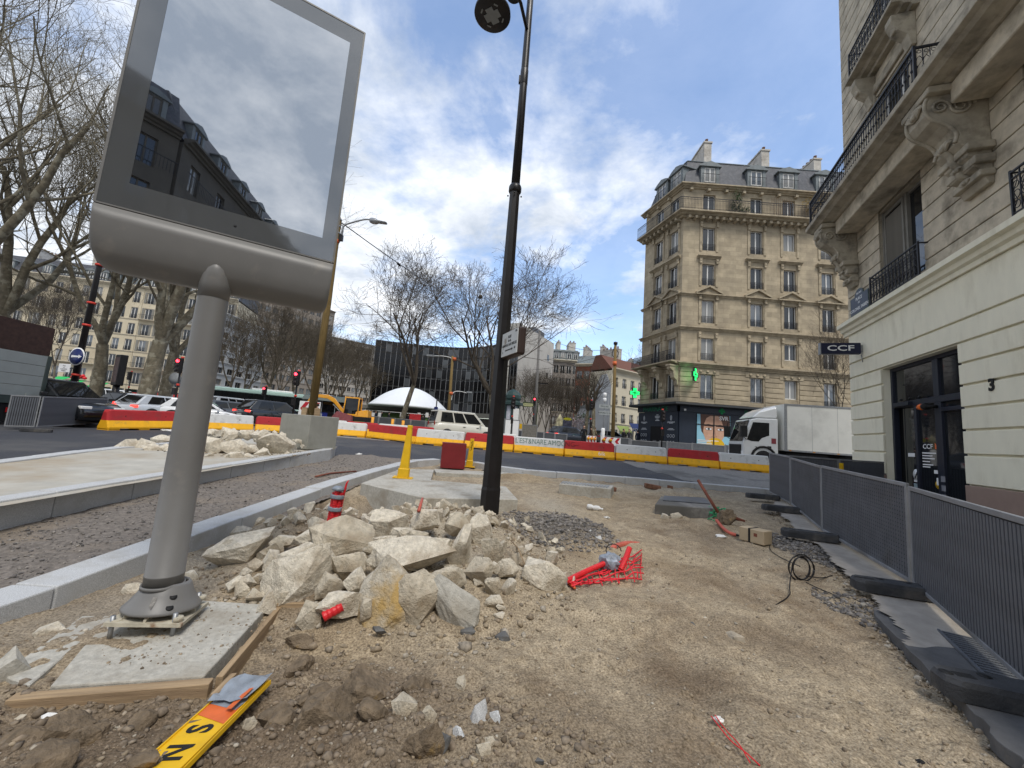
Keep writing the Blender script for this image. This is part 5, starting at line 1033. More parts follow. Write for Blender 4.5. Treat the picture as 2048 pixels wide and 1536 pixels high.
def T2(M_, x, y): q = M_ @ Vector((x, y, 0)); return (q.x, q.y)
# core and mansard follow the corner plan
A, B_, C_ = T2(ML, 0, 0), (0, 0), (LF, 0); D_, E_ = (LF, 9), (T2(ML, 0, 6)[0]+2, T2(ML, 0, 6)[1]+4)
def ring(k, z):                        # plan inset by k metres
    return [(A[0]+k*1.25, A[1]-k*.3, z), (k*.72, k, z), (LF, k, z), (LF, 9, z), (A[0]+4, 9, z)]
mb = MB(); mb.loft([ring(.36, -.5), ring(.36, 26.0)], False); mb.build('core', darkM2, phB)
mb = MB(); mb.loft([ring(.05, 26.04), ring(.95, 29.3), ring(1.9, 29.8)], False); roof = mb.build('mansard_roof', slateM, phB)
mb = MB(); P = ring(.93, 29.27)
for i in range(2): mb.tube([P[i], P[i+1]], .07, 6)
mb.build('roof_edge', zincM, roof)
def dormer(M_, x, k):
    Md = M_ @ TR(x, .28, 26.55) @ Matrix.Scale(1.12, 4); d = ob('dormer', dm_body, phB, Md); ob('dormer_roof', dm_roof, d); fr, ps = win_meshes(.92, 1.3)
    wo = ob('dormer_window', fr, d, TR(-.46, -.02, .12))
    for p in ps[1 if k else 2]: ob('pane', p, wo)
    ob('dormer_railing', dm_rail, d, TR(0, -.3, 0))
mb = MB()
for s_ in (-1, 1): mb.bx(min(s_*.5, s_*.78), max(s_*.5, s_*.78), -.12, 1.6, -.15, 1.5)
mb.bx(-.5, .5, -.1, 1.6, 1.43, 1.5); mb.bx(-.5, .5, .05, 1.6, -.15, 1.43); dm_body = mb.data('dormer', zincM)
mb = MB(); mb.prism([(-.95, 1.5), (.95, 1.5), (.95, 1.58), (.55, 1.80), (0, 1.98), (-.55, 1.80), (-.95, 1.58)], -.25, 1.7); dm_roof = mb.data('dormer_roof', zincM)
mb = MB(); mb.bx(-.75, .75, -.03, .0, .72, .75)
for i in range(13): mb.bx(-.74+i*.122, -.726+i*.122, -.02, -.006, -.3, .72)
dm_rail = mb.data('dormer_railing', ironM)
for i, c in enumerate(colsF): dormer(MF, c+.1, i % 2)
for i, c in enumerate(colsL): dormer(ML, c, 1-i)
plM = mat('chimney plaster', (.50, .47, .42), .9, .15, 2, .2, 20, c2=(.30, .27, .23), sc2=1.5, th=(.5, .7)); potM = mat('chimney pot', (.17, .10, .075), .85, .3, 6)
for (x, y, w_, d_, h_) in ((3.0, 2.4, .75, 3.8, 4.0), (8.9, 2.4, .8, 3.6, 3.6), (14.6, 2.8, .75, 3.2, 3.4)):
    mb = MB(); mb.bx(x, x+w_, y, y+d_, 27.9, 28.6+h_); mb.bx(x-.08, x+w_+.08, y-.08, y+d_+.08, 28.6+h_+.001, 28.6+h_+.16); ch = mb.build('chimney', plM, phB)
    mb = MB(); mb.lathe([(.14, 0), (.13, .35), (.16, .4), (.16, .46), (.10, .46)], 8); me = mb.data('chimney_pot', potM)
    for i in range(6): ob('chimney_pot', me, ch, TR(x+w_/2, y+.3+i*(d_-.6)/5, 28.76+h_))
# balcony on the left face with its consoles
bl = MB(); cornice(bl, -.35, LL+.1, 8.72, .34, 1.05); bl.build('balcony_slab', trimM, phB, ML)
rl = MB(); rl.bx(-.3, LL, -1.0, -.965, 9.98, 10.02); rl.bx(-.3, LL, -1.0, -.97, 9.10, 9.12); rl.bx(-.3, LL, -1.0, -.97, 9.82, 9.84); rail = rl.build('balcony_railing', ironM, phB, ML)
mb = MB(); mb.bx(-.012, .012, -1.0, -.97, 9.06, 9.98)
for zc_, r in ((9.28, .07), (9.47, .07), (9.67, .07)): mb.tube([(.08+r*math.cos(a), -.985, zc_+r*math.sin(a)) for a in [q*math.pi/4 for q in range(9)]], .014, 3, False, False)
me = mb.data('scroll_baluster', ironM)
for i in range(36): ob('scroll_baluster', me, rail, TR(-.28+i*.165, 0, 0))
for x in (LL-4.6, LL-2.35, LL-.35):
    mb = MB(); Pq = [(0, 6.9), (-.18, 6.9), (-.22, 7.3), (-.55, 7.55), (-.62, 8.1), (-.95, 8.3), (-.98, 8.70), (0, 8.70)]
    mb.loft([[(x+s_, y, z) for y, z in Pq] for s_ in (-.24, .24)], False); mb.cb((x, -.55, 8.62), (.62, 1.0, .16)); mb.build('console', trimM, phB, ML, .03, 2)
# ivy and planters on the top balcony
leafG = mat('balcony leaves', (.045, .075, .025), .8, .5, 6, 0); leafY = mat('autumn leaves', (.26, .17, .03), .8, .4, 6, 0)
def bush(name, label, c, s, m, n, seed, cat='plant'):
    rs = np.random.RandomState(seed); mb = MB()
    for i in range(n):
        d = rs.normal(size=3); d /= np.linalg.norm(d); p = Vector(c)+Vector(tuple(d*np.array(s)*rs.uniform(.35, 1.1))); a = Vector(rs.normal(size=3)).normalized(); b = a.orthogonal().normalized(); q = rs.uniform(.05, .13)
        mb.add([p-a*q, p+b*q*.6, p+a*q, p-b*q*.6], [(0, 1, 2, 3)])
    return tag(stuff(mb.build(name, m)), label, cat)
b0 = phB.matrix_world.translation
bush('ivy', 'dark green climbing shrub on the top balcony of the stone corner building', b0+Vector((4.75, -.5, 24.3)), (.55, .3, 1.5), leafG, 420, 1); bush('ivy', 'yellowish shrub on the top balcony of the stone corner building', b0+Vector((11.8, -.5, 24.6)), (.9, .3, .9), leafY, 420, 2); bush('ivy', 'low green plants spreading at the foot of the balcony ivy', b0+Vector((5.4, -.5, 23.6)), (.9, .3, .4), leafG, 260, 3)
mb = MB()
for i in range(10): mb.bx(8.0+i*.2, 8.03+i*.2, -.5, -.48, 23.2, 25.1, None); 
tag(mb.build('balcony_trellis', mat('trellis wood', (.16, .10, .06)), None, phB.matrix_world), 'brown wooden trellis on the top balcony of the stone corner building', 'trellis')
# ---- pharmacy shop front
shM = mat('shop navy', (.022, .030, .046), .45, .15, 2, .03, 30); shD = mat('shop awning black', (.016, .018, .020), .5, .2, 3, .05, 30); greenL = mat('unlit green letters', (.008, .17, .08), .5, .1, 3, 0)
txtM = mat('pale print', (.55, .58, .62), .6, .05, 3, 0)
sh = thing('pharmacy_shop', 'dark navy pharmacy shop front on the ground floor of the stone corner building', 'shop front', phB.matrix_world.copy())
for M_, L_ in ((MF, LF), (ML, LL)):
    mb = MB(); mb.bx(0, L_, -.12, -.01, .6, 4.55); mb.build('panelling', shM, sh, M_)
    mb = MB(); mb.bx(.02 if M_ is MF else 0, L_-(.06 if M_ is ML else 0), -.24, -.121, 4.56, 5.05); mb.build('sign_band', shM, sh, M_)
    mb = MB(); P = [(-.02, 5.42), (-.95, 5.30), (-1.0, 5.12), (-.85, 5.06), (-.02, 5.06)]
    rg = [[(x+s_*y, y, z) for y, z in P] for x, s_ in ((0, .73 if M_ is MF else 0), (L_, 0 if M_ is MF else -.73))]; 
    if M_ is ML: rg = [[(-.5, y, z) for y, z in P], rg[1]]
    mb.loft(rg, False); mb.build('awning', shD, sh, M_)
text('PHARMACIE', .62, greenL, 'lettering', sh, ML @ TR(2.75, -.25, 4.80) @ UPR @ Matrix.Scale(1.1, 4, (1, 0, 0)), .015)
text('P H A R M A C I E', .62, greenL, 'lettering', sh, TR(5.6, -.25, 4.80) @ UPR, .015, 'LEFT')
def cross(s, t): return [(-t, -s), (t, -s), (t, -t), (s, -t), (s, t), (t, t), (t, s), (-t, s), (-t, t), (-s, t), (-s, -t), (-t, -t)]
mb = MB(); mb.prism([(3.65+x, 4.80+z) for x, z in cross(.26, .10)], -.275, -.245); mb.build('flat_cross', mat('flat green', (.01, .22, .07)), sh)
# stickers on the navy panels
def sticker(M_, xc, w_):
    mb = MB(); mb.tube([(xc+.10*w_*math.cos(a), -.125, 3.98+.22*math.sin(a)) for a in [k*math.pi/8 for k in range(17)]], .025, 4); mb.tube([(xc, -.125, 3.87), (xc, -.125, 4.1)], .03, 4); mb.build('logo', txtM, sh, M_)
    text('pharmabest', .20, txtM, 'lettering', sh, M_ @ TR(xc, -.124, 3.60) @ UPR, .002, 'CENTER', .004)
    for z, L_ in ((3.47, .5), (2.98, .6), (2.88, .9)): mb = MB(); mb.bx(xc-L_/2, xc+L_/2, -.124, -.121, z, z+.05); mb.build('print_line', txtM, sh, M_)
    for z in (2.35, 1.75):
        for dx in (-.36, 0, .36): mb = MB(); mb.tube([(xc+dx+.12*math.cos(a), -.124, z+.14*math.sin(a)) for a in [k*math.pi/5 for k in range(11)]], .02, 4); mb.build('round_icon', txtM, sh, M_)
sticker(ML, .95, 1); sticker(MF, -.0+.95, 1) if False else sticker(ML, LL-.85, 1)
for z, L_ in ((4.25, .3), (4.12, .7), (4.0, .6), (3.85, .35), (3.72, .6)): mb = MB(); mb.bx(2.95-L_/2, 2.95+L_/2, -.124, -.121, z, z+.06); mb.build('print_line', txtM, sh, ML)
mb = MB(); mb.bx(2.0, 3.9, -.135, -.121, .6, 3.2); mb.build('doorway', darkM2, sh, ML); mb = MB(); mb.bx(2.4, 2.9, -.16, -.136, 1.0, 1.9); mb.build('door_poster', mat('grey poster', (.12, .12, .13), .6, .5, 8, 0), sh, ML)
mb = MB(); mb.bx(.32, .48, -.34, -.25, 4.62, 4.78); mb.build('camera', whtM, sh)
# face poster: flat printed panel in four panes
po = thing('window_poster', 'large window poster of a face half covered by a yellow disc on light blue', 'poster', phB.matrix_world @ TR(1.52, -.135, 1.72)); PW, PH = 2.95, 2.72
def flat(P, z, m, nm, scl=(PW, PH)): mb = MB(); mb.prism([(x*scl[0], y*scl[1]) for x, y in P], -z-.0012, -z); return mb.build(nm, m, po)
def ell(cx_, cy_, rx, ry, n=24, a0=0, a1=2*math.pi): return [(cx_+rx*math.cos(a0+(a1-a0)*k/n), cy_+ry*math.sin(a0+(a1-a0)*k/n)) for k in range(n+(0 if a1-a0 > 6.2 else 1))]
bl_ = mat('poster blue', (.28, .55, .68), .4, .05, 2, 0); skn = mat('poster skin', (.60, .36, .25), .4, .1, 4, 0, c2=(.47, .25, .165), sc2=1.2, th=(.45, .7)); har = mat('poster hair', (.10, .045, .03), .4, .5, 9, 0, stretch=(6, 6, 1)); skd = mat('poster skin tone two', (.40, .20, .13), .4, .1, 4, 0)
flat([(0, 0), (1, 0), (1, 1), (0, 1)], .002, bl_, 'background')
flat([(.10, 1), (.12, .70), (.14, .45), (.22, .34), (.80, .40), (.93, .45), (.99, .72), (.97, 1)], .006, har, 'hair')
flat([(.20, .95), (.17, .62), (.20, .38), (.27, .18), (.38, .05), (.60, .02), (.70, .08), (.80, .30), (.84, .52), (.80, .75), (.70, .97)], .010, skn, 'face')
flat([(.62, 1.0), (.74, .80), (.80, .60), (.90, .70), (.95, 1.0)], .014, har, 'hair_lock'); flat([(.10, 1), (.12, .55), (.19, .45), (.22, .70), (.28, .88), (.45, 1.0)], .014, har, 'hair_lock')
for cx_, s_ in ((.355, 1), (.705, -1)):
    flat([(cx_-.14, .625), (cx_+.13, .62), (cx_+.14, .665), (cx_, .70), (cx_-.14, .67)], .014, har, 'eyebrow'); flat(ell(cx_, .54, .112, .056), .014, skd, 'eyelid'); flat(ell(cx_, .54, .092, .036), .018, whtM, 'eye'); flat(ell(cx_, .542, .036, .038), .021, mat('iris', (.10, .13, .13), .3), 'iris'); flat(ell(cx_, .542, .017, .018), .024, blackM, 'pupil')
flat([(.47, .56), (.49, .36), (.44, .30), (.52, .275), (.60, .30), (.56, .37), (.55, .50)], .0125, skd, 'nose'); flat([(.485, .56), (.50, .37), (.46, .31), (.52, .295), (.565, .31), (.54, .38), (.525, .55)], .0145, skn, 'nose_bridge')
flat(ell(.56, .0, .28, .27, 24, 0, math.pi), .018, yelM, 'yellow_disc')
for y, L_ in ((.16, .62), (.12, .40), (.06, .42)): flat([(.03, y), (.03+L_, y), (.03+L_, y+.022), (.03, y+.022)], .022, whtM, 'print_line')
text('SVR', .48, whtM, 'lettering', po, TR(PW*.80, -.0165, PH*.90) @ UPR, .001, 'CENTER', .008)
mb = MB(); mb.bx(PW*.49, PW*.52, -.045, -.0255, 0, PH); mb.bx(0, PW*.49, -.045, -.0255, PH*.655, PH*.68); mb.bx(PW*.52, PW, -.045, -.0255, PH*.655, PH*.68); mb.bx(-.04, 0, -.045, 0, -.02, PH+.03); mb.bx(PW, PW+.04, -.045, 0, -.02, PH+.03); mb.build('mullion', shD, po)
# lit pharmacy crosses
ledG = mat('lit green cross', (.0, .25, .05), .5, 0, 3, 0, emit=((.02, 1, .18), 1.15)); ledK = mat('cross case', (.02, .05, .03), .5, .1, 3, 0)
def lit_cross(P, rz, s, label):
    o = thing('pharmacy_cross', label, 'sign', TR(*P) @ RZ(rz)); mb = MB(); mb.prism(cross(s, s*.40), -.09, .09); mb.build('case', ledK, o)
    for y0_, y1_ in ((-.1, -.0915), (.0915, .1)): mb = MB(); mb.prism(cross(s*.93, s*.33), y0_, y1_); mb.build('lit_face', ledG, o)
    mb = MB(); mb.prism(cross(s*.55, s*.10), -.104, -.1005); mb.build('inner_lines', ledK, o); mb = MB(); mb.bx(s, s+.45, -.04, .04, -.08, .08); mb.build('bracket', ledK, o)
lit_cross(AY(1389, 749, 33.9), 48, .56, 'lit green pharmacy cross seen edge on above the shop corner'); lit_cross(AY(1269, 786, 40.0), 8, .52, 'lit green pharmacy cross at the left end of the shop')
# ================================================================== BANK BUILDING ON THE RIGHT
creamM = mat('cream render', (.81, .765, .60), .85, .05, 2, .15, 90, c2=(.62, .57, .42), sc2=1.3, th=(.54, .8), stretch=(1.6, 1.6, .5)); brownM = mat('brown plinth', (.29, .205, .165), .85, .08, 3, .1, 60)
oldM = mat('weathered stone', (.52, .455, .345), .9, .22, 2.5, .35, 14, c2=(.23, .20, .15), sc2=1.6, th=(.48, .7)); oldT = mat('weathered stone trim', (.38, .335, .255), .9, .25, 3, .35, 16, c2=(.13, .115, .09), sc2=1.8, th=(.5, .72))
navyM = mat('navy door frame', (.018, .021, .033), .4, .1, 3, .02, 60); doorG = glass('door glass', (.012, .014, .017), .03, 1.6)
MC = frame((11.88, 13.69, 0), (-.33632, -.94175))
bk = thing('bank_building', 'stone building with a cream rendered ground floor and navy bank entrance on the right', 'building', MC)
LC = 15.5; DX0, DX1, DZ = 1.97, 5.2, 4.3
mb = MB(); wall(mb, LC, -.3, 6.0, [(DX0, DX1, .0, DZ)], .55); mb.build('ground_floor_wall', creamM, bk, TR(0, .05, 0))
# the return face round the corner and the body of the house
mb = MB(); mb.bx(.02, LC, .62, 12, -.3, 6.1); mb.bx(.02, LC, .36, 12, 6.1, 23.0); mb.bx(.0, .35, .06, 12, -.3, 23.0); mb.build('core', oldM, bk)
for a, b in ((0, DX0), (DX1, LC)): mb = MB(); mb.bx(a-(.03 if a == 0 else 0), b, -.03, .045, -.3, 1.13); mb.build('plinth', brownM, bk, None, .01)
gz = [1.135, 1.79, 2.33, 2.83, 3.33, 3.83, 4.31, 4.82, 5.86]
for i in range(len(gz)-1):
    z0_, z1_ = gz[i]+.025, gz[i+1]-.025
    sp = [(0, DX0), (DX1, LC)] if z1_ < DZ+.05 else [(0, LC)]
    for a, b in sp: mb = MB(); mb.bx(a, b, -.012, .048, z0_, z1_); mb.build('render_course', creamM, bk, None, .014, 2)
mb = MB(); cornice(mb, -.2, LC, 5.84, .42, .28); mb.build('ledge', creamM, bk)
# entrance
en = MB()
def fr(x0_, x1_, z0_, z1_, y0_=.22, y1_=.36): en.bx(x0_, x1_, y0_, y1_, z0_, z1_)
zT = 3.15; xs_ = [DX0+.06, 3.0, 3.78, 4.42, DX1-.02]
fr(DX0, DX0+.09, .3, DZ); fr(DX1-.10, DX1, .3, DZ); fr(DX0+.09, DX1-.10, DZ-.10, DZ); fr(DX0+.09, DX1-.10, zT-.06, zT+.10); fr(3.86, 4.10, .3, zT-.06); fr(3.86, 4.06, zT+.10, DZ-.10); fr(3.02, 3.12, .3, zT-.06); fr(4.10, DX1-.10, .3, .55); fr(4.10, DX1-.10, 2.85, 2.95)
ent = en.build('entrance_frame', navyM, bk, None, .008)
for a, b, c, d in ((DX0+.09, 3.86, zT+.10, DZ-.10), (4.06, DX1-.10, zT+.10, DZ-.10), (4.10, DX1-.10, .55, 2.85), (3.12, 3.86, .3, zT-.06), (4.10, DX1-.10, 2.95, zT-.06)):
    mb = MB(); mb.bx(a, b, .28, .295, c, d); mb.build('glass_panel', doorG, ent)
mb = MB(); mb.bx(2.30, 3.02, .34, .352, .3, zT-.06); mb.bx(2.30, 2.36, .33, .365, .3, zT-.06); mb.build('sliding_leaf', doorG, ent)
mb = MB(); mb.bx(DX0, DX1, .50, .53, -.3, DZ+.05); mb.bx(DX0, DX0+.05, .36, .5, .3, DZ); mb.build('dark_lobby', darkM2, bk)
mb = MB(); mb.bx(2.2, 3.0, .12, .22, zT-.04, zT+.06); mb.build('door_closer', navyM, ent)
for k in range(3): mb = MB(); mb.cyl((2.55+.42*k, .16, zT+.16), (2.55+.42*k, .21, zT+.14), .035, 8); mb.build('spotlight', blackM, ent)
mb = MB(); mb.bx(DX0, DX1, -.2, .6, .28, .32); mb.build('door_sill', paveM, bk)
# beacon lamp, stickers, small writing on the door glass
bc = MB(); bc.lathe([(.0, -.10), (.07, -.10), (.085, 0), (.07, .10), (0, .10)], 16); ambM = mat('amber lens', (.75, .14, .015), .25, .15, 6, 0); ob_l = bc.build('beacon_lens', ambM, ent, TR(3.78, .02, 2.98) @ RY(90)); mb = MB(); mb.cyl((3.88, .02, 2.98), (3.98, .02, 2.98), .09, 14); mb.cyl((3.98, .02, 2.98), (3.98, .22, 2.98), .04, 8); mb.build('beacon_base', blackM, ent)
text('CCF', .17, whtM, 'lettering', ent, TR(3.42, .278, 1.98) @ UPR @ Matrix.Scale(1.25, 4, (1, 0, 0)), .001, 'CENTER', .002)
mb = MB(); mb.prism([(3.70, 1.92), (3.84, 1.92), (3.80, 1.98), (3.84, 2.05), (3.76, 2.02), (3.70, 2.08)], .2775, .279); mb.build('orange_mark', orM, ent)
for z, w_ in ((1.80, .55), (1.73, .4), (1.66, .48), (1.58, .3), (1.50, .42), (1.44, .3)): mb = MB(); mb.bx(3.18, 3.18+w_, .2775, .279, z, z+.028); mb.build('print_line', whtM, ent)
for x, z, w_, h_, m_ in ((3.62, 1.30, .22, .09, whtM), (3.70, 1.02, .14, .18, whtM), (3.98, 1.12, .15, .14, mat('grey plate', (.22, .22, .24), .5)), (3.98, .90, .15, .14, mat('grey plate', (.22, .22, .24), .5)), (3.98, .70, .15, .12, mat('grey plate', (.22, .22, .24), .5)), (2.45, 1.70, .3, .10, whtM), (2.9, 1.62, .12, .1, whtM), (2.66, 1.02, .28, .06, whtM), (2.64, .72, .26, .26, mat('pale blue card', (.30, .38, .40), .5)), (5.0, .98, .1, .1, whtM)):
    y = .335 if x < 3 else (.2165 if 3.85 < x < 4.1 else .277); mb = MB(); mb.bx(x, x+w_, y-.003, y, z, z+h_); mb.build('sticker', m_, ent)
mb = MB(); mb.cyl((2.78, .330, 1.22), (2.78, .333, 1.22), .15, 20); mb.build('round_sticker', whtM, ent); mb = MB(); mb.prism([(2.70, 1.13), (2.74, 1.11), (2.86, 1.30), (2.82, 1.33)], .3285, .3295); mb.build('sticker_mark', blackM, ent)
mb = MB(); mb.cyl((3.74, .275, 1.03), (3.74, .277, 1.03), .10, 16); mb.build('yellow_round_sticker', yelM, ent)
text('3', .34, blackM, 'house_number', bk, TR(6.1, -.016, 3.22) @ UPR, .012, 'CENTER', .012)
# projecting bank sign
sg = thing('bank_sign', 'small navy projecting sign with white letters CCF at the corner of the bank', 'sign', MC @ TR(.95, -.02, 5.17))
mb = MB(); mb.bx(-.08, .08, -1.18, -.06, -.19, .19); mb.build('case', mat('sign navy', (.010, .013, .040), .35, .1, 3, 0), sg, None, .012); mb = MB(); mb.bx(-.02, .02, -.06, .03, -.12, .12); mb.tube([(0, -.03, -.2), (.02, -.02, -.35), (0, .0, -.45)], .015, 6); mb.build('bracket', steelM, sg)
text('CCF', .26, whtM, 'lettering', sg, TR(.083, -.62, 0) @ RZ(90) @ UPR @ Matrix.Scale(1.55, 4, (1, 0, 0)), .003, 'CENTER', .004)
mb = MB(); mb.bx(-.085, .085, -1.19, -1.165, -.2, .2); mb.build('end_trim', steelM, sg)
# street plaque
pq = thing('street_plaque', 'dark blue enamel street plaque with a rounded top on the corner of the bank', 'street sign', MC @ TR(.28, -.015, 6.45))
plq = mat('plaque blue', (.022, .03, .055), .35, .2, 5, .05); plg = mat('plaque green', (.045, .07, .06), .4)
P = [(0, 0), (1.22, 0), (1.22, .62)]+[(.61+.30*math.cos(a), .62+.22*math.sin(a)) for a in [k*math.pi/10 for k in range(11)]]+[(0, .62)]
mb = MB(); mb.prism(P, -.02, .0); mb.build('green_border', plg, pq); cx0, cz0 = .61, .36
mb = MB(); mb.prism([(cx0+(x-cx0)*.94, cz0+(z-cz0)*.91) for x, z in P], -.0235, -.0205); mb.build('blue_field', plq, pq)
for s_, z, sz in (('10e Arrt', .69, .10), ('PLACE', .50, .15), ('DU', .36, .09), ('COLONEL FABIEN', .16, .15)): text(s_, sz, whtM, 'lettering', pq, TR(.61, -.0245, z) @ UPR, .001, 'CENTER', .002)
# upper storeys: coursed stone with openings
ops = [(2.15, 4.25, 6.55, 9.25), (7.35, 9.45, 6.55, 9.25), (12.2, 14.2, 6.55, 9.25)]+[(a, a+1.7, b, b+3.1) for a in (2.4, 7.6, 12.3) for b in (10.05, 14.35, 18.4)]
rows = []; z = 6.28
while z < 22.6: rows.append(z); z += .46
mb = MB(); wall(mb, LC, 6.1, 23, ops, .34); mb.build('upper_wall', oldT, bk, TR(0, .045, 0))
for z in rows:
    cuts = sorted([(a-.001, b+.001) for a, b, c, d in ops if c < z+.40 and d > z+.06]); x = 0.0
    for a, b in cuts+[(LC, LC)]:
        if a-x > .05: mb = MB(); mb.bx(x, a, -.0, .04, z+.012, z+.448); mb.build('stone_course', oldM, bk, None, .018, 2)
        x = b
mb = MB(); cornice(mb, -.4, LC, 22.7, .7, .8); mb.build('cornice', oldT, bk)
mb = MB(); mb.loft([[(-.2, -.2, 23.4), (LC, -.2, 23.4), (LC, 12, 23.4), (-.2, 12, 23.4)], [(1.2, 1.3, 26.2), (LC, 1.3, 26.2), (LC, 11, 26.2), (1.2, 11, 26.2)]], False); mb.build('mansard_roof', slateM, bk)
greyP = mat('grey shutter paint', (.20, .19, .165), .6, .12, 4, .05)
for i, (a, b, c, d) in enumerate(ops):
    w_ = b-a
    if i < 3:
        # louvred shutter folded open in the left of the opening, window to its right
        sh_ = MB(); x0_ = a+.06; x1_ = a+w_*.5; sh_.bx(x0_, x0_+.07, .12, .17, c+.05, d-.05); sh_.bx(x1_-.07, x1_, .12, .17, c+.05, d-.05); sh_.bx(x0_+.07, x1_-.07, .12, .17, c+.05, c+.14); sh_.bx(x0_+.07, x1_-.07, .12, .17, d-.16, d-.05); s = sh_.build('shutter', greyP, bk)
        mb = MB(); mb.bx(x0_+.07, x1_-.07, -.008, .008, -.035, .035, RX(35)); me = mb.data('louvre', greyP); n = int((d-c-.35)/.062)
        for k in range(n): ob('louvre', me, s, TR(0, .145, c+.19+.062*k))
        mb = MB(); mb.bx(a, a+.06, .10, .3, c, d); mb.bx(x1_, x1_+.10, .16, .30, c, d); mb.bx(b-.08, b, .1, .3, c, d); mb.bx(x1_+.1, b-.08, .2, .3, d-.08, d); wf = mb.build('window', greyP, bk)
        mb = MB(); mb.bx(x1_+.10, b-.08, .25, .262, c, d-.08); mb.build('pane', glass('door glass'), wf); mb = MB(); mb.bx(a+.06, x1_, .29, .30, c, d); mb.build('pane', darkM2, wf)
    else: window(bk, TR(), a, b, c, d, .3, False, (0, 2, 1)[i % 3])
# wrought iron window guards
def guard(x0_, x1_, zb, h, y, mesh_n):
    rl = MB(); rl.bx(x0_, x1_, y-.02, y+.02, zb+h-.03, zb+h); rl.bx(x0_, x1_, y-.012, y+.012, zb+.06, zb+.08); rl.bx(x0_, x1_, y-.012, y+.012, zb+h-.16, zb+h-.14)
    for x in (x0_, x1_): rl.bx(x-.02, x+.02, y-.02, y+.02, zb, zb+h+.03); rl.bx(x-.012, x+.012, y, .04, zb+h-.03, zb+h)
    r = rl.build('window_guard', ironM, bk); mb = MB(); mb.bx(-.009, .009, -.009, .009, .07, h-.03)
    for zc_, q in ((.22, .075), (.42, .085), (.62, .07)):
        if zc_+q < h: mb.tube([(.085+q*math.cos(a)*.9, 0, zc_+q*math.sin(a)) for a in [k*math.pi/5 for k in range(11)]], .009, 4, True, False)
    mb.tube([(.0, 0, .15), (.1, .0, .3), (.02, 0, .5), (.12, 0, .7), (.085, 0, h-.1)], .008, 4); me = mb.data('scroll_bar', ironM); n = max(2, int((x1_-x0_)/.17))
    for k in range(n): ob('scroll_bar', me, r, TR(x0_+.01+(x1_-x0_-.02)*k/n, y, zb))
guard(2.02, 4.40, 6.28, .92, -.20, 0); guard(7.22, 9.6, 6.28, .92, -.20, 0)
# the great balcony
mb = MB(); P = [(0, 9.76), (-.70, 9.76), (-.78, 9.80), (-1.02, 9.83), (-1.10, 9.90), (-1.22, 9.93), (-1.22, 10.08), (0, 10.08)]; mb.loft([[(x, y, z) for y, z in P] for x in (-.1, LC)], False); mb.build('balcony_slab', oldT, bk, None, .01)
for a, b in ((.95, 5.76), (6.64, 11.0), (11.9, LC)): mb = MB(); mb.bx(a, b, -.66, -.005, 9.28, 9.755); mb.build('balcony_beam', oldM, bk, None, .02)
rl = MB(); y = -1.08; rl.bx(-.02, 6.35, y-.03, y+.03, 11.05, 11.10); rl.bx(-.02, 6.35, y-.015, y+.015, 10.13, 10.155); rl.bx(-.02, 6.35, y-.015, y+.015, 10.86, 10.885)
for x in (0, 6.35): rl.bx(x-.025, x+.025, y-.025, y+.025, 10.08, 11.13)
rl.bx(6.33, 6.37, y, -.50, 11.05, 11.10); rl.bx(6.34, 6.36, y, -.50, 10.13, 10.155); rl.bx(-.02, .02, y, .0, 11.05, 11.1)
rail = rl.build('balcony_railing', ironM, bk)
mb = MB(); mb.lathe([(.011, 10.08), (.011, 10.28), (.026, 10.31), (.011, 10.34), (.011, 10.52), (.022, 10.545), (.034, 10.57), (.022, 10.595), (.011, 10.62), (.011, 11.05)], 6)
mb.tube([(.0, 0, 10.70), (.02, 0, 10.80), (.065, 0, 10.855), (.11, 0, 10.80), (.13, 0, 10.70)], .008, 4); mb.tube([(.065+.038*math.cos(a), 0, 10.965+.038*math.sin(a)) for a in [k*math.pi/4 for k in range(9)]], .008, 4, True, False); mb.tube([(.065+.04*math.cos(a), 0, 10.22+.04*math.sin(a)) for a in [k*math.pi/4 for k in range(9)]], .008, 4, True, False)
me = mb.data('baluster', ironM)
for k in range(49): ob('baluster', me, rail, TR(k*.13, y, 0))
for k in range(4): ob('baluster', me, rail, TR(6.35, y, 0) @ RZ(90) @ TR(.03+k*.13, 0, 0))
for k in range(8): ob('baluster', me, rail, TR(0, y, 0) @ RZ(90) @ TR(.0+k*.13, 0, 0))
mb = MB(); mb.bx(6.5, LC, -1.05, -.85, 10.08, 10.42); mb.build('stone_parapet', oldT, bk, None, .02)
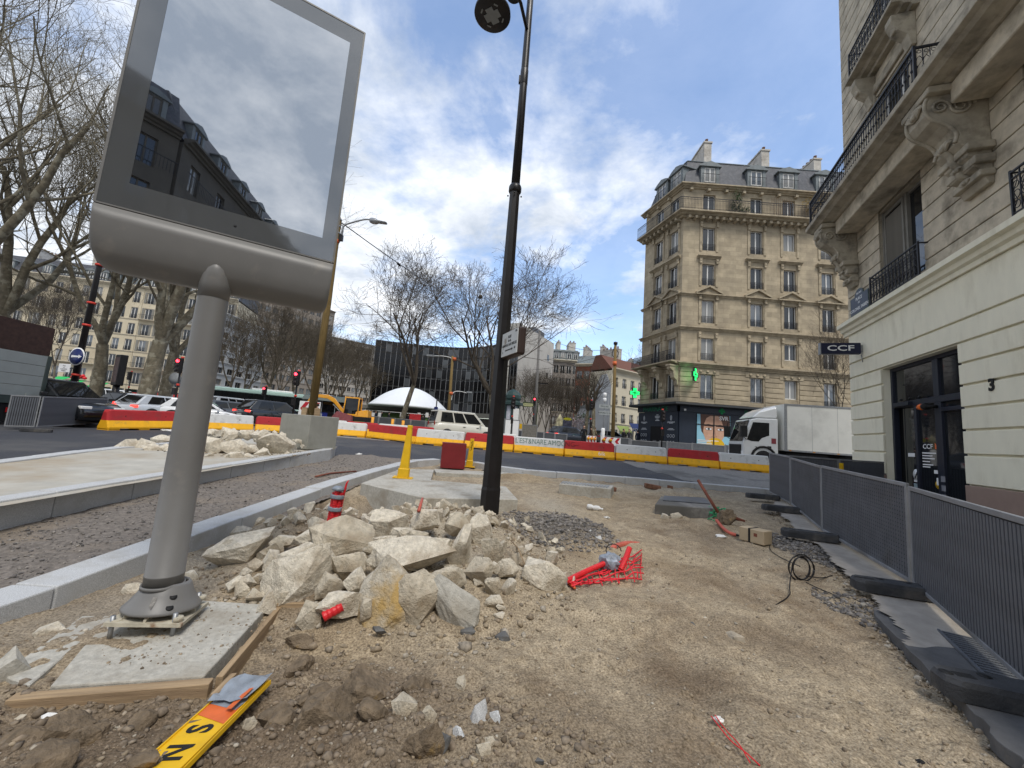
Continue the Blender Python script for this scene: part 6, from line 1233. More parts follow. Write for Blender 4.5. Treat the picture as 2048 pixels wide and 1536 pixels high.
# carved consoles under the balcony
def console(xc, w_):
    Pq = [(0, 7.42), (-.10, 7.42), (-.16, 7.55), (-.20, 7.78), (-.32, 7.84), (-.30, 8.02), (-.40, 8.10), (-.44, 8.32), (-.55, 8.44), (-.50, 8.62), (-.58, 8.80), (-.74, 8.95), (-.92, 9.06), (-1.02, 9.22), (-1.03, 9.45), (-.96, 9.60), (-1.0, 9.64), (-1.0, 9.755), (0, 9.755)]
    mb = MB(); mb.loft([[(xc+s_, y, z) for y, z in Pq] for s_ in (-w_/2, w_/2)], False)
    c = mb.build('console', oldT, bk, None, .02, 2)
    for a_, y_, z0_, z1_ in ((.7, 1.06, 9.60, 9.75), (.62, .34, 7.86, 8.04), (.58, .26, 7.58, 7.72), (.66, .46, 8.16, 8.32)): mb = MB(); mb.bx(xc-w_*a_, xc+w_*a_, -y_, -.0, z0_, z1_); mb.build('console_moulding', oldT, c, None, .025, 2)
    for s_ in (-1, 1):
        for (cy, cz, r0_, tn) in ((-.45, 9.28, .23, 2.3), (-.80, 9.30, .16, 1.8)):
            mb = MB(); n = 34; mb.tube([(xc+s_*(w_/2+.012), cy+(r0_*(1-k/n*.85))*math.cos(tn*6.283*k/n), cz+(r0_*(1-k/n*.85))*math.sin(tn*6.283*k/n)) for k in range(n)], [.035*(1-.5*k/n) for k in range(n)], 6); mb.build('scroll', oldT, c)
        mb = MB(); mb.tube(smooth([(xc+s_*(w_/2-.03), y-.02, z) for y, z in Pq[8:16]], 2), .04, 6); mb.build('edge_fillet', oldT, c)
    for k, (y, z, r) in enumerate(((-.55, 8.52, .17), (-1.02, 9.42, .20), (-.36, 7.95, .10), (-.22, 7.66, .11))):
        rs = np.random.RandomState(60+k); mb = MB()
        for i in range(9):
            a = (i-4)/4*1.25; mb.tube([(xc+.3*r*math.sin(a), y-.02, z-r*.5), (xc+r*1.2*math.sin(a), y-.06, z+r*.5*math.cos(a)), (xc+r*1.5*math.sin(a), y-.0, z+r*1.05*math.cos(a))], [r*.12, r*.22, r*.06], 6)
        mb.lathe([(0, -.06), (r*.4, -.04), (r*.45, .03), (0, .06)], 10, TR(xc, y-.05, z) @ RX(90)); mb.build('acanthus_leaf', oldT, c)
    mb = MB(); mb.tube(smooth([(xc, y-.03, z) for y, z in Pq[3:9]], 2), .07, 8); mb.build('garland', oldT, c)
console(.58, .50); console(6.2, .72); console(11.45, .72)
# upper window balcony, its consoles and hood
for x0_ in (2.4, 7.6):
    mb = MB(); cornice(mb, x0_-.55, x0_+2.25, 14.0, .30, .62); mb.build('small_balcony', oldT, bk)
    for s_ in (x0_-.2, x0_+1.9):
        mb = MB(); Pq = [(0, 12.95), (-.12, 12.95), (-.2, 13.3), (-.42, 13.5), (-.55, 13.8), (-.55, 13.99), (0, 13.99)]; mb.loft([[(s_+q, y, z) for y, z in Pq] for q in (-.16, .16)], False); mb.lathe([(0, -.1), (.14, -.06), (.16, .02), (0, .1)], 10, TR(s_, -.40, 13.62) @ RX(70)); mb.build('small_console', oldT, bk, None, .02, 2)
    guard(x0_-.45, x0_+2.15, 14.30, 1.0, -.52, 0)
    mb = MB(); mb.bx(x0_-.3, x0_-.02, -.08, -.003, 10.1, 13.3); mb.bx(x0_+1.72, x0_+2.0, -.08, -.003, 10.1, 13.3); mb.bx(x0_-.3, x0_+2.0, -.085, -.003, 13.3, 13.6); mb.build('window_surround', oldT, bk, None, .02)
# ================================================================== OTHER BUILDINGS
paleM = mat('pale stone', (.56, .49, .36), .9, .1, .6, .1, 8, c2=(.46, .39, .275), sc2=.25, th=(.45, .7)); paleT = mat('pale stone trim', (.55, .49, .38), .9, .12, 1, .1, 8)
def far_win(w, h, fm, k):
    q = ('far', round(w, 2), round(h, 2), k, fm.name)
    if q not in _wc:
        mb = MB(); mb.bx(0, .09, -.06, 0, 0, h); mb.bx(w-.09, w, -.06, 0, 0, h); mb.bx(w/2-.05, w/2+.05, -.07, 0, 0, h); mb.bx(.09, w-.09, -.05, 0, h-.09, h); mb.mi = 1; mb.bx(.09, w-.09, -.02, -.01, 0, h-.09)
        _wc[q] = mb.data('window', [fm, (paneM, paneB, curtM)[k]])
    return _wc[q]
def block(name, label, a, b, z0, storeys, sh, wm, tm, roofm, ncol, ww, wh, dep=.25, rails=True, balc=(), roof_h=3.2, D=11, shop=3.6, group=None, shutters=False, dorm=True, roof_in=1.6, wf=winM, chim=2, seed=1, dwf=None):
    a = Vector(a); b = Vector(b); L = (b-a).length; o = thing(name, label, 'building', frame((a.x, a.y, 0), (b.x-a.x, b.y-a.y)), group)
    rr = random.Random(seed); st = L/ncol; cols = [st*(i+.5) for i in range(ncol)]; zb = z0+shop; zt_ = zb+storeys*sh; ops = []
    for i in range(storeys):
        for c in cols: ops.append((c-ww/2, c+ww/2, zb+i*sh+.25, zb+i*sh+.25+wh))
    sops = [(c-st*.40, c+st*.40, z0+.1, z0+shop-.8) for c in cols] if shop > 2 else []
    mb = MB(); wall(mb, L, z0-1, zt_, ops+sops, dep); mb.build('wall', wm, o); mb = MB(); mb.bx(.01, L-.01, dep+.01, D, z0-1, zt_+.01); mb.build('core', darkM2 if rails else wm, o)
    mb = MB(); mb.bx(-.005, .0, 0, D, z0-1, zt_); mb.build('gable_wall', wm, o); mb = MB(); mb.bx(L, L+.005, 0, D, z0-1, zt_); mb.build('gable_wall', wm, o)
    for c in (sops and cols): mb = MB(); mb.bx(c-st*.40, c+st*.40, .12, .14, z0, z0+shop-.8); mb.build('shop_window', paneM, o)
    for i, (x0_, x1_, za, zz2) in enumerate(ops):
        w_ = ob('window', far_win(ww, wh, wf, rr.choice((0, 0, 0, 1, 2))), o, TR(x0_, dep-.03, za)); fl = i//ncol
        if shutters:
            q = ('shut', round(wh, 2))
            if q not in _wc: mb = MB(); mb.bx(-.42, -.03, -.07, -.005, 0, wh); mb.bx(ww+.03, ww+.42, -.07, -.005, 0, wh); _wc[q] = mb.data('shutter', mat('grey shutter paint', (.20, .19, .165)))
            ob('shutter', _wc[q], w_, TR(0, -dep+.03, 0))
        if rails and fl not in balc: ob('railing', rail_mesh(ww, .75), w_, TR(0, -dep-.02, 0))
    for i in range(1, storeys+1):
        mb = MB(); big = i-1 in balc or i == storeys; cornice(mb, 0, L, zb+(i-1 if not i == storeys else i)*sh-.12, .28 if not i == storeys else .5, .75 if i-1 in balc else (.6 if i == storeys else .14)); mb.build('string_course', tm, o)
        if i-1 in balc:
            rl = MB(); z = zb+(i-1)*sh+.16; rl.bx(0, L, -.70, -.66, z+.85, z+.9)
            for k in range(int(L/.2)): rl.bx(k*.2, k*.2+.025, -.69, -.67, z, z+.86)
            rl.build('balcony_railing', ironM, o)
    if roof_h:
        mb = MB(); mb.loft([[(0, .1, zt_+.3), (L, .1, zt_+.3), (L, D, zt_+.3), (0, D, zt_+.3)], [(0, roof_in, zt_+.3+roof_h), (L, roof_in, zt_+.3+roof_h), (L, D-1, zt_+.3+roof_h), (0, D-1, zt_+.3+roof_h)]], False); mb.build('roof', roofm, o)
        if dorm:
            for c in cols[::1]:
                d = ob('dormer', dm_body, o, TR(c, .35, zt_+.75)); ob('dormer_roof', dm_roof, d); ob('dormer_window', far_win(.95, 1.35, dwf or winM, 0 if dwf else rr.choice((0, 1, 2))), d, TR(-.47, -.04, .08))
        for k in range(chim):
            x = L*(k+.5)/chim+rr.uniform(-1, 1); mb = MB(); mb.bx(x, x+.8, roof_in, roof_in+4, zt_+roof_h-.5, zt_+roof_h+2); mb.bx(x-.06, x+.86, roof_in-.06, roof_in+4.06, zt_+roof_h+2.001, zt_+roof_h+2.14); ch = mb.build('chimney', plM, o)
            mb = MB()
            mb.lathe([(.15, 0), (.13, .5), (.10, .5)], 6); me = mb.data('chimney_pot', potM)
            for j in range(5): ob('chimney_pot', me, ch, TR(x+.4, roof_in+.5+j*.75, zt_+roof_h+2.14))
    return o
def XY(u, v, y): p = AY(u, v, y); return (p.x, p.y)
RG = 'pale stone apartment houses across the boulevard'
def far_row(us, labels, **kw):
    for i, lb in enumerate(labels):
        (u0, y0), (u1, y1) = us[i], us[i+1]; block('apartment_house', lb, XY(u0, 760, y0), XY(u1-1, 760, y1), 1.6, 6, 3.15, paleM, paleT, slateM, (6, 7, 7)[i % 3], 1.15, 2.15, balc=((1, 4), (1,), (1, 4))[i % 3], roof_h=3.4, shutters=(i % 3 != 1), group=RG, seed=30+i, **kw)
far_row([(-190, 69), (62, 72), (255, 75), (452, 79)], ['pale stone apartment house at the left picture edge with shutters', 'pale stone apartment house behind the blue arrow sign with green shop awning', 'pale stone apartment house behind the thick plane trunks'])
grA = mat('green awning', (.02, .42, .11), .6, .1, 3, 0); rdA = mat('red awning', (.30, .02, .02), .6, .1, 3, 0)
def awning(u0, u1, v, y, m, label, d=1.6):
    a = AY(u0, v, y); b = AY(u1, v, y); L = (b-a).length; o = thing('awning', label, 'awning', frame((a.x, a.y, a.z), (b.x-a.x, b.y-a.y))); mb = MB(); mb.loft([[(x, 0, .5), (x, -d, -.3), (x, -d, -.7), (x, -d+.03, -.7), (x, -d+.03, -.33), (x, 0, .44)] for x in (0, L)], False); mb.build('cloth', m, o); return o
o = awning(143, 173, 764, 70.6, grA, 'bright green shop awning with red ornaments above, left of the plane trunk')
for k in range(7): mb = MB(); mb.lathe([(0, -.3), (.28, -.15), (.3, .1), (0, .32)], 8); mb.build('red_ornament', condM, o, TR(.35+.36*k, -.3, .85+.18*(k % 3)))
awning(194, 217, 770, 71.5, grA, 'bright green shop awning right of the first plane trunk'); awning(116, 141, 758, 70.2, grA, 'small green awning left of the black lamp post'); awning(236, 300, 788, 73, rdA, 'dark red shop awning behind the thick plane trunk'); awning(306, 372, 790, 75, rdA, 'red shop awning behind the billboard pole')
# white modern block and slabs behind the trees
wmM = mat('white facade', (.52, .53, .53), .7, .05, 1, 0, c2=(.44, .44, .43), sc2=.3); cnM = mat('brown concrete slab', (.24, .205, .17), .85, .1, 1, .1, 6); cnT = mat('light concrete', (.36, .33, .29), .85, .1, 1, 0)
def modern(label, u0, y0, u1, y1, vtop, ns, wm, ncol, wk, D=14, z0=1.4, nm='modern_building'):
    a, b = XY(u0, 760, y0), XY(u1, 760, y1); ztop = AY(u0, vtop, y0).z; sh_ = (ztop-z0-4)/ns; return block(nm, label, a, b, z0, ns, sh_, wm, wm, wm, ncol, (Vector(b)-Vector(a)).length/ncol*wk, sh_*.5, rails=False, roof_h=0, shop=4, D=D, dorm=False, seed=ncol, wf=cnM)
modern('white modern apartment block with dark window bands behind the billboard pole', 425, 62, 522, 74, 628, 6, wmM, 5, .62, 3)
modern('tall brown concrete slab block rising behind the bare trees', 470, 105, 652, 128, 566, 10, cnM, 12, .7); modern('long low brown slab block left of the black glass building', 640, 126, 762, 140, 672, 8, cnT, 14, .8)
# ---- black glass building with a curved front, dome on its lawn
hq = thing('glass_building', 'curved black glass office building with thin white mullions behind the dome', 'building'); bgl = glass('black curtain wall', (.006, .006, .007), .12, 1.42); blg = glass('bluish curtain wall', (.03, .05, .09), .03, 2.6)
pts = [(750, 700, 78, 671), (790, 700, 79, 679), (835, 700, 79.8, 683.5), (880, 700, 80.2, 686), (925, 700, 79.6, 683), (962, 700, 77.5, 672), (1002, 700, 73.5, 655), (1037, 700, 68.5, 641)]
PP = [AY(u, v, y) for u, v, y, _ in pts]; ZT_ = AY(750, 679, 78).z
curve = smooth([Vector((p.x, p.y)) for p in PP], 2); nn = len(curve)
tot = sum((curve[i+1]-curve[i]).length for i in range(nn-1)); stp = 1.02; N_ = int(tot/stp)
def along(s):
    for i in range(nn-1):
        l = (curve[i+1]-curve[i]).length
        if s <= l or i == nn-2: return curve[i]+(curve[i+1]-curve[i])*(s/l)
        s -= l
cv = [along(tot*i/N_) for i in range(N_+1)]
mlM = mat('pale mullion', (.20, .20, .205), .5, .05, 3, 0); mb = MB(); mb.bx(-.035, .035, -.05, .04, 4.8, ZT_); mul = mb.data('mullion', mlM)
for k in range(6):
    za, zb_ = 4.8+(ZT_-4.8)*k/6, 4.8+(ZT_-4.8)*(k+1)/6
    for i in range(N_):
        a, b = cv[i], cv[i+1]; mb = None
    mb = MB(); mb.loft([[(p.x, p.y, za+.02) for p in cv], [(p.x, p.y, zb_-.25) for p in cv]], False, False, None, False); mb.build('glass_band', bgl if k < 5 else bgl, hq)
    mb = MB(); mb.loft([[(p.x, p.y-.03, zb_-.25) for p in cv], [(p.x, p.y-.03, zb_+.02) for p in cv]], False, False, None, False); mb.build('spandrel', blackM, hq)
for i in range(N_+1):
    t_ = cv[min(i+1, N_)]-cv[max(i-1, 0)]; ob('mullion', mul, hq, frame((cv[i].x, cv[i].y, 0), (t_.x, t_.y)))
rs = np.random.RandomState(8)
for i in range(26):
    k = rs.randint(0, 6); j = rs.randint(0, N_-1); za = 4.9+(ZT_-4.8)*k/6; a, b = cv[j], cv[j+1]; mb = MB(); mb.add([(a.x, a.y-.05, za), (b.x, b.y-.05, za), (b.x, b.y-.05, za+(ZT_-4.8)/6*.72), (a.x, a.y-.05, za+(ZT_-4.8)/6*.72)], [(0, 1, 2, 3)]); mb.build('grey_blind', glass('blind pane', (.07, .075, .08), .1, 1.5), hq)  # plain grey panes for drawn blinds, none of them glowing
mb = MB(); mb.add([(p.x, p.y+.05, ZT_) for p in cv]+[(cv[-1].x, cv[-1].y+24, ZT_), (cv[0].x, cv[0].y+24, ZT_)], [tuple(range(len(cv)+2))]); mb.add([(cv[0].x, cv[0].y, z) for z in (4.8, ZT_)]+[(cv[0].x, cv[0].y+24, z) for z in (ZT_, 4.8)], [(0, 1, 2, 3)]); mb.add([(cv[-1].x, cv[-1].y, z) for z in (4.8, ZT_)]+[(cv[-1].x, cv[-1].y+24, z) for z in (ZT_, 4.8)], [(0, 1, 2, 3)]); mb.build('roof_and_ends', fslM, hq)
mb = MB(); mb.loft([[(p.x, p.y-1.2, 3.9) for p in cv], [(p.x, p.y-1.2, 4.8) for p in cv]], False, False, None, False); mb.loft([[(p.x, p.y+3, 0) for p in cv], [(p.x, p.y+3, 4.0) for p in cv]], False, False, None, False); mb.build('undercroft', mat('raw concrete', (.16, .15, .135), .9), hq)
wa, wb = AY(1036, 700, 70), AY(1106, 700, 84); wz = AY(1036, 645, 70).z
whB = thing('blank_gable_building', 'tall white building with a blank gable wall right of the glass building', 'building', frame((wa.x, wa.y, 0), (wb.x-wa.x, wb.y-wa.y))); LW = (wb-wa).length
gabM = mat('gable plaster', (.50, .475, .43), .9, .06, .5, .1, 6, c2=(.38, .345, .30), sc2=.3, th=(.5, .8)); mb = MB(); mb.bx(0, LW, 0, 2.2, 0, wz); mb.build('wall', gabM, whB); mb = MB(); mb.bx(LW*.45, LW*.75, .6, 2, wz, wz+1.3); mb.build('roof_plant', fslM, whB); 
for z in (wz*.4, wz*.62, wz*.8): mb = MB(); mb.bx(LW*.8, LW*.8+.9, -.05, -.01, z, z+1.2); mb.build('window', paneM, whB)
lawn = []
dc = AY(817, 815, 63); xs_, ys_ = np.meshgrid(np.linspace(-11.5, 11.5, 60), np.linspace(-8, 13, 50))
grass = mat('grass', (.045, .085, .018), .95, .5, 9, .6, 25, c2=(.08, .10, .03), sc2=.8, th=(.45, .7))
lw = struct(sheet('lawn', xs_+dc.x, ys_+dc.y, lambda x, y: Tn(x, y)+np.clip(1.75-((x-dc.x)/11.5)**2*1.75-np.clip((dc.y-3-y)/5, 0, 1)*1.8, .02, 2)+.05*fbm(x*2, y*2, 3, 9), None, grass))
dm = thing('white_dome', 'smooth white shell dome on the lawn before the black glass building', 'dome', TR(dc.x, dc.y, dc.z-.1)); Rd, Hd_ = 6.25, 3.3
mb = MB(); mb.lathe([(Rd*r_, Hd_*z_) for r_, z_ in ((1, 0), (.95, .08), (.88, .20), (.80, .33), (.71, .475), (.61, .61), (.50, .73), (.39, .835), (.28, .915), (.17, .968), (.08, .993), (.0, 1))], 48); mb.build('shell', mat('white dome paint', (.74, .76, .77), .5, .03, 1, 0), dm); mb = MB(); mb.bx(-Rd*1.25, Rd*.98, -.6, 5, -.55, .0); mb.build('slab', mat('raw concrete', (.16, .15, .135), .9), dm)
# ---- houses to the right of the square
brk = mat('red brick', (.26, .085, .05), .9, .2, 6, .2, 20); tileM = mat('brown tile roof', (.15, .065, .045), .85, .2, 5, .2, 14); gryW = mat('grey white gable', (.40, .42, .45), .9, .08, .6, .1, 6); crW = mat('cream wall', (.62, .56, .43), .9, .06, .6, .1, 6)
block('cream_house', 'cream three storey house with brown tile roof left of the pharmacy', XY(1219, 860, 60), XY(1300, 860, 66), 1.2, 3, 2.75, crW, crW, tileM, 5, .95, 1.5, rails=True, roof_h=2.4, roof_in=2.4, D=4.5, shop=2.9, dorm=False, chim=1, seed=5)
p0, p1 = XY(1180, 860, 62), XY(1218, 860, 60); L = math.dist(p0, p1); o = thing('gable_house', 'pale grey house gable beside the cream house', 'building', frame((*p0, 0), (p1[0]-p0[0], p1[1]-p0[1]))); zt_ = AY(1205, 748, 61).z
mb = MB(); mb.prism([(0, 0), (L, 0), (L, zt_-1.8), (L*.75, zt_), (L*.45, zt_-.2), (L*.25, zt_-1.5), (0, zt_-3.2)], 0, 8); mb.build('gable_wall', gryW, o); mb = MB(); mb.bx(L*.55, L*.72, .5, 1.2, zt_-.3, zt_+1.1); mb.build('chimney', brk, o); mb = MB(); mb.bx(-3.0, -.01, 1, 7, 0, zt_-5.2); mb.build('annex', gryW, o); mb = MB(); mb.bx(-3.1, -.01, .9, 7.1, zt_-5.2, zt_-4.9); mb.build('annex_roof', zincM, o)
block('brick_house', 'red brick house with pale trim behind the pollarded trees', XY(1145, 860, 76), XY(1190, 860, 74), 1.4, 4, 2.9, brk, crW, zincM, 3, 1.1, 1.7, roof_h=2.0, D=9, shop=2.5, seed=9, chim=2, dorm=False)
block('grey_apartment_house', 'grey stone house behind the bare trees right of the white gable', XY(1098, 860, 88), XY(1150, 860, 88), 1.5, 5, 2.9, mat('grey stone', (.27, .24, .21), .9, .15, 1, .1, 6), crW, zincM, 4, 1.1, 1.8, roof_h=2.8, D=10, shop=2.5, seed=10, chim=3)
block('long_zinc_roof_house', 'long white house with bluish zinc roof far behind the cream house', XY(1185, 860, 104), XY(1330, 860, 104), 1.6, 5, 2.95, wmM, crW, mat('blue zinc', (.19, .22, .26), .5), 9, 1.1, 1.7, roof_h=3.0, D=10, shop=2.5, seed=12, chim=5)
mb = MB(); a = AY(1251, 770, 72); mb.bx(-.75, .75, 0, 2.2, -2, 4.2); o = mb.build('brick_chimney', brk, None, TR(a.x, a.y, a.z-1.2)); tag(o, 'tall brick chimney rising behind the brown tile roof', 'chimney')
o = awning(1258, 1281, 853, 58, mat('blue awning', (.03, .05, .16), .6), 'dark blue shop awning left of the pharmacy'); text('POSTE', .55, whtM, 'lettering', o, TR(.85, -1.62, -.48) @ UPR, .02); awning(1233, 1256, 858, 58, mat('lime awning', (.40, .48, .13), .6), 'pale lime shop awning left of the dark blue one', 1.9)
# ---- houses behind the viewer, facing the works (seen mirrored in the billboard glass)
shadedM = mat('shade-darkened stone', (.105, .095, .08), .9, .15, .6, .1, 8)  # walls, trim and frames darkened in colour to hold the houses' backlit shade
block('apartment_house', 'stone corner house behind the viewer mirrored in the billboard glass', (7.1, -29.5), (-20, -29.5), 1.1, 5, 3.25, shadedM, shadedM, slateM, 8, 1.2, 2.1, balc=(1, 4), roof_h=3.6, seed=50, wf=shadedM, dwf=shadedM, chim=0); block('apartment_house', 'stone house receding behind the viewer mirrored in the billboard glass', (41, -57.5), (7.4, -29.7), 1.1, 5, 3.25, shadedM, shadedM, slateM, 12, 1.2, 2.1, balc=(1, 4), roof_h=3.6, seed=51, wf=shadedM, dwf=shadedM, chim=0)
# ================================================================== TREES
def grow(seed, H, r, forks, kids, lean=(0, 0), trunk=.3, spread=.62, up=.10, sides=(10, 8, 6, 4, 3, 3), wob=.17, ratio=.83, rmin=.006):
    rr = random.Random(seed); tk = MB(); cr_ = MB(); mxl = len(kids)
    def seg(mb, p, d, L, r0_, r1_, n, ns, w_, u_):
        pts = [p]; rs_ = [r0_]; dirs = []
        for i in range(ns):
            d = (d+Vector((rr.uniform(-w_, w_), rr.uniform(-w_, w_), rr.uniform(-w_, w_)+u_))).normalized(); p = p+d*(L/ns); pts.append(p); rs_.append(r0_+(r1_-r0_)*(i+1)/ns); dirs.append(d)
        mb.tube(pts, rs_, n, True, False); return pts, rs_, dirs
    def rec(p, d, L, r0_, lv):
        ns = (6, 5, 4, 3, 2, 2)[lv]; pts, rs_, ds = seg(cr_, p, d, L, r0_, max(r0_*.42, rmin), sides[lv], ns, wob*(1+.25*lv), up)
        if lv >= mxl: return
        k = kids[lv]
        for i in range(k):
            f = .28+.72*(i+rr.random())/k; q = min(int(f*ns), ns-1); g = f*ns-q; pp = pts[q]+(pts[q+1]-pts[q])*g; rr_ = rs_[q]+(rs_[q+1]-rs_[q])*g; dd = ds[q]; a = dd.orthogonal().normalized(); a.rotate(Matrix.Rotation(rr.uniform(0, 6.283), 3, dd)); an = rr.uniform(.45, .95)*(1 if f < .95 else .4)
            rec(pp, (dd*math.cos(an)+a*math.sin(an)).normalized(), L*ratio*rr.uniform(.65, 1.05)*(1.15-.45*f), rr_*rr.uniform(.5, .72), lv+1)
    Ht = H*trunk; d0 = Vector((lean[0], lean[1], 1)).normalized(); pts, rs_, ds = seg(tk, Vector((0, 0, -.2)), d0, Ht, r*1.0, r*.74, sides[0], 6, .06, .02); tk.lathe([(r*1.45, -.25), (r*1.15, .25), (r*1.0, .6)], sides[0])
    for i in range(forks):
        a = 6.283*(i+rr.uniform(-.25, .25))/forks; sp = spread*rr.uniform(.55, 1.15) if i else .12; rec(pts[-1]-Vector((0, 0, r*.5*(i % 2))), Vector((math.cos(a)*sp, math.sin(a)*sp, 1)).normalized(), H*(1-trunk)*.62*rr.uniform(.85, 1.1), r*rr.uniform(.42, .6), 0)
    return tk, cr_
def tree(label, at, tk, cr_, s=1, rz=0, name='plane_tree', group=None, tm=trunkM, bmm=twigM):
    o = thing(name, label, 'tree', TR(*at) @ RZ(rz) @ Matrix.Scale(s, 4), group); ob('trunk', tk, o); ob('crown', cr_, o); return o
def mk(seed, H, r, forks, kids, bm_=None, **k): a, b = grow(seed, H, r, forks, kids, **k); return a.data('trunk', trunkM), b.data('crown', bm_ or twigM)
def foot(u, v, y): p = AY(u, v, y); return (p.x, p.y, T(p.x, p.y))
tA = mk(11, 21, .50, 5, (5, 5, 4, 4, 2), trunkM, trunk=.24, spread=.75); tB = mk(23, 19, .42, 4, (5, 5, 4, 4, 2), trunkM, trunk=.26, spread=.7); tC = mk(31, 18.5, .30, 4, (5, 5, 4, 4, 2), twigM, lean=(.26, .0), trunk=.28, spread=.95, up=.05, rmin=.013); tD = mk(47, 21, .34, 5, (5, 5, 4, 4, 2), twigM, lean=(-.06, .0), trunk=.24, spread=1.1, up=.05, rmin=.013)
tE = mk(53, 15, .20, 4, (5, 5, 5, 4), twigL, trunk=.25, spread=.55, up=.14, rmin=.012); tF = mk(61, 9, .10, 5, (4, 5, 5, 3), twigM, trunk=.12, spread=.5, up=.12); tP = mk(71, 9.5, .24, 4, (4, 5, 4), blkM if False else twigM, trunk=.42, spread=.95, up=.13, wob=.24); tY = mk(83, 13, .11, 3, (6, 6, 5, 4), twigM, trunk=.3, spread=.4, up=.2)
tree('mottled plane tree with forked trunk behind the blue arrow sign', foot(186, 795, 27), *tB, 1.0, 20); tree('thickest plane tree left of the billboard pole, with swelling trunk', foot(292, 797, 24), *tA, 1.0, 200); tree('plane tree leaning against the thickest one, just left of the billboard pole', foot(332, 797, 29), *tB, 1.0, 130)
tree('huge bare plane tree rising at the left picture edge over the truck', foot(-170, 830, 19), *tA, 1.1, 65); tree('bare plane tree behind the truck at the upper left', foot(-40, 800, 25), *tB, 1.25, 290); tree('slender young tree before the pale house at far left', foot(104, 790, 40), *tY, 1.0, 0, 'bare_tree'); tree('slender young tree left of the other at far left', foot(62, 790, 43), *tY, .95, 130, 'bare_tree')
tree('bare tree with leaning trunk in front of the white dome', foot(800, 838, 42), *tC, 1.0, 0); tree('wide bare tree behind the black lamp post', foot(988, 850, 46), *tD, 1.0, 15)
BT = 'bare trees along the boulevard behind the traffic'
for i, (u, y, s, rz, t_) in enumerate(((534, 46, 1.0, 30, tE), (492, 44, .62, 80, tE), (585, 60, 1.1, 200, tE), (618, 72, 1.25, 10, tE), (648, 64, 1.0, 300, tE), (684, 78, 1.2, 140, tE), (716, 86, 1.2, 60, tE), (735, 74, .8, 250, tE), (560, 84, 1.25, 170, tE), (455, 55, 1.0, 20, tE), (665, 98, 1.3, 111, tE))):
    tree('dense bare twiggy tree in the row behind the bus and cars', foot(u, 800, y), *t_, s, rz, 'bare_tree', BT)
PT = 'small bare trees on the square right of the lamp post'
for i, (u, y, s, rz) in enumerate(((1072, 50, 1.0, 0), (1090, 56, 1.15, 90), (1105, 52, .95, 200), (1128, 58, 1.1, 30), (1150, 60, 1.0, 310), (1050, 62, 1.2, 140), (1200, 66, 1.0, 75))): tree('small many stemmed bare tree on the square', foot(u, 865, y), *tF, s, rz, 'bare_tree', PT)
tree('dark pollarded tree with crooked limbs left of the direction signs', foot(1186, 868, 42), *tP, 1.0, 0, 'pollarded_tree'); tree('dark pollarded tree behind the traffic light', foot(1172, 868, 46), *tP, .95, 120, 'pollarded_tree'); tree('pollarded tree half way to the white gable', foot(1148, 866, 52), *tP, .9, 220, 'pollarded_tree')
tree('tall bare tree far behind the cream house', foot(1272, 870, 92), *tE, 1.45, 40, 'bare_tree'); tree('bare tree beside the stone corner building at the upper floors', foot(1692, 900, 27.5), *tY, .78, 200, 'bare_tree')
ns_ = AY(961, 593, 44); o = ob('bird_nest', rock_mesh('bird_nest', 3, (.55, .5, .5), twigM, 2, 9, .1)); o.location = ns_; tag(o, 'dark round bird nest in the wide bare tree', 'nest')
# ================================================================== VEHICLES
tyreM = mat('tyre', (.018, .018, .019), .85, .2, 8, .1); rimM = mat('alloy rim', (.35, .36, .37), .35, .1, 6, 0, metal=.7); autoG = glass('car glass', (.008, .009, .010), .03, 1.5); tailM = mat('tail lamp', (.30, .01, .012), .25, .05, 4, 0); tailL = mat('lit tail lamp', (.5, .02, .02), .3, 0, 4, 0, emit=((1, .06, .04), 1.2)); plateM = mat('number plate', (.62, .62, .60), .5, .03, 3, 0)
def paint(n, c, metal=0.0): return mat(n, c, .22, .04, 2, 0, metal=metal, spec=.5, coat=.6)
def wheel(parent, x, y, r, w_=.22, s=1):
    k = ('wheel', round(r, 3), w_)
    if k not in _wc:
        mb = MB(); mb.lathe([(r*.62, -w_/2), (r*.95, -w_/2), (r, -w_*.3), (r, w_*.3), (r*.95, w_/2), (r*.62, w_/2)], 20, RX(90)); a = mb.data('tyre', tyreM); mb = MB(); mb.lathe([(0, -w_*.42), (r*.62, -w_*.46), (r*.64, w_*.46), (0, w_*.42)], 16, RX(90))
        _wc[k] = (a, mb.data('rim', rimM))
    a, b = _wc[k]; o = ob('wheel', a, parent, TR(x, y, r)); ob('rim', b, o); return o
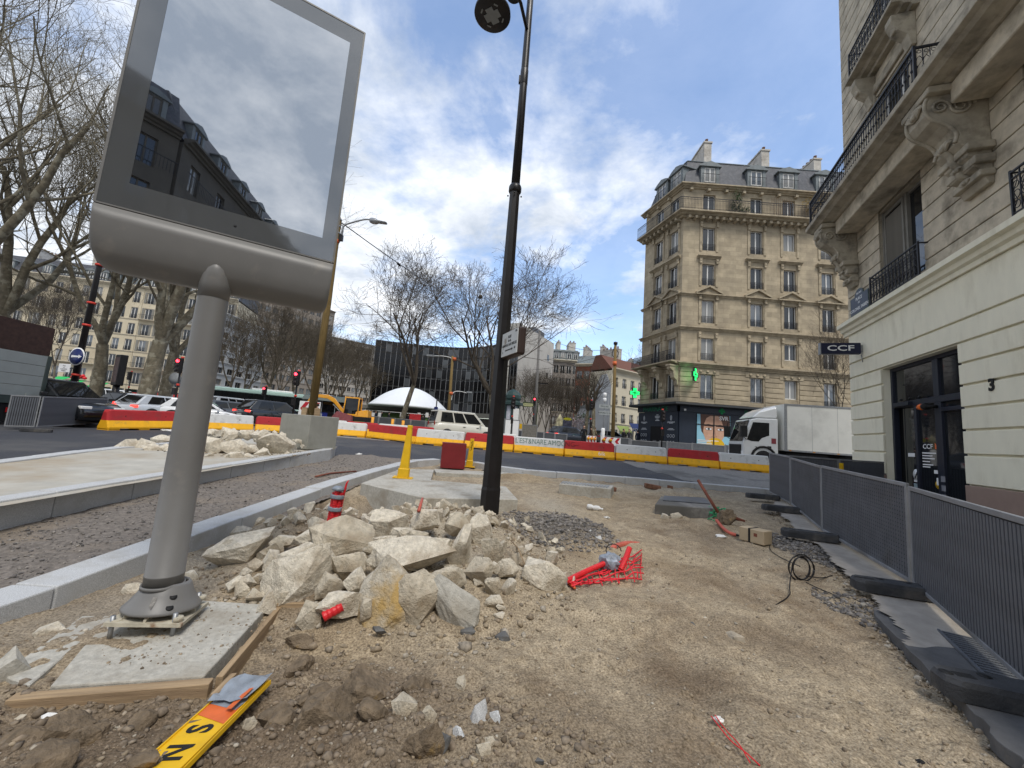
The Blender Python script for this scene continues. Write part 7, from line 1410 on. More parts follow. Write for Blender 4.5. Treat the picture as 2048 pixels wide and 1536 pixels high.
def car(label, P, hd, pm, L=4.3, W=1.8, H=1.46, kind='hatch', lit=True, group=None, name='car', cat='car', roofm=None):
    """forward is +x; sides +-y"""
    o = thing(name, label, cat, TR(*P) @ RZ(hd), group); w2 = W/2; h = L/2; van = kind == 'van'; suv = kind == 'suv'; belt = (.62 if not van else .55)*H
    zb = .22 if not suv else .30; hood = belt*(.93 if not van else .98)
    st = [(-h, w2*.80, zb+.16, belt*.78), (-h+.06, w2*.90, zb+.04, belt*.93), (-h+.35, w2*.98, zb, belt), (-h*.45, w2, zb, belt), (h*.30, w2, zb, belt), (h*.55, w2*.98, zb, hood), (h-.45, w2*.94, zb, hood*.90), (h-.10, w2*.84, zb+.05, hood*.78), (h, w2*.72, zb+.14, hood*.62)]
    rings = [[(x, -a*.96, z0), (x, -a, (z0+z1)*.5), (x, -a*.985, z1-.10), (x, -a*.90, z1), (x, a*.90, z1), (x, a*.985, z1-.10), (x, a, (z0+z1)*.5), (x, a*.96, z0)] for x, a, z0, z1 in st]
    mb = MB(); mb.loft(rings); body = mb.build('body', pm, o, None, .0)
    if kind == 'sedan': g = (-h+.62, -h+1.35, h*.10, h*.56)
    elif van: g = (-h+.04, -h+.22, h*.22, h*.60)
    else: g = (-h+.10, -h+.62, h*.12, h*.54)
    xb0, xt0, xt1, xb1 = g; ww, wr_ = w2*.885, w2*.74 if not van else w2*.83; zr = H-.045
    mb = MB(); mb.loft([[(xb0, -ww, belt-.03), (xb1, -ww*.96, belt-.03), (xb1, ww*.96, belt-.03), (xb0, ww, belt-.03)], [(xt0, -wr_, zr), (xt1, -wr_, zr), (xt1, wr_, zr), (xt0, wr_, zr)]], False); gl = mb.build('greenhouse', pm, o, None, .03)
    B4 = [Vector(q) for q in ((xb0, -ww, belt), (xb1, -ww*.96, belt), (xb1, ww*.96, belt), (xb0, ww, belt))]; T4 = [Vector(q) for q in ((xt0, -wr_, zr), (xt1, -wr_, zr), (xt1, wr_, zr), (xt0, wr_, zr))]
    def pane(i, j, u0, u1, v0, v1):
        f = lambda u, v: (B4[i]*(1-u)+B4[j]*u)*(1-v)+(T4[i]*(1-u)+T4[j]*u)*v
        P = [f(u0, v0), f(u1, v0), f(u1, v1), f(u0, v1)]; n = (P[1]-P[0]).cross(P[3]-P[0]).normalized(); n = n if n.dot((P[0]+P[2])/2-Vector((0, 0, belt))) > 0 else -n
        mb = MB(); mb.add([q+n*.012 for q in P]+[q-n*.01 for q in P], [(0, 1, 2, 3), (0, 4, 5, 1), (1, 5, 6, 2), (2, 6, 7, 3), (3, 7, 4, 0)]); mb.build('window', autoG, gl)
    pane(3, 0, .09, .91, .12, .90); pane(1, 2, .06, .94, .05, .93)
    for i, j, fl in ((0, 1, 0), (3, 2, 0)):
        for u0, u1 in ((.10, .36), (.39, .62), (.65, .93)) if van else ((.16, .47), (.50, .90)): pane(i, j, u0, u1, .10, .88)
    mb = MB(); mb.loft([[(xt0-.08, -wr_-.02, zr-.05), (xt1+.06, -wr_-.02, zr-.05), (xt1+.06, wr_+.02, zr-.05), (xt0-.08, wr_+.02, zr-.05)], [(xt0-.03, -wr_+.02, zr+.015), (xt1, -wr_+.02, zr+.015), (xt1, wr_-.02, zr+.015), (xt0-.03, wr_-.02, zr+.015)], [(xt0+.15, -wr_+.2, zr+.045), (xt1-.2, -wr_+.2, zr+.045), (xt1-.2, wr_-.2, zr+.045), (xt0+.15, wr_-.2, zr+.045)]], False); mb.build('roof', roofm or pm, o, None, .02)
    for s_ in (-1, 1):
        wheel(o, -h*.62, s_*(w2-.11), .32 if not suv else .36); wheel(o, h*.62, s_*(w2-.11), .32 if not suv else .36)
        mb = MB(); mb.lathe([(0, 0), (.40, 0), (.40, .012), (0, .012)], 18, TR(-h*.62, s_*(w2+.0), .33) @ RX(90)); mb.lathe([(0, 0), (.40, 0), (.40, .012), (0, .012)], 18, TR(h*.62, s_*(w2-.01), .33) @ RX(90)); mb.build('wheel_arch', blackM, o)
        mb = MB(); mb.cb((-h+.10, s_*w2*.74, belt*.86), (.16, w2*.40 if not van else .16, .13 if not van else .5)); mb.build('tail_lamp', tailL if lit else tailM, o, None, .02)
        mb = MB(); mb.cb((h-.10, s_*w2*.62, hood*.72), (.18, w2*.4, .12)); mb.build('headlight', whtM, o, None, .02)
        mb = MB(); mb.cb((h*.40, s_*(w2+.08), belt+.05), (.12, .2, .14)); mb.build('mirror', pm, o, None, .02)
        for xd in (-.25, .75): mb = MB(); mb.cb((xd, s_*(w2+.005), belt*.84), (.18, .03, .03)); mb.build('door_handle', rimM if not van else blackM, o)
    mb = MB(); mb.cb((-h-.005, 0, belt*.62), (.02, .52, .11)); mb.build('number_plate', plateM, o); mb = MB(); mb.cb((-h+.02, 0, zb+.16), (.14, W*.86, .16)); mb.build('rear_bumper', pm if not suv else blackM, o, None, .03)
    mb = MB(); mb.tube([(-h+.02, -w2*.5, belt*1.02), (-h+.0, w2*.2, belt*1.0)], .012, 4); mb.build('wiper', blackM, o); return o
blkP = paint('black car paint', (.010, .011, .013)); silP = paint('silver car paint', (.52, .55, .58)); gryP = paint('grey car paint', (.11, .115, .12), .3); crmP = paint('cream van paint', (.60, .58, .50)); navP = paint('dark blue car paint', (.012, .018, .032)); whtP = paint('white car paint', (.72, .73, .74))
def C(u, y, v=860): p = AY(u, v, y); return (p.x, p.y, T(p.x, p.y))
car('silver hatchback with dark rear window just left of the billboard pole', C(322, 23), 78, silP, 4.3, 1.82, 1.46); car('black hatchback partly hidden behind the silver hatchback', C(268, 27.5), 84, blkP, 4.2, 1.78, 1.50)
car('dark estate car right of the billboard pole with lit tail lamps', C(462, 29), 52, gryP, 4.5, 1.8, 1.48); car('white hatchback whose bonnet shows right of the billboard pole', C(400, 23.5), 30, whtP, 4.0, 1.75, 1.42, lit=False); car('black SUV with lit tail lamps in the traffic queue', C(545, 27.5), 62, blkP, 4.6, 1.9, 1.70, 'suv'); car('dark saloon in the queue behind the black SUV', C(505, 34), 60, navP, 4.4, 1.8, 1.45, 'sedan'); car('white van roof seen over the dark estate car', C(458, 40), 70, whtP, 4.6, 1.85, 1.9, 'van')
car('pale cream passenger van seen from behind at the left of the lamp post', C(925, 28.5), 28, crmP, 4.75, 1.92, 1.98, 'van', False, None, 'van', 'van'); car('dark blue hatchback right of the square trees', C(1140, 37), 28, navP, 4.2, 1.8, 1.55, 'suv'); car('dark car parked behind the chevron boards', C(1222, 44), 20, gryP, 4.2, 1.8, 1.5, lit=False)
car('black minivan behind the fence beside the grey truck', C(96, 16.6), -8, blkP, 5.0, 1.9, 1.84, 'hatch', False, None, 'van', 'van'); car('white van far left beyond the barriers', C(228, 46), 20, whtP, 4.6, 1.9, 1.9, 'van', False)
# city bus
p = C(514, 45); bs = thing('city_bus', 'white and pale green city bus behind the traffic queue', 'bus', TR(*p) @ RZ(205)); busM = paint('bus green', (.42, .58, .52)); mb = MB(); mb.loft([[(x, -1.25, .35), (x, -1.27, 1.2), (x, 1.27, 1.2), (x, 1.25, .35)] for x in (-6, 6)], False); mb.build('lower_body', busM, bs, None, .08, 2)
mb = MB(); mb.bx(-5.95, 5.98, -1.24, 1.24, 1.2, 2.55); mb.build('window_band', autoG, bs); mb = MB(); mb.bx(-6, 6.02, -1.27, 1.27, 2.55, 3.0); mb.build('roof', busM, bs, None, .12, 3); mb = MB(); mb.bx(6.021, 6.04, -.6, .6, 2.6, 2.9); mb.build('destination_display', mat('amber display', (.3, .1, .01), .5, 0, 3, 0, emit=((1, .45, .06), 1.5)), bs); mb = MB(); mb.bx(6.021, 6.04, .75, 1.15, 2.6, 2.9); mb.build('line_number', mat('lit panel', (.7, .7, .4), .5, 0, 3, 0, emit=((.9, .9, .5), 1)), bs)
for s_ in (-1, 1):
    for x in (-3.6, 3.4): wheel(bs, x, s_*1.12, .48, .28)
mb = MB(); mb.bx(-3, 1, -.7, .7, 3.0, 3.22); mb.build('roof_unit', whtM, bs, None, .05)
# mini excavator
exY = paint('digger yellow', (.80, .36, .02)); p = C(706, 34); ex = thing('mini_excavator', 'yellow orange mini excavator with its boom stretched to the left', 'excavator', TR(*p) @ RZ(186))
for s_ in (-1, 1):
    mb = MB(); mb.loft([[(x, s_*.78+q, z) for x, z in ((-1.0, .12), (-1.15, .32), (-1.0, .56), (1.0, .56), (1.15, .32), (1.0, .12), (.8, .02), (-.8, .02))] for q in (-.18, .18)], False); mb.build('track', tyreM, ex)
mb = MB(); mb.loft([[(x, y*w_, z) for x, w_ in ((-1.25, .75), (-1.1, .95), (.6, .95), (.75, .8)) for y in ()] or [(-1.25, -.7, z), (-1.05, -.92, z), (.7, -.92, z), (.7, .92, z), (-1.05, .92, z), (-1.25, .7, z)] for z in (.66, 1.15)], False); mb.build('turret', blackM, ex, None, .04)
mb = MB(); mb.loft([[(-1.27, -.7, 1.0), (-1.05, -.94, 1.0), (-.2, -.94, 1.0), (-.2, .94, 1.0), (-1.05, .94, 1.0), (-1.27, .7, 1.0)], [(-1.2, -.66, 1.62), (-1.0, -.9, 1.62), (-.3, -.9, 1.45), (-.3, .9, 1.45), (-1.0, .9, 1.62), (-1.2, .66, 1.62)]], False); mb.build('engine_cover', exY, ex, None, .05, 2)
mb = MB(); cz = (1.10, 2.55)
for x, y in ((-.45, -.05), (-.45, .9), (.72, -.05), (.72, .9)): mb.tube([(x, y, cz[0]), (x*(.9 if x > 0 else 1), y, cz[1])], .055, 6)
mb.bx(-.5, .72, -.1, .95, 2.50, 2.62); mb.bx(-.45, .75, -.08, .93, 1.05, 1.20); mb.build('cab_frame', exY, ex, None, .02); mb = MB(); mb.loft([[(-.43, -.04, 1.2), (.70, -.04, 1.2), (.70, .89, 1.2), (-.43, .89, 1.2)], [(-.43, -.04, 2.5), (.62, -.04, 2.5), (.62, .89, 2.5), (-.43, .89, 2.5)]], False); mb.build('cab_glass', autoG, ex); mb = MB(); mb.bx(-.25, .25, .2, .65, 1.25, 1.9); mb.build('seat', blackM, ex)
def beam(pts, w_): mb = MB(); mb.loft([[(x, y_, z+dz) for y_, dz in ((-w_, -h_), (w_, -h_), (w_, h_), (-w_, h_))] for x, z, h_ in pts], False); return mb
beam([(.7, 1.0, .12), (1.35, 1.65, .17), (1.9, 2.25, .20), (2.5, 2.55, .17), (3.6, 2.55, .11)], .11).build('boom', exY, ex, TR(0, -.35, 0), .02); beam([(3.5, 2.6, .09), (3.9, 2.3, .13), (4.5, 1.2, .08)], .09).build('dipper_arm', exY, ex, TR(0, -.35, 0)); mb = MB(); mb.cyl((.95, -.35, 1.0), (2.0, -.35, 1.95), .05, 8); mb.cyl((2.0, -.35, 2.62), (3.5, -.35, 2.78), .045, 8); mb.build('hydraulic_ram', steelM, ex); mb = MB(); mb.prism([(4.3, 1.2), (4.75, 1.1), (4.8, .7), (4.5, .5), (4.15, .6), (4.35, .85)], -.65, -.05); mb.build('bucket', blackM, ex); mb = MB(); mb.bx(1.1, 1.2, -.95, .95, .1, .5); mb.build('dozer_blade', exY, ex)
# white box truck
amb_ = mat('amber reflector', (.55, .22, .01), .4, .05, 3, 0)
tw = paint('truck white', (.70, .71, .70)); p0 = AY(1475, 880, 23.6); tk = thing('box_truck', 'white box truck with a roof deflector parked behind the barriers', 'truck', TR(p0.x, p0.y, T(p0.x, p0.y)+.02) @ RZ(171)); boxM = mat('box body', (.76, .75, .69), .55, .04, 1.5, .03, 40, c2=(.55, .54, .49), sc2=.6, th=(.5, .75))
Pc = [(.12, .55), (.12, 1.25), (-.02, 1.72), (-.30, 2.66), (-.62, 2.74), (-1.72, 2.76), (-1.72, .55)]
mb = MB(); mb.loft([[(x, y, z) for x, z in Pc] for y in (-1.08, 1.08)], False); mb.build('cab', tw, tk, None, .07, 3)
mb = MB(); mb.add([(.115-.006*0+.03, -.92, 1.40), (.145, .92, 1.40), (-.205, .88, 2.52), (-.205, -.88, 2.52)], [(0, 1, 2, 3)], False, TR(-.035, 0, 0)); mb.build('windscreen', autoG, tk)
mb = MB(); mb.add([(.02, -.93, 1.33), (.02, .93, 1.33), (-.28, .90, 2.58), (-.28, -.90, 2.58), (.055, -.93, 1.33), (.055, .93, 1.33), (-.245, .90, 2.58), (-.245, -.90, 2.58)], [(0, 1, 2, 3), (7, 6, 5, 4), (0, 4, 5, 1), (1, 5, 6, 2), (2, 6, 7, 3), (3, 7, 4, 0)]); mb.build('windscreen_surround', autoG, tk)
for s_ in (-1, 1):
    mb = MB(); y = s_*1.088; Pw = [(-.30, 1.42), (-.08, 1.50), (-.40, 2.50), (-1.25, 2.50), (-1.25, 1.80), (-.85, 1.62), (-.70, 1.42)]; mb.prism(Pw, min(y, y-.006*s_), max(y, y-.006*s_)); mb.build('side_window', autoG, tk)
    mb = MB(); mb.bx(.0, .28, min(s_*1.10, s_*1.36), max(s_*1.10, s_*1.36), 1.62, 2.25); mb.tube([(-.2, s_*1.05, 2.6), (.12, s_*1.22, 2.5), (.14, s_*1.22, 2.2)], .022, 5); mb.tube([(-.05, s_*1.08, 1.5), (.12, s_*1.2, 1.6)], .02, 5); mb.build('mirror', blackM, tk)
    mb = MB(); mb.bx(.0, .14, min(s_*.62, s_*1.04), max(s_*.62, s_*1.04), .62, .85); mb.build('headlight', whtM, tk, None, .03); mb = MB(); mb.bx(-1.60, -1.36, min(s_*1.081, s_*1.089), max(s_*1.081, s_*1.089), 1.35, 1.65); mb.build('red_badge', mat('dull red badge', (.25, .05, .06)), tk); mb = MB(); mb.bx(-1.35, -1.15, min(s_*1.081, s_*1.092), max(s_*1.081, s_*1.092), 1.05, 1.2); mb.build('vent', blackM, tk)
    mb = MB(); mb.tube([(-.95+.62*math.cos(a), s_*1.09, .52+.62*math.sin(a)) for a in [k*math.pi/10 for k in range(11)]], .07, 6); mb.build('wheel_arch', blackM, tk)
    for x in (-.95, -5.2): wheel(tk, x, s_*.95, .48, .28)
text('Z', .22, blackM, 'door_mark', tk, TR(-.55, 1.09, 1.05) @ RZ(180) @ UPR, .001)
mb = MB(); mb.bx(.10, .16, -.85, .85, .60, 1.20); mb.bx(.06, .14, -1.06, 1.06, .34, .60); mb.build('grille', blackM, tk, None, .02)
mb = MB(); mb.loft([[(-.42, -.98, 2.77), (-1.72, -1.02, 2.77), (-1.72, 1.02, 2.77), (-.42, .98, 2.77)], [(-.75, -.92, 3.12), (-1.72, -.98, 3.42), (-1.72, .98, 3.42), (-.75, .92, 3.12)], [(-1.15, -.75, 3.34), (-1.70, -.82, 3.52), (-1.70, .82, 3.52), (-1.15, .75, 3.34)]], False); mb.build('roof_deflector', tw, tk, None, .08, 3)
mb = MB(); mb.bx(-8.6, -1.98, -1.22, 1.22, 1.02, 3.62); mb.build('box_body', boxM, tk, None, .025, 2)
mb = MB()
for y in (-1.235, 1.235): mb.bx(-2.10, -1.96, y-.015, y+.015, 1.0, 3.64); mb.bx(-8.6, -2.1, y-.013, y+.013, 1.0, 1.09); mb.bx(-8.6, -2.1, y-.013, y+.013, 3.56, 3.64)
mb.build('box_edge_rail', steelM, tk)
for k in range(5):
    for y in (-1.2205, 1.2205): mb = MB(); mb.bx(-8.5+1.28*k, -8.488+1.28*k, y-.002, y+.002, 1.095, 3.555); mb.build('panel_seam', steelM, tk)
for k in range(6): mb = MB(); mb.bx(-8.3+1.2*k, -8.18+1.2*k, 1.238, 1.25, 1.02, 1.07); mb.build('side_marker', amb_, tk)
mb = MB(); mb.bx(-8.4, -1.7, -.45, .45, .62, 1.0); mb.bx(-7.9, -6.2, .85, 1.1, .45, .9); mb.bx(-4.2, -2.2, .85, 1.1, .45, .9); mb.build('chassis', blackM, tk)
# grey dropside truck at the left edge
trG = mat('truck side grey', (.27, .29, .28), .55, .08, 2, .05, 60); trD = mat('truck green grey', (.045, .06, .055), .5, .15, 3, .05); crt = mat('rust brown sheet', (.050, .026, .020), .8, .3, 6, .2)
pa, pb_ = AY(78, 790, 15.6), AY(0, 780, 14.3); d = Vector((pb_.x-pa.x, pb_.y-pa.y)).normalized(); dt = thing('dropside_truck', 'grey dropside works truck with a tall brown crate, cut by the left picture edge', 'truck', frame((pa.x, pa.y, 0), (-d.x, -d.y))); zq = AY(78, 795, 15.6).z; zt_ = AY(82, 712, 15.6).z; Lt = 7.0
hh = (zt_-zq)/4
for k in range(4): mb = MB(); mb.bx(-Lt, 0, -.02, .03, zq+hh*k+.006, zq+hh*(k+1)-.006); mb.build('side_board', trG, dt, None, .006)
mb = MB(); mb.bx(.0, .16, -.04, .2, zq-.6, zt_+.02); mb.bx(0, .10, .2, 2.3, zq, zt_); mb.build('corner_post', trD, dt, None, .01); mb = MB(); mb.bx(-Lt, .05, -.01, 2.3, zq-.28, zq); mb.build('bed', trD, dt)
for k in range(5): mb = MB(); mb.bx(-.5-1.1*k, -.35-1.1*k, -.05, -.021, zq-.16, zq+.12); mb.build('hinge', trG, dt)
zc1 = AY(97, 656, 15.9).z; mb = MB(); mb.bx(-Lt, .42, .35, 2.2, zq, zc1); o = mb.build('crate', crt, None, dt.matrix_world); tag(o, 'tall rust brown container load standing on the grey truck', 'container')
for x in (-1.35, -5.3): w_ = wheel(dt, x, .35, .48, .5); w_.matrix_local = TR(x, .40, T(pa.x, pa.y)+.48)
mb = MB(); mb.bx(-Lt, -.2, .5, 1.9, T(pa.x, pa.y)+.5, zq-.28); mb.build('chassis', blackM, dt); mb = MB(); mb.bx(-1.0, -.75, -.04, .0, zq-.62, zq-.44); mb.build('tail_lamp', tailM, dt); mb = MB(); mb.bx(-.9, .1, .0, .06, zq-.72, zq-.66); mb.build('underrun_bar', trG, dt); mb = MB(); mb.bx(-2.1, -.62, .05, .12, T(pa.x, pa.y)+.1, zq-.3); mb.build('mudguard', blackM, dt)
q0, q1, q2 = G(42, 862, .05), G(72, 858, .05), G(206, 849, .05)
fence_panel(q1, q2, 'slat', 'dark meshed fence panel beside the black minivan at the left', 'site fence panels at the left'); fence_panel((q0.x-1.2, q0.y+.5, q0.z), (q1.x-.06, q1.y, q1.z), 'slat', 'fence panel half hidden behind the grey truck', 'site fence panels at the left')
p = G(72, 864, .0); rubber_foot(p.x, p.y, T(p.x, p.y)+.01, 20, 'black rubber foot under the left fence panel'); p = G(196, 855, .0); rubber_foot(p.x, p.y, T(p.x, p.y)+.01, 15, 'black rubber foot left of the leftmost barrier')
# ================================================================== STREET FURNITURE
redL = mat('lit red lamp', (.5, .01, .02), .4, 0, 3, 0, emit=((1, .03, .05), 5)); offL = mat('unlit lamp', (.03, .02, .02), .3, .1, 3, 0); bluS = mat('sign blue', (.008, .018, .10), .4, .05, 3, 0); greyS = mat('sign back grey', (.22, .23, .24), .5, .1, 3, 0); tapeR = mat('red tape', (.62, .05, .03), .5, .1, 5, 0)
def post(o, h, r, m=blkM, nm='post'): mb = MB(); mb.tube([(0, 0, -.1), (0, 0, h)], [r, r*.85], 10); return mb.build(nm, m, o)
def sized(u0, v0, u1, v1, y):                # foot on the ground below u0, top at v1
    b = AY(u0, v0, y); g = T(b.x, b.y); return Vector((b.x, b.y, g)), AY(u1, v1, y).z-g
def traffic_light(u, v, y, label, lit=True, h=None, rz=0, pole=True, n=3):
    p = AY(u, v, y); g = T(p.x, p.y); H = p.z-g; o = thing('traffic_light', label, 'traffic light', TR(p.x, p.y, g) @ RZ(rz))
    post(o, H+.25 if h is None else h, .055); mb = MB(); mb.bx(-.13, .13, -.30, -.07, H-.62, H+.18); mb.bx(-.16, .16, -.07, -.055, H-.66, H+.22); hd = mb.build('head', blkM, o, None, .02)
    for k in range(n):
        z = H+.02-.26*k; mb = MB(); mb.cyl((0, -.302, z), (0, -.315, z), .095, 14); mb.build('lens', redL if (lit and k == 0) else offL, hd)
        mb = MB(); mb.tube([(.11*math.cos(a), -.38, z+.11*math.sin(a)) for a in [q*math.pi/6 for q in range(7)]], .02, 4); mb.build('visor', blkM, hd)
    mb = MB(); mb.bx(-.09, .09, -.24, -.06, H*.45, H*.45+.4); mb.build('small_head', blkM, o)
    for z in (H+.25, H*.62): mb = MB(); mb.cyl((0, 0, z-.06), (0, 0, z+.06), .075, 10); mb.build('tape_band', tapeR, o)
    return o
traffic_light(597, 750, 24, 'tall traffic light with a lit red lamp left of the wooden pole'); traffic_light(532, 778, 36, 'traffic light with lit red lamp in front of the bus'); traffic_light(364, 724, 23, 'traffic light with lit red lamp beside the billboard pole'); traffic_light(1183, 806, 37, 'dark unlit traffic light wrapped in orange tape before the pollarded tree', False); traffic_light(1027, 800, 29, 'dark unlit traffic light in front of the advertising column', False); traffic_light(1069, 799, 44, 'small traffic light glowing red among the square trees', True, n=2); traffic_light(263, 748, 40, 'dark traffic light between the plane trunks at left', False); traffic_light(1325, 826, 30, 'black wrapped traffic light on a pole before the pharmacy door', False)
# black lamp post with the blue arrow
b, H = sized(141, 800, 205, 525, 19); o = thing('lamp_post', 'black lamp post with red tape bands and a blue arrow sign at the left', 'street lamp', TR(*b)); mb = MB(); mb.tube([(0, 0, -.1), (0, 0, H), (0, 0, H+3)], [.15, .11, .08], 12); mb.build('shaft', blkM, o)
for v in (529, 606, 651, 752): z = AY(180, v, 19).z-b.z; mb = MB(); mb.cyl((0, 0, z-.05), (0, 0, z+.05), .165, 12); mb.build('tape_band', tapeR, o)
p = AY(154, 713, 18.7); o = thing('arrow_sign', 'round blue sign with a white arrow pointing right on the left lamp post', 'traffic sign', TR(*p) @ RZ(-8)); mb = MB(); mb.lathe([(0, 0), (.43, 0), (.43, .02), (0, .02)], 32, RX(90)); mb.build('white_rim', whtM, o); mb = MB(); mb.lathe([(0, .021), (.38, .021), (.38, .026), (0, .026)], 32, RX(90)); mb.build('disc', bluS, o); mb = MB(); mb.prism([(-.28, -.055), (.12, -.03), (.12, -.085), (.31, 0), (.12, .085), (.12, .03), (-.28, .055)], -.034, -.028); mb.build('arrow', whtM, o)
p = AY(128, 736, 18.7); o = thing('direction_plate', 'small white street name plate hanging left of the blue arrow sign', 'sign', TR(*p) @ RZ(-8)); mb = MB(); mb.bx(-.33, .33, 0, .03, -.20, .20); mb.build('plate', whtM, o, None, .01)
for s_, z in (('Place', .11), ('du', .03), ('COLONEL', -.05), ('FABIEN', -.13)): text(s_, .085, blackM, 'lettering', o, TR(0, -.002, z) @ UPR, .001)
mb = MB(); mb.bx(.33, .50, .0, .03, -.02, .02); mb.build('bracket', blkM, o)
b, H = sized(226, 806, 244, 710, 27); o = thing('black_totem', 'tall black street totem left of the thickest plane tree', 'totem', TR(*b) @ RZ(-20)); post(o, H*.5, .22, blkM, 'stem'); mb = MB(); mb.bx(-.32, .32, -.22, .22, H*.48, H); mb.build('cabinet', blkM, o, None, .06, 2); mb = MB(); mb.bx(-.26, .26, -.225, -.221, H*.53, H*.95); mb.build('poster', mat('dark poster', (.09, .055, .05), .4, .5, 5, 0), o)
p = AY(351, 757, 25); o = thing('round_sign', 'back of a round road sign behind the lit traffic light at left', 'traffic sign', TR(p.x, p.y, T(p.x, p.y))); post(o, p.z-T(p.x, p.y)+.3, .03, greyS); mb = MB(); mb.lathe([(0, 0), (.37, 0), (.37, .02), (0, .02)], 24, TR(0, -.05, p.z-T(p.x, p.y)) @ RX(90)); mb.build('disc', greyS, o)
# chevron boards
chR = mat('chevron red', (.45, .02, .03), .5, .08, 3, 0); amb = mat('amber lamp lens', (.65, .28, .01), .3, .1, 3, 0)
def chevron(u0, v0, u1, v1, y, n, label, lamps=0):
    a, c = AY(u0, v1, y), AY(u1, v1, y); zt_ = AY(u0, v0, y).z; L = c.x-a.x; Hh = zt_-a.z; o = thing('chevron_board', label, 'road sign', TR(a.x, a.y, a.z)); mb = MB(); mb.bx(0, L, 0, .05, 0, Hh); mb.build('panel', whtM, o); st = L/n
    for k in range(n):
        x = st*k+st*.12; w_ = st*.42; d = min(st*.42, Hh*.5); mb = MB(); mb.prism([(x+d, Hh*.95), (x+d+w_, Hh*.95), (x+w_, Hh*.5), (x+d+w_, Hh*.05), (x+d, Hh*.05), (x, Hh*.5)], -.006, -.001); mb.build('chevron', chR, o)
        if k < lamps: mb = MB(); mb.cyl((x+w_*.8, -.09, Hh*.62), (x+w_*.8, -.007, Hh*.62), min(.11, Hh*.2), 14); mb.build('warning_lamp', amb, o)
    for x in (.08, L-.14): mb = MB(); mb.bx(x, x+.06, .051, .1, a.z*0-(a.z-T(a.x, a.y)), Hh); mb.build('leg', greyS, o)
    return o
chevron(1173, 871, 1192.5, 886, 30, 3, 'small red and white chevron board beside the man in black', 3); chevron(1201, 873, 1241, 889, 27, 3, 'large red and white chevron board above the barriers, with amber lamps', 2); chevron(596, 801, 638, 830, 26.5, 2, 'red and white chevron board half hidden by the wooden pole')
# direction signs
b, H = sized(1206, 872, 1208, 784, 36); o = thing('direction_sign_post', 'grey post with two arrow direction signs and two white lamps', 'sign post', TR(*b)); post(o, H, .06, greyS); post(thing('thin_pole', 'thin grey pole right of the direction signs', 'pole', TR(b.x+.35, b.y, b.z)), H-.3, .04, greyS)
for v, s_ in ((813, 'Gare Est'), (826, 'REPUBLIQUE')):
    z = AY(1207, v, 36).z-b.z; mb = MB(); mb.prism([(-.50, z-.18), (.42, z-.18), (.62, z), (.42, z+.18), (-.50, z+.18)], -.10, -.06); pn = mb.build('arrow_panel', mat('sign grey', (.30, .32, .32), .5), o); text(s_, .20, blackM, 'lettering', pn, TR(0, -.101, z) @ UPR, .001)
for v in (790, 800): z = AY(1207, v, 36).z-b.z; mb = MB(); mb.lathe([(.05, -.22), (.14, -.15), (.17, .0), (.17, .14), (.12, .2), (0, .2)], 12, TR(0, 0, z)); mb.build('white_lamp', whtM, o)
b, H = sized(1205, 880, 1205, 856, 33); mb = MB(); mb.lathe([(.12, 0), (.13, .5), (.17, H*.6), (.17, H*.92), (.12, H)], 14); o = mb.build('litter_bin', whtM, None, TR(*b)); tag(o, 'white topped litter bin below the direction signs', 'bin')
# advertising column
grn2 = mat('column green', (.022, .048, .045), .45, .12, 3, .03); b, H = sized(1020, 872, 1023, 777, 34); o = thing('advertising_column', 'dark green Paris advertising column with a domed roof behind the lamp post', 'advertising column', TR(*b)); s_ = H/4.1
def sl_(P): return [(r*s_, z*s_) for r, z in P]
mb = MB(); mb.lathe(sl_([(.62, 0), (.62, .35), (.56, .40)]), 24); mb.build('foot', grn2, o); mb = MB(); mb.lathe(sl_([(.55, .40), (.55, 2.75)]), 24); mb.build('drum', mat('column poster', (.42, .42, .46), .6, .3, 2, 0), o); mb = MB(); mb.lathe(sl_([(.60, 2.72), (.85, 2.80), (.85, 2.98), (.62, 3.02), (.58, 3.12), (.66, 3.3), (.64, 3.55), (.48, 3.82), (.22, 3.97), (.05, 4.05), (.0, 4.1)]), 8, None, False); mb.build('domed_roof', grn2, o)
for k in range(6): a = 6.283*k/6; mb = MB(); mb.bx(-.09*s_, .09*s_, -.06*s_, .03*s_, .4*s_, 2.75*s_, RZ(60*k) @ TR(0, -.57*s_, 0)); mb.build('pilaster', grn2, o)
mb = MB(); mb.bx(.05*s_, .55*s_, -.575*s_, -.55*s_, .8*s_, 2.5*s_); mb.build('poster', papM, o)
# metro entrances
metG = mat('metro green', (.05, .065, .03), .6, .1, 4, 0); p = AY(1056, 809, 36); g = T(p.x, p.y); o = thing('metro_sign', 'ornate green metro entrance sign held between two curved posts', 'metro sign', TR(p.x, p.y, g)); z = p.z-g
mb = MB(); mb.prism([(-.55+.0, z-.10), (-.35, z-.22), (.35, z-.22), (.55, z-.10), (.5, z+.14), (.3, z+.22), (-.3, z+.22), (-.5, z+.14)], -.05, .05); mb.build('frame', metG, o); mb = MB(); mb.prism([(-.47, z-.08), (-.3, z-.16), (.3, z-.16), (.47, z-.08), (.42, z+.10), (-.42, z+.10)], -.056, -.051); mb.build('panel', mat('metro panel', (.42, .42, .22), .5), o); text('Metropolitain', .15, blackM, 'lettering', o, TR(0, -.058, z-.02) @ UPR, .001)
for s_ in (-1, 1): mb = MB(); mb.tube(smooth([(s_*.9, 0, 0), (s_*.85, 0, z*.7), (s_*.95, 0, z+.2), (s_*.7, 0, z+.75), (s_*.35, 0, z+.7), (s_*.3, 0, z+.2)], 2), .05, 6); mb.build('curved_post', metG, o)
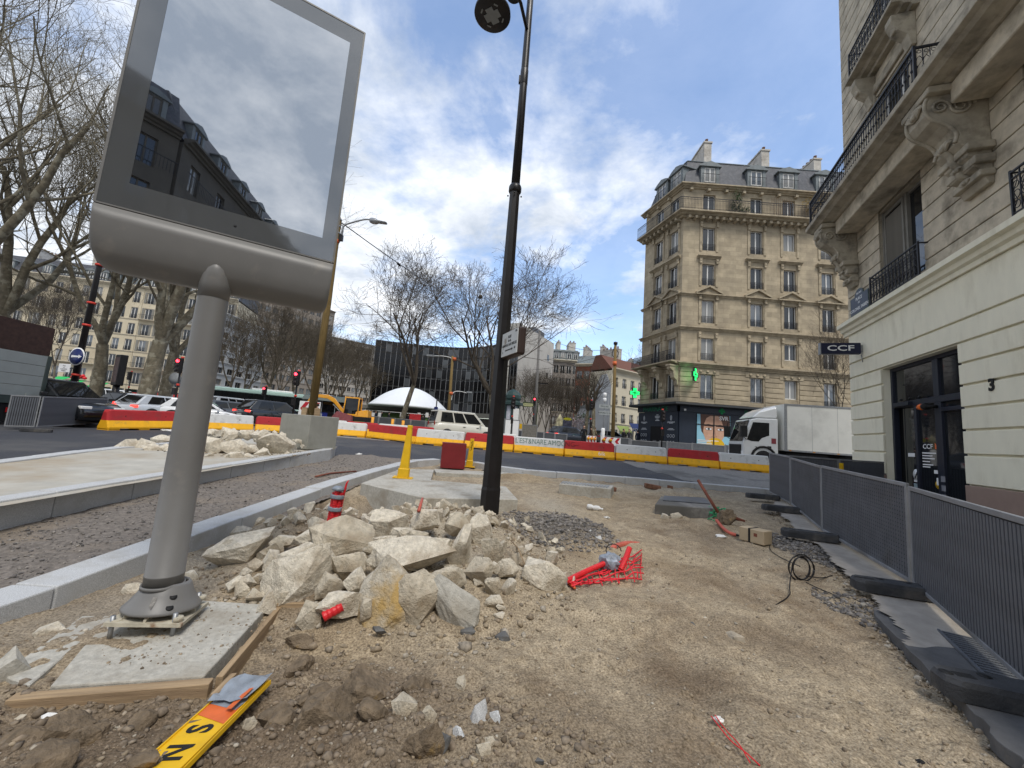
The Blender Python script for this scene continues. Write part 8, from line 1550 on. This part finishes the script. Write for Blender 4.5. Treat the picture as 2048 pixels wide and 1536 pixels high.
p = AY(1135, 838, 46); g = T(p.x, p.y); o = thing('metro_map_sign', 'yellow oval metro sign above a dark panel on the square', 'metro sign', TR(p.x, p.y, g)); z = p.z-g; mb = MB(); mb.loft([[(.48*math.cos(a), y, z+.16*math.sin(a)) for a in [k*math.pi/10 for k in range(20)]] for y in (-.05, .05)], False); mb.build('oval', mat('lime sign', (.45, .42, .03), .5), o); mb = MB(); mb.bx(-.5, .5, -.04, .04, .25, z-.2); mb.build('map_panel', mat('map panel', (.07, .07, .10), .4, .6, 4, 0), o)
for s_ in (-.52, .52): mb = MB(); mb.cyl((s_, 0, 0), (s_, 0, z), .03, 6); mb.build('post', metG, o)
# white hoarding and grey site fences across the square
def hoard(us, v0, v1, y, m, label, grp, dy=0):
    for i in range(len(us)-1):
        a = AY(us[i]+.4, v0+(v1-v0)*i/(len(us)-1), y+dy*i); c = AY(us[i+1]-.4, v0+(v1-v0)*(i+1)/(len(us)-1), y+dy*(i+1)); L = c.x-a.x; g = T(a.x, a.y); Hh = max(.9, a.z-g); o = thing('site_fence', label, 'fence', frame((a.x, a.y, g), (c.x-a.x, c.y-a.y)), grp); mb = MB(); mb.bx(.04, L-.04, -.01, .01, .12, Hh-.05); mb.build('sheet', m, o); mb = MB(); mb.bx(0, .05, -.03, .03, 0, Hh+.03); mb.bx(L-.05, L, -.03, .03, 0, Hh+.03); mb.bx(.05, L-.05, -.025, .025, Hh-.05, Hh); mb.bx(.05, L-.05, -.025, .025, .08, .12); mb.build('frame', fenM, o)
hoard([998, 1010, 1025, 1040], 836, 841, 31, whtM, 'white hoarding panel left of the metro sign', 'white hoarding panels'); fslG = mat('grey fence sheet', (.075, .08, .088), .5, .15, 2, 0)
hoard([729, 758, 790, 822, 852, 872], 831, 845, 37, fslG, 'grey site fence panel below the white dome', 'grey site fence panels below the dome'); hoard([1012, 1031, 1061, 1088, 1110, 1135], 858, 869, 34, fslG, 'grey site fence panel behind the graffiti barrier', 'grey site fence panels behind the graffiti barrier'); hoard([1240, 1259, 1262, 1319, 1337], 875, 884, 30, fslG, 'grey site fence panel in front of the pharmacy door', 'grey site fence panels in front of the pharmacy'); hoard([1333, 1384, 1450, 1475], 883, 893, 29, fslM, 'dark fence panel below the face poster', 'dark fence panels below the poster'); hoard([1044, 1076], 848, 850, 33, mat('open mesh', (.16, .15, .13), .8, .3, 9, 0), 'pale mesh panel beside the yellow board on the square', 'mesh panels')
conM = mat('cone orange', (.75, .33, .03), .5)
for u, v0, v1 in ((745, 842, 834), (785, 846, 838), (806, 848, 841), (863, 855, 848)):
    a = AY(u, v0, 30); mb = MB(); h_ = AY(u, v1, 30).z-T(a.x, a.y); mb.lathe([(.20, 0), (.20, .05), (.14, .06), (.11, h_*.5), (.11, h_)], 10); o = mb.build('delineator', conM, None, TR(a.x, a.y, T(a.x, a.y))); tag(o, 'small orange yellow delineator post behind the second barrier row', 'delineator', 'orange delineator posts')
p = AY(1046, 853, 34); o = tag(MB().bx(-.33, .33, -.03, .03, -.22, .22).build('yellow_board', yelM, None, TR(*p)), 'small yellow notice board on the square', 'notice board')
# dark kiosk
a, c = AY(606, 830, 40), AY(712, 836, 42); L = c.x-a.x; g = T(a.x, a.y); zt_ = AY(620, 789, 40).z-g; o = thing('street_kiosk', 'dark green street kiosk with a flat roof behind the excavator', 'kiosk', frame((a.x, a.y, g), (c.x-a.x, c.y-a.y))); mb = MB(); mb.bx(0, L, .6, 3, 0, zt_-.5); mb.build('body', blkM, o); mb = MB(); mb.loft([[(-.3, -.5, zt_-.5), (L+.3, -.5, zt_-.5), (L+.3, 3.3, zt_-.5), (-.3, 3.3, zt_-.5)], [(-.1, -.2, zt_-.05), (L+.1, -.2, zt_-.05), (L+.1, 3, zt_-.05), (-.1, 3, zt_-.05)], [(.4, .3, zt_+.08), (L-.4, .3, zt_+.08), (L-.4, 2.6, zt_+.08), (.4, 2.6, zt_+.08)]], False); mb.build('roof', grn2, o)
for x in (.1, L*.35, L*.62, L-.1): mb = MB(); mb.bx(x-.03, x+.03, -.1, -.04, 0, zt_-.5); mb.build('post', greyS, o)
mb = MB(); mb.bx(L*.30, L*.48, .55, .59, .25, 1.15); mb.build('blue_notice', mat('notice blue', (.03, .05, .35), .5), o); mb = MB(); mb.bx(L*.31, L*.37, .54, .549, .35, 1.05); mb.build('notice_print', whtM, o); mb = MB(); mb.bx(L*.78, L*.86, .55, .59, 1.0, 2.0); mb.build('white_notice', papM, o)
mb = MB(); mb.bx(L*.05, L*.95, .57, .595, 1.3, 2.3); mb.build('window', autoG, o)
p = AY(682, 834, 33); o = tag(MB().loft([[(-1.0, -.3, -.5), (1, -.3, -.5), (1, .3, -.5), (-1, .3, -.5)], [(-.3, -.25, .45), (.9, -.25, .2), (.9, .25, .2), (-.3, .25, .45)]], False).build('rubble_skip', mat('dull red skip', (.24, .07, .075), .7), None, TR(*p)), 'dull red rubble skip beside the excavator bucket', 'skip')
p = AY(1119, 850, 47); o = tag(MB().lathe([(.75, -1.0), (.62, -.3), (.35, .7), (.02, 1.35)], 12).build('folded_parasol', mat('patterned cloth', (.42, .38, .24), .8, .7, 2.2, 0), None, TR(*p)), 'cream patterned cone shaped tent on the square', 'tent')
bush('flowering_shrub', 'grey pink flowering shrub on the square left of the traffic light', AY(1158, 850, 48), (1.5, 1, 1.2), mat('blossom', (.38, .31, .31), .9, .4, 6, 0), 900, 5); bush('shrub', 'dark green shrub behind the flowering one on the square', AY(1166, 838, 50), (1.2, .8, .7), leafG, 500, 6)
# ================================================================== PEOPLE (one continuous body each)
def body_mesh(lean=0.0, stride=.12, arms=((.12, .35), (-.05, .30)), turn=0.0, jacket=(.012, .012, .014), legs=(.015, .016, .02), skin=(.45, .27, .19)):
    V = []; E = []; Rr = []
    def a(p, r, par=None): V.append(p); Rr.append(r); i = len(V)-1; E.append((par, i)) if par is not None else None; return i
    lx = lean
    pel = a((0, 0, .95), .135); wai = a((lx*.3, 0, 1.10), .125, pel); che = a((lx*.7, 0, 1.32), .155, wai); sho = a((lx*.9, 0, 1.46), .10, che); nek = a((lx, 0, 1.54), .055, sho); hd0 = a((lx+.02, 0, 1.62), .085, nek); hd1 = a((lx+.03, 0, 1.71), .088, hd0); a((lx+.02, 0, 1.77), .05, hd1); a((lx+.115, 0, 1.66), .02, hd0)
    for s, f, (ax, az) in ((-1, 1, arms[0]), (1, -1, arms[1])):
        hp = a((0, s*.10, .90), .105, pel); kn = a((f*stride+.03, s*.11, .50), .068, hp); an = a((f*stride*1.1-.03, s*.11, .10), .048, kn); a((f*stride*1.1+.14, s*.12, .045), .04, an)
        sh_ = a((lx*.9, s*.19, 1.42), .075, sho); el = a((lx*.6+ax*.4, s*.25, 1.14), .052, sh_); wr_ = a((lx*.6+ax*1.5, s*.23, .92+az*.25), .038, el); a((lx*.6+ax*1.9, s*.22, .84+az*.25), .034, wr_)
    me = bpy.data.meshes.new('body'); me.from_pydata(V, E, []); o = bpy.data.objects.new('person_tmp', me); COL.objects.link(o); sk = o.modifiers.new('skin', 'SKIN'); o.modifiers.new('sub', 'SUBSURF').levels = 1
    for i, v in enumerate(me.skin_vertices[0].data): v.radius = (Rr[i], Rr[i]); v.use_root = i == 0
    return o
tmp = [body_mesh(.03, .13), body_mesh(.16, .08, ((.22, .5), (.20, .45))), body_mesh(0, .03, ((.05, .1), (.05, .1)))]
dg = bpy.context.evaluated_depsgraph_get(); forms = []
for o in tmp:
    e = o.evaluated_get(dg); q = bpy.data.meshes.new_from_object(e); forms.append(q); bpy.data.objects.remove(o)
skinM = mat('skin', (.45, .27, .19), .6, .05, 4, 0); hairM = mat('dark hair', (.025, .018, .013), .8, .3, 9, 0)
_pc = {}
def person(label, u, v, y, f, hd, top, bot, group=None, h=1.74, hair=hairM):
    k = (f, top.name, bot.name)
    if k not in _pc:
        me = forms[f].copy(); me.name = 'body'; me.materials.clear()
        for q in (top, bot, skinM): me.materials.append(q)
        for pg in me.polygons: z = pg.center.z; pg.material_index = 2 if (z > 1.53 or (z < .90 and z > .74 and abs(pg.center.y) > .19)) else (0 if z > .86 else 1); pg.use_smooth = True
        mb = MB(); mb.lathe([(.088, 1.66), (.10, 1.72), (.085, 1.785), (.045, 1.815), (0, 1.82)], 12, TR({0: .02, 1: .15, 2: -.02}[f], 0, 0)); _pc[k] = (me, mb.data('hair', hair))
    b = AY(u, v, y); o = thing('person', label, 'person', TR(b.x, b.y, T(b.x, b.y)) @ RZ(hd) @ Matrix.Scale(h/1.8, 4), group); bd = ob('body', _pc[k][0], o); ob('hair', _pc[k][1], o); return o
cl = {n: mat('cloth '+n, c, .85, .2, 6, 0) for n, c in (('black', (.010, .010, .012)), ('charcoal', (.03, .03, .033)), ('navy', (.012, .018, .035)), ('brown', (.10, .06, .035)), ('grey', (.13, .13, .14)), ('tan', (.25, .19, .12)))}
person('worker in a dark jacket bending forward beside the concrete block', 638, 830, 26, 1, 200, cl['charcoal'], cl['black']); person('person in black standing behind the wooden pole', 623, 828, 28, 2, 250, cl['black'], cl['black']); person('man in a long black coat standing in front of the dark blue car', 1167, 880, 31, 2, 265, cl['black'], cl['black'])
person('person in a brown coat beside the unlit traffic light', 1182, 875, 39, 0, 190, cl['brown'], cl['charcoal']); person('person in tan clothes walking behind the chevron boards', 1189, 875, 43, 0, 10, cl['tan'], cl['navy']); person('person in black left of a pair outside the pharmacy', 1247, 880, 36, 2, 300, cl['black'], cl['charcoal']); person('person in charcoal right of a pair outside the pharmacy', 1258, 881, 36, 2, 240, cl['charcoal'], cl['black']); person('person standing close to the shop window left of the pharmacy', 1275, 884, 39, 2, 100, cl['navy'], cl['black'])
PG = 'people standing on the lawn below the dome'; cs = list(cl.values())
for i, u in enumerate((735, 741, 750, 761, 777, 810, 816, 846, 858)): person('small dark clothed figure below the white dome', u, 838, 44+(i*7) % 4, (0, 2, 2)[i % 3], 250+35*i, cs[i % 3], cs[(i+1) % 3], PG)
WP = 'white notices hung along the lawn'
for u in (732, 746, 759, 803, 838, 854): p = AY(u, 830, 42.5); tag(MB().bx(-.16, .16, -.01, .01, -.25, .25).build('notice', papM, None, TR(p.x, p.y, p.z)), 'small white notice hung along the lawn below the dome', 'notice', WP)
p = AY(830, 836, 42); tag(MB().bx(-.6, .6, -.01, .01, -.42, .42).build('banner', mat('red banner', (.5, .03, .035), .7), None, TR(*p)), 'red banner on the lawn below the white dome', 'banner')
p = AY(871, 830, 33); g = T(p.x, p.y); o = thing('street_sign_post', 'dark post with a small blue sign left of the cream van', 'sign post', TR(p.x, p.y, g)); post(o, AY(871, 797, 33).z-g, .06); mb = MB(); z = AY(870, 818, 33).z-g; mb.bx(-.16, .16, -.1, -.07, z-.18, z+.18); mb.build('blue_plate', bluS, o)
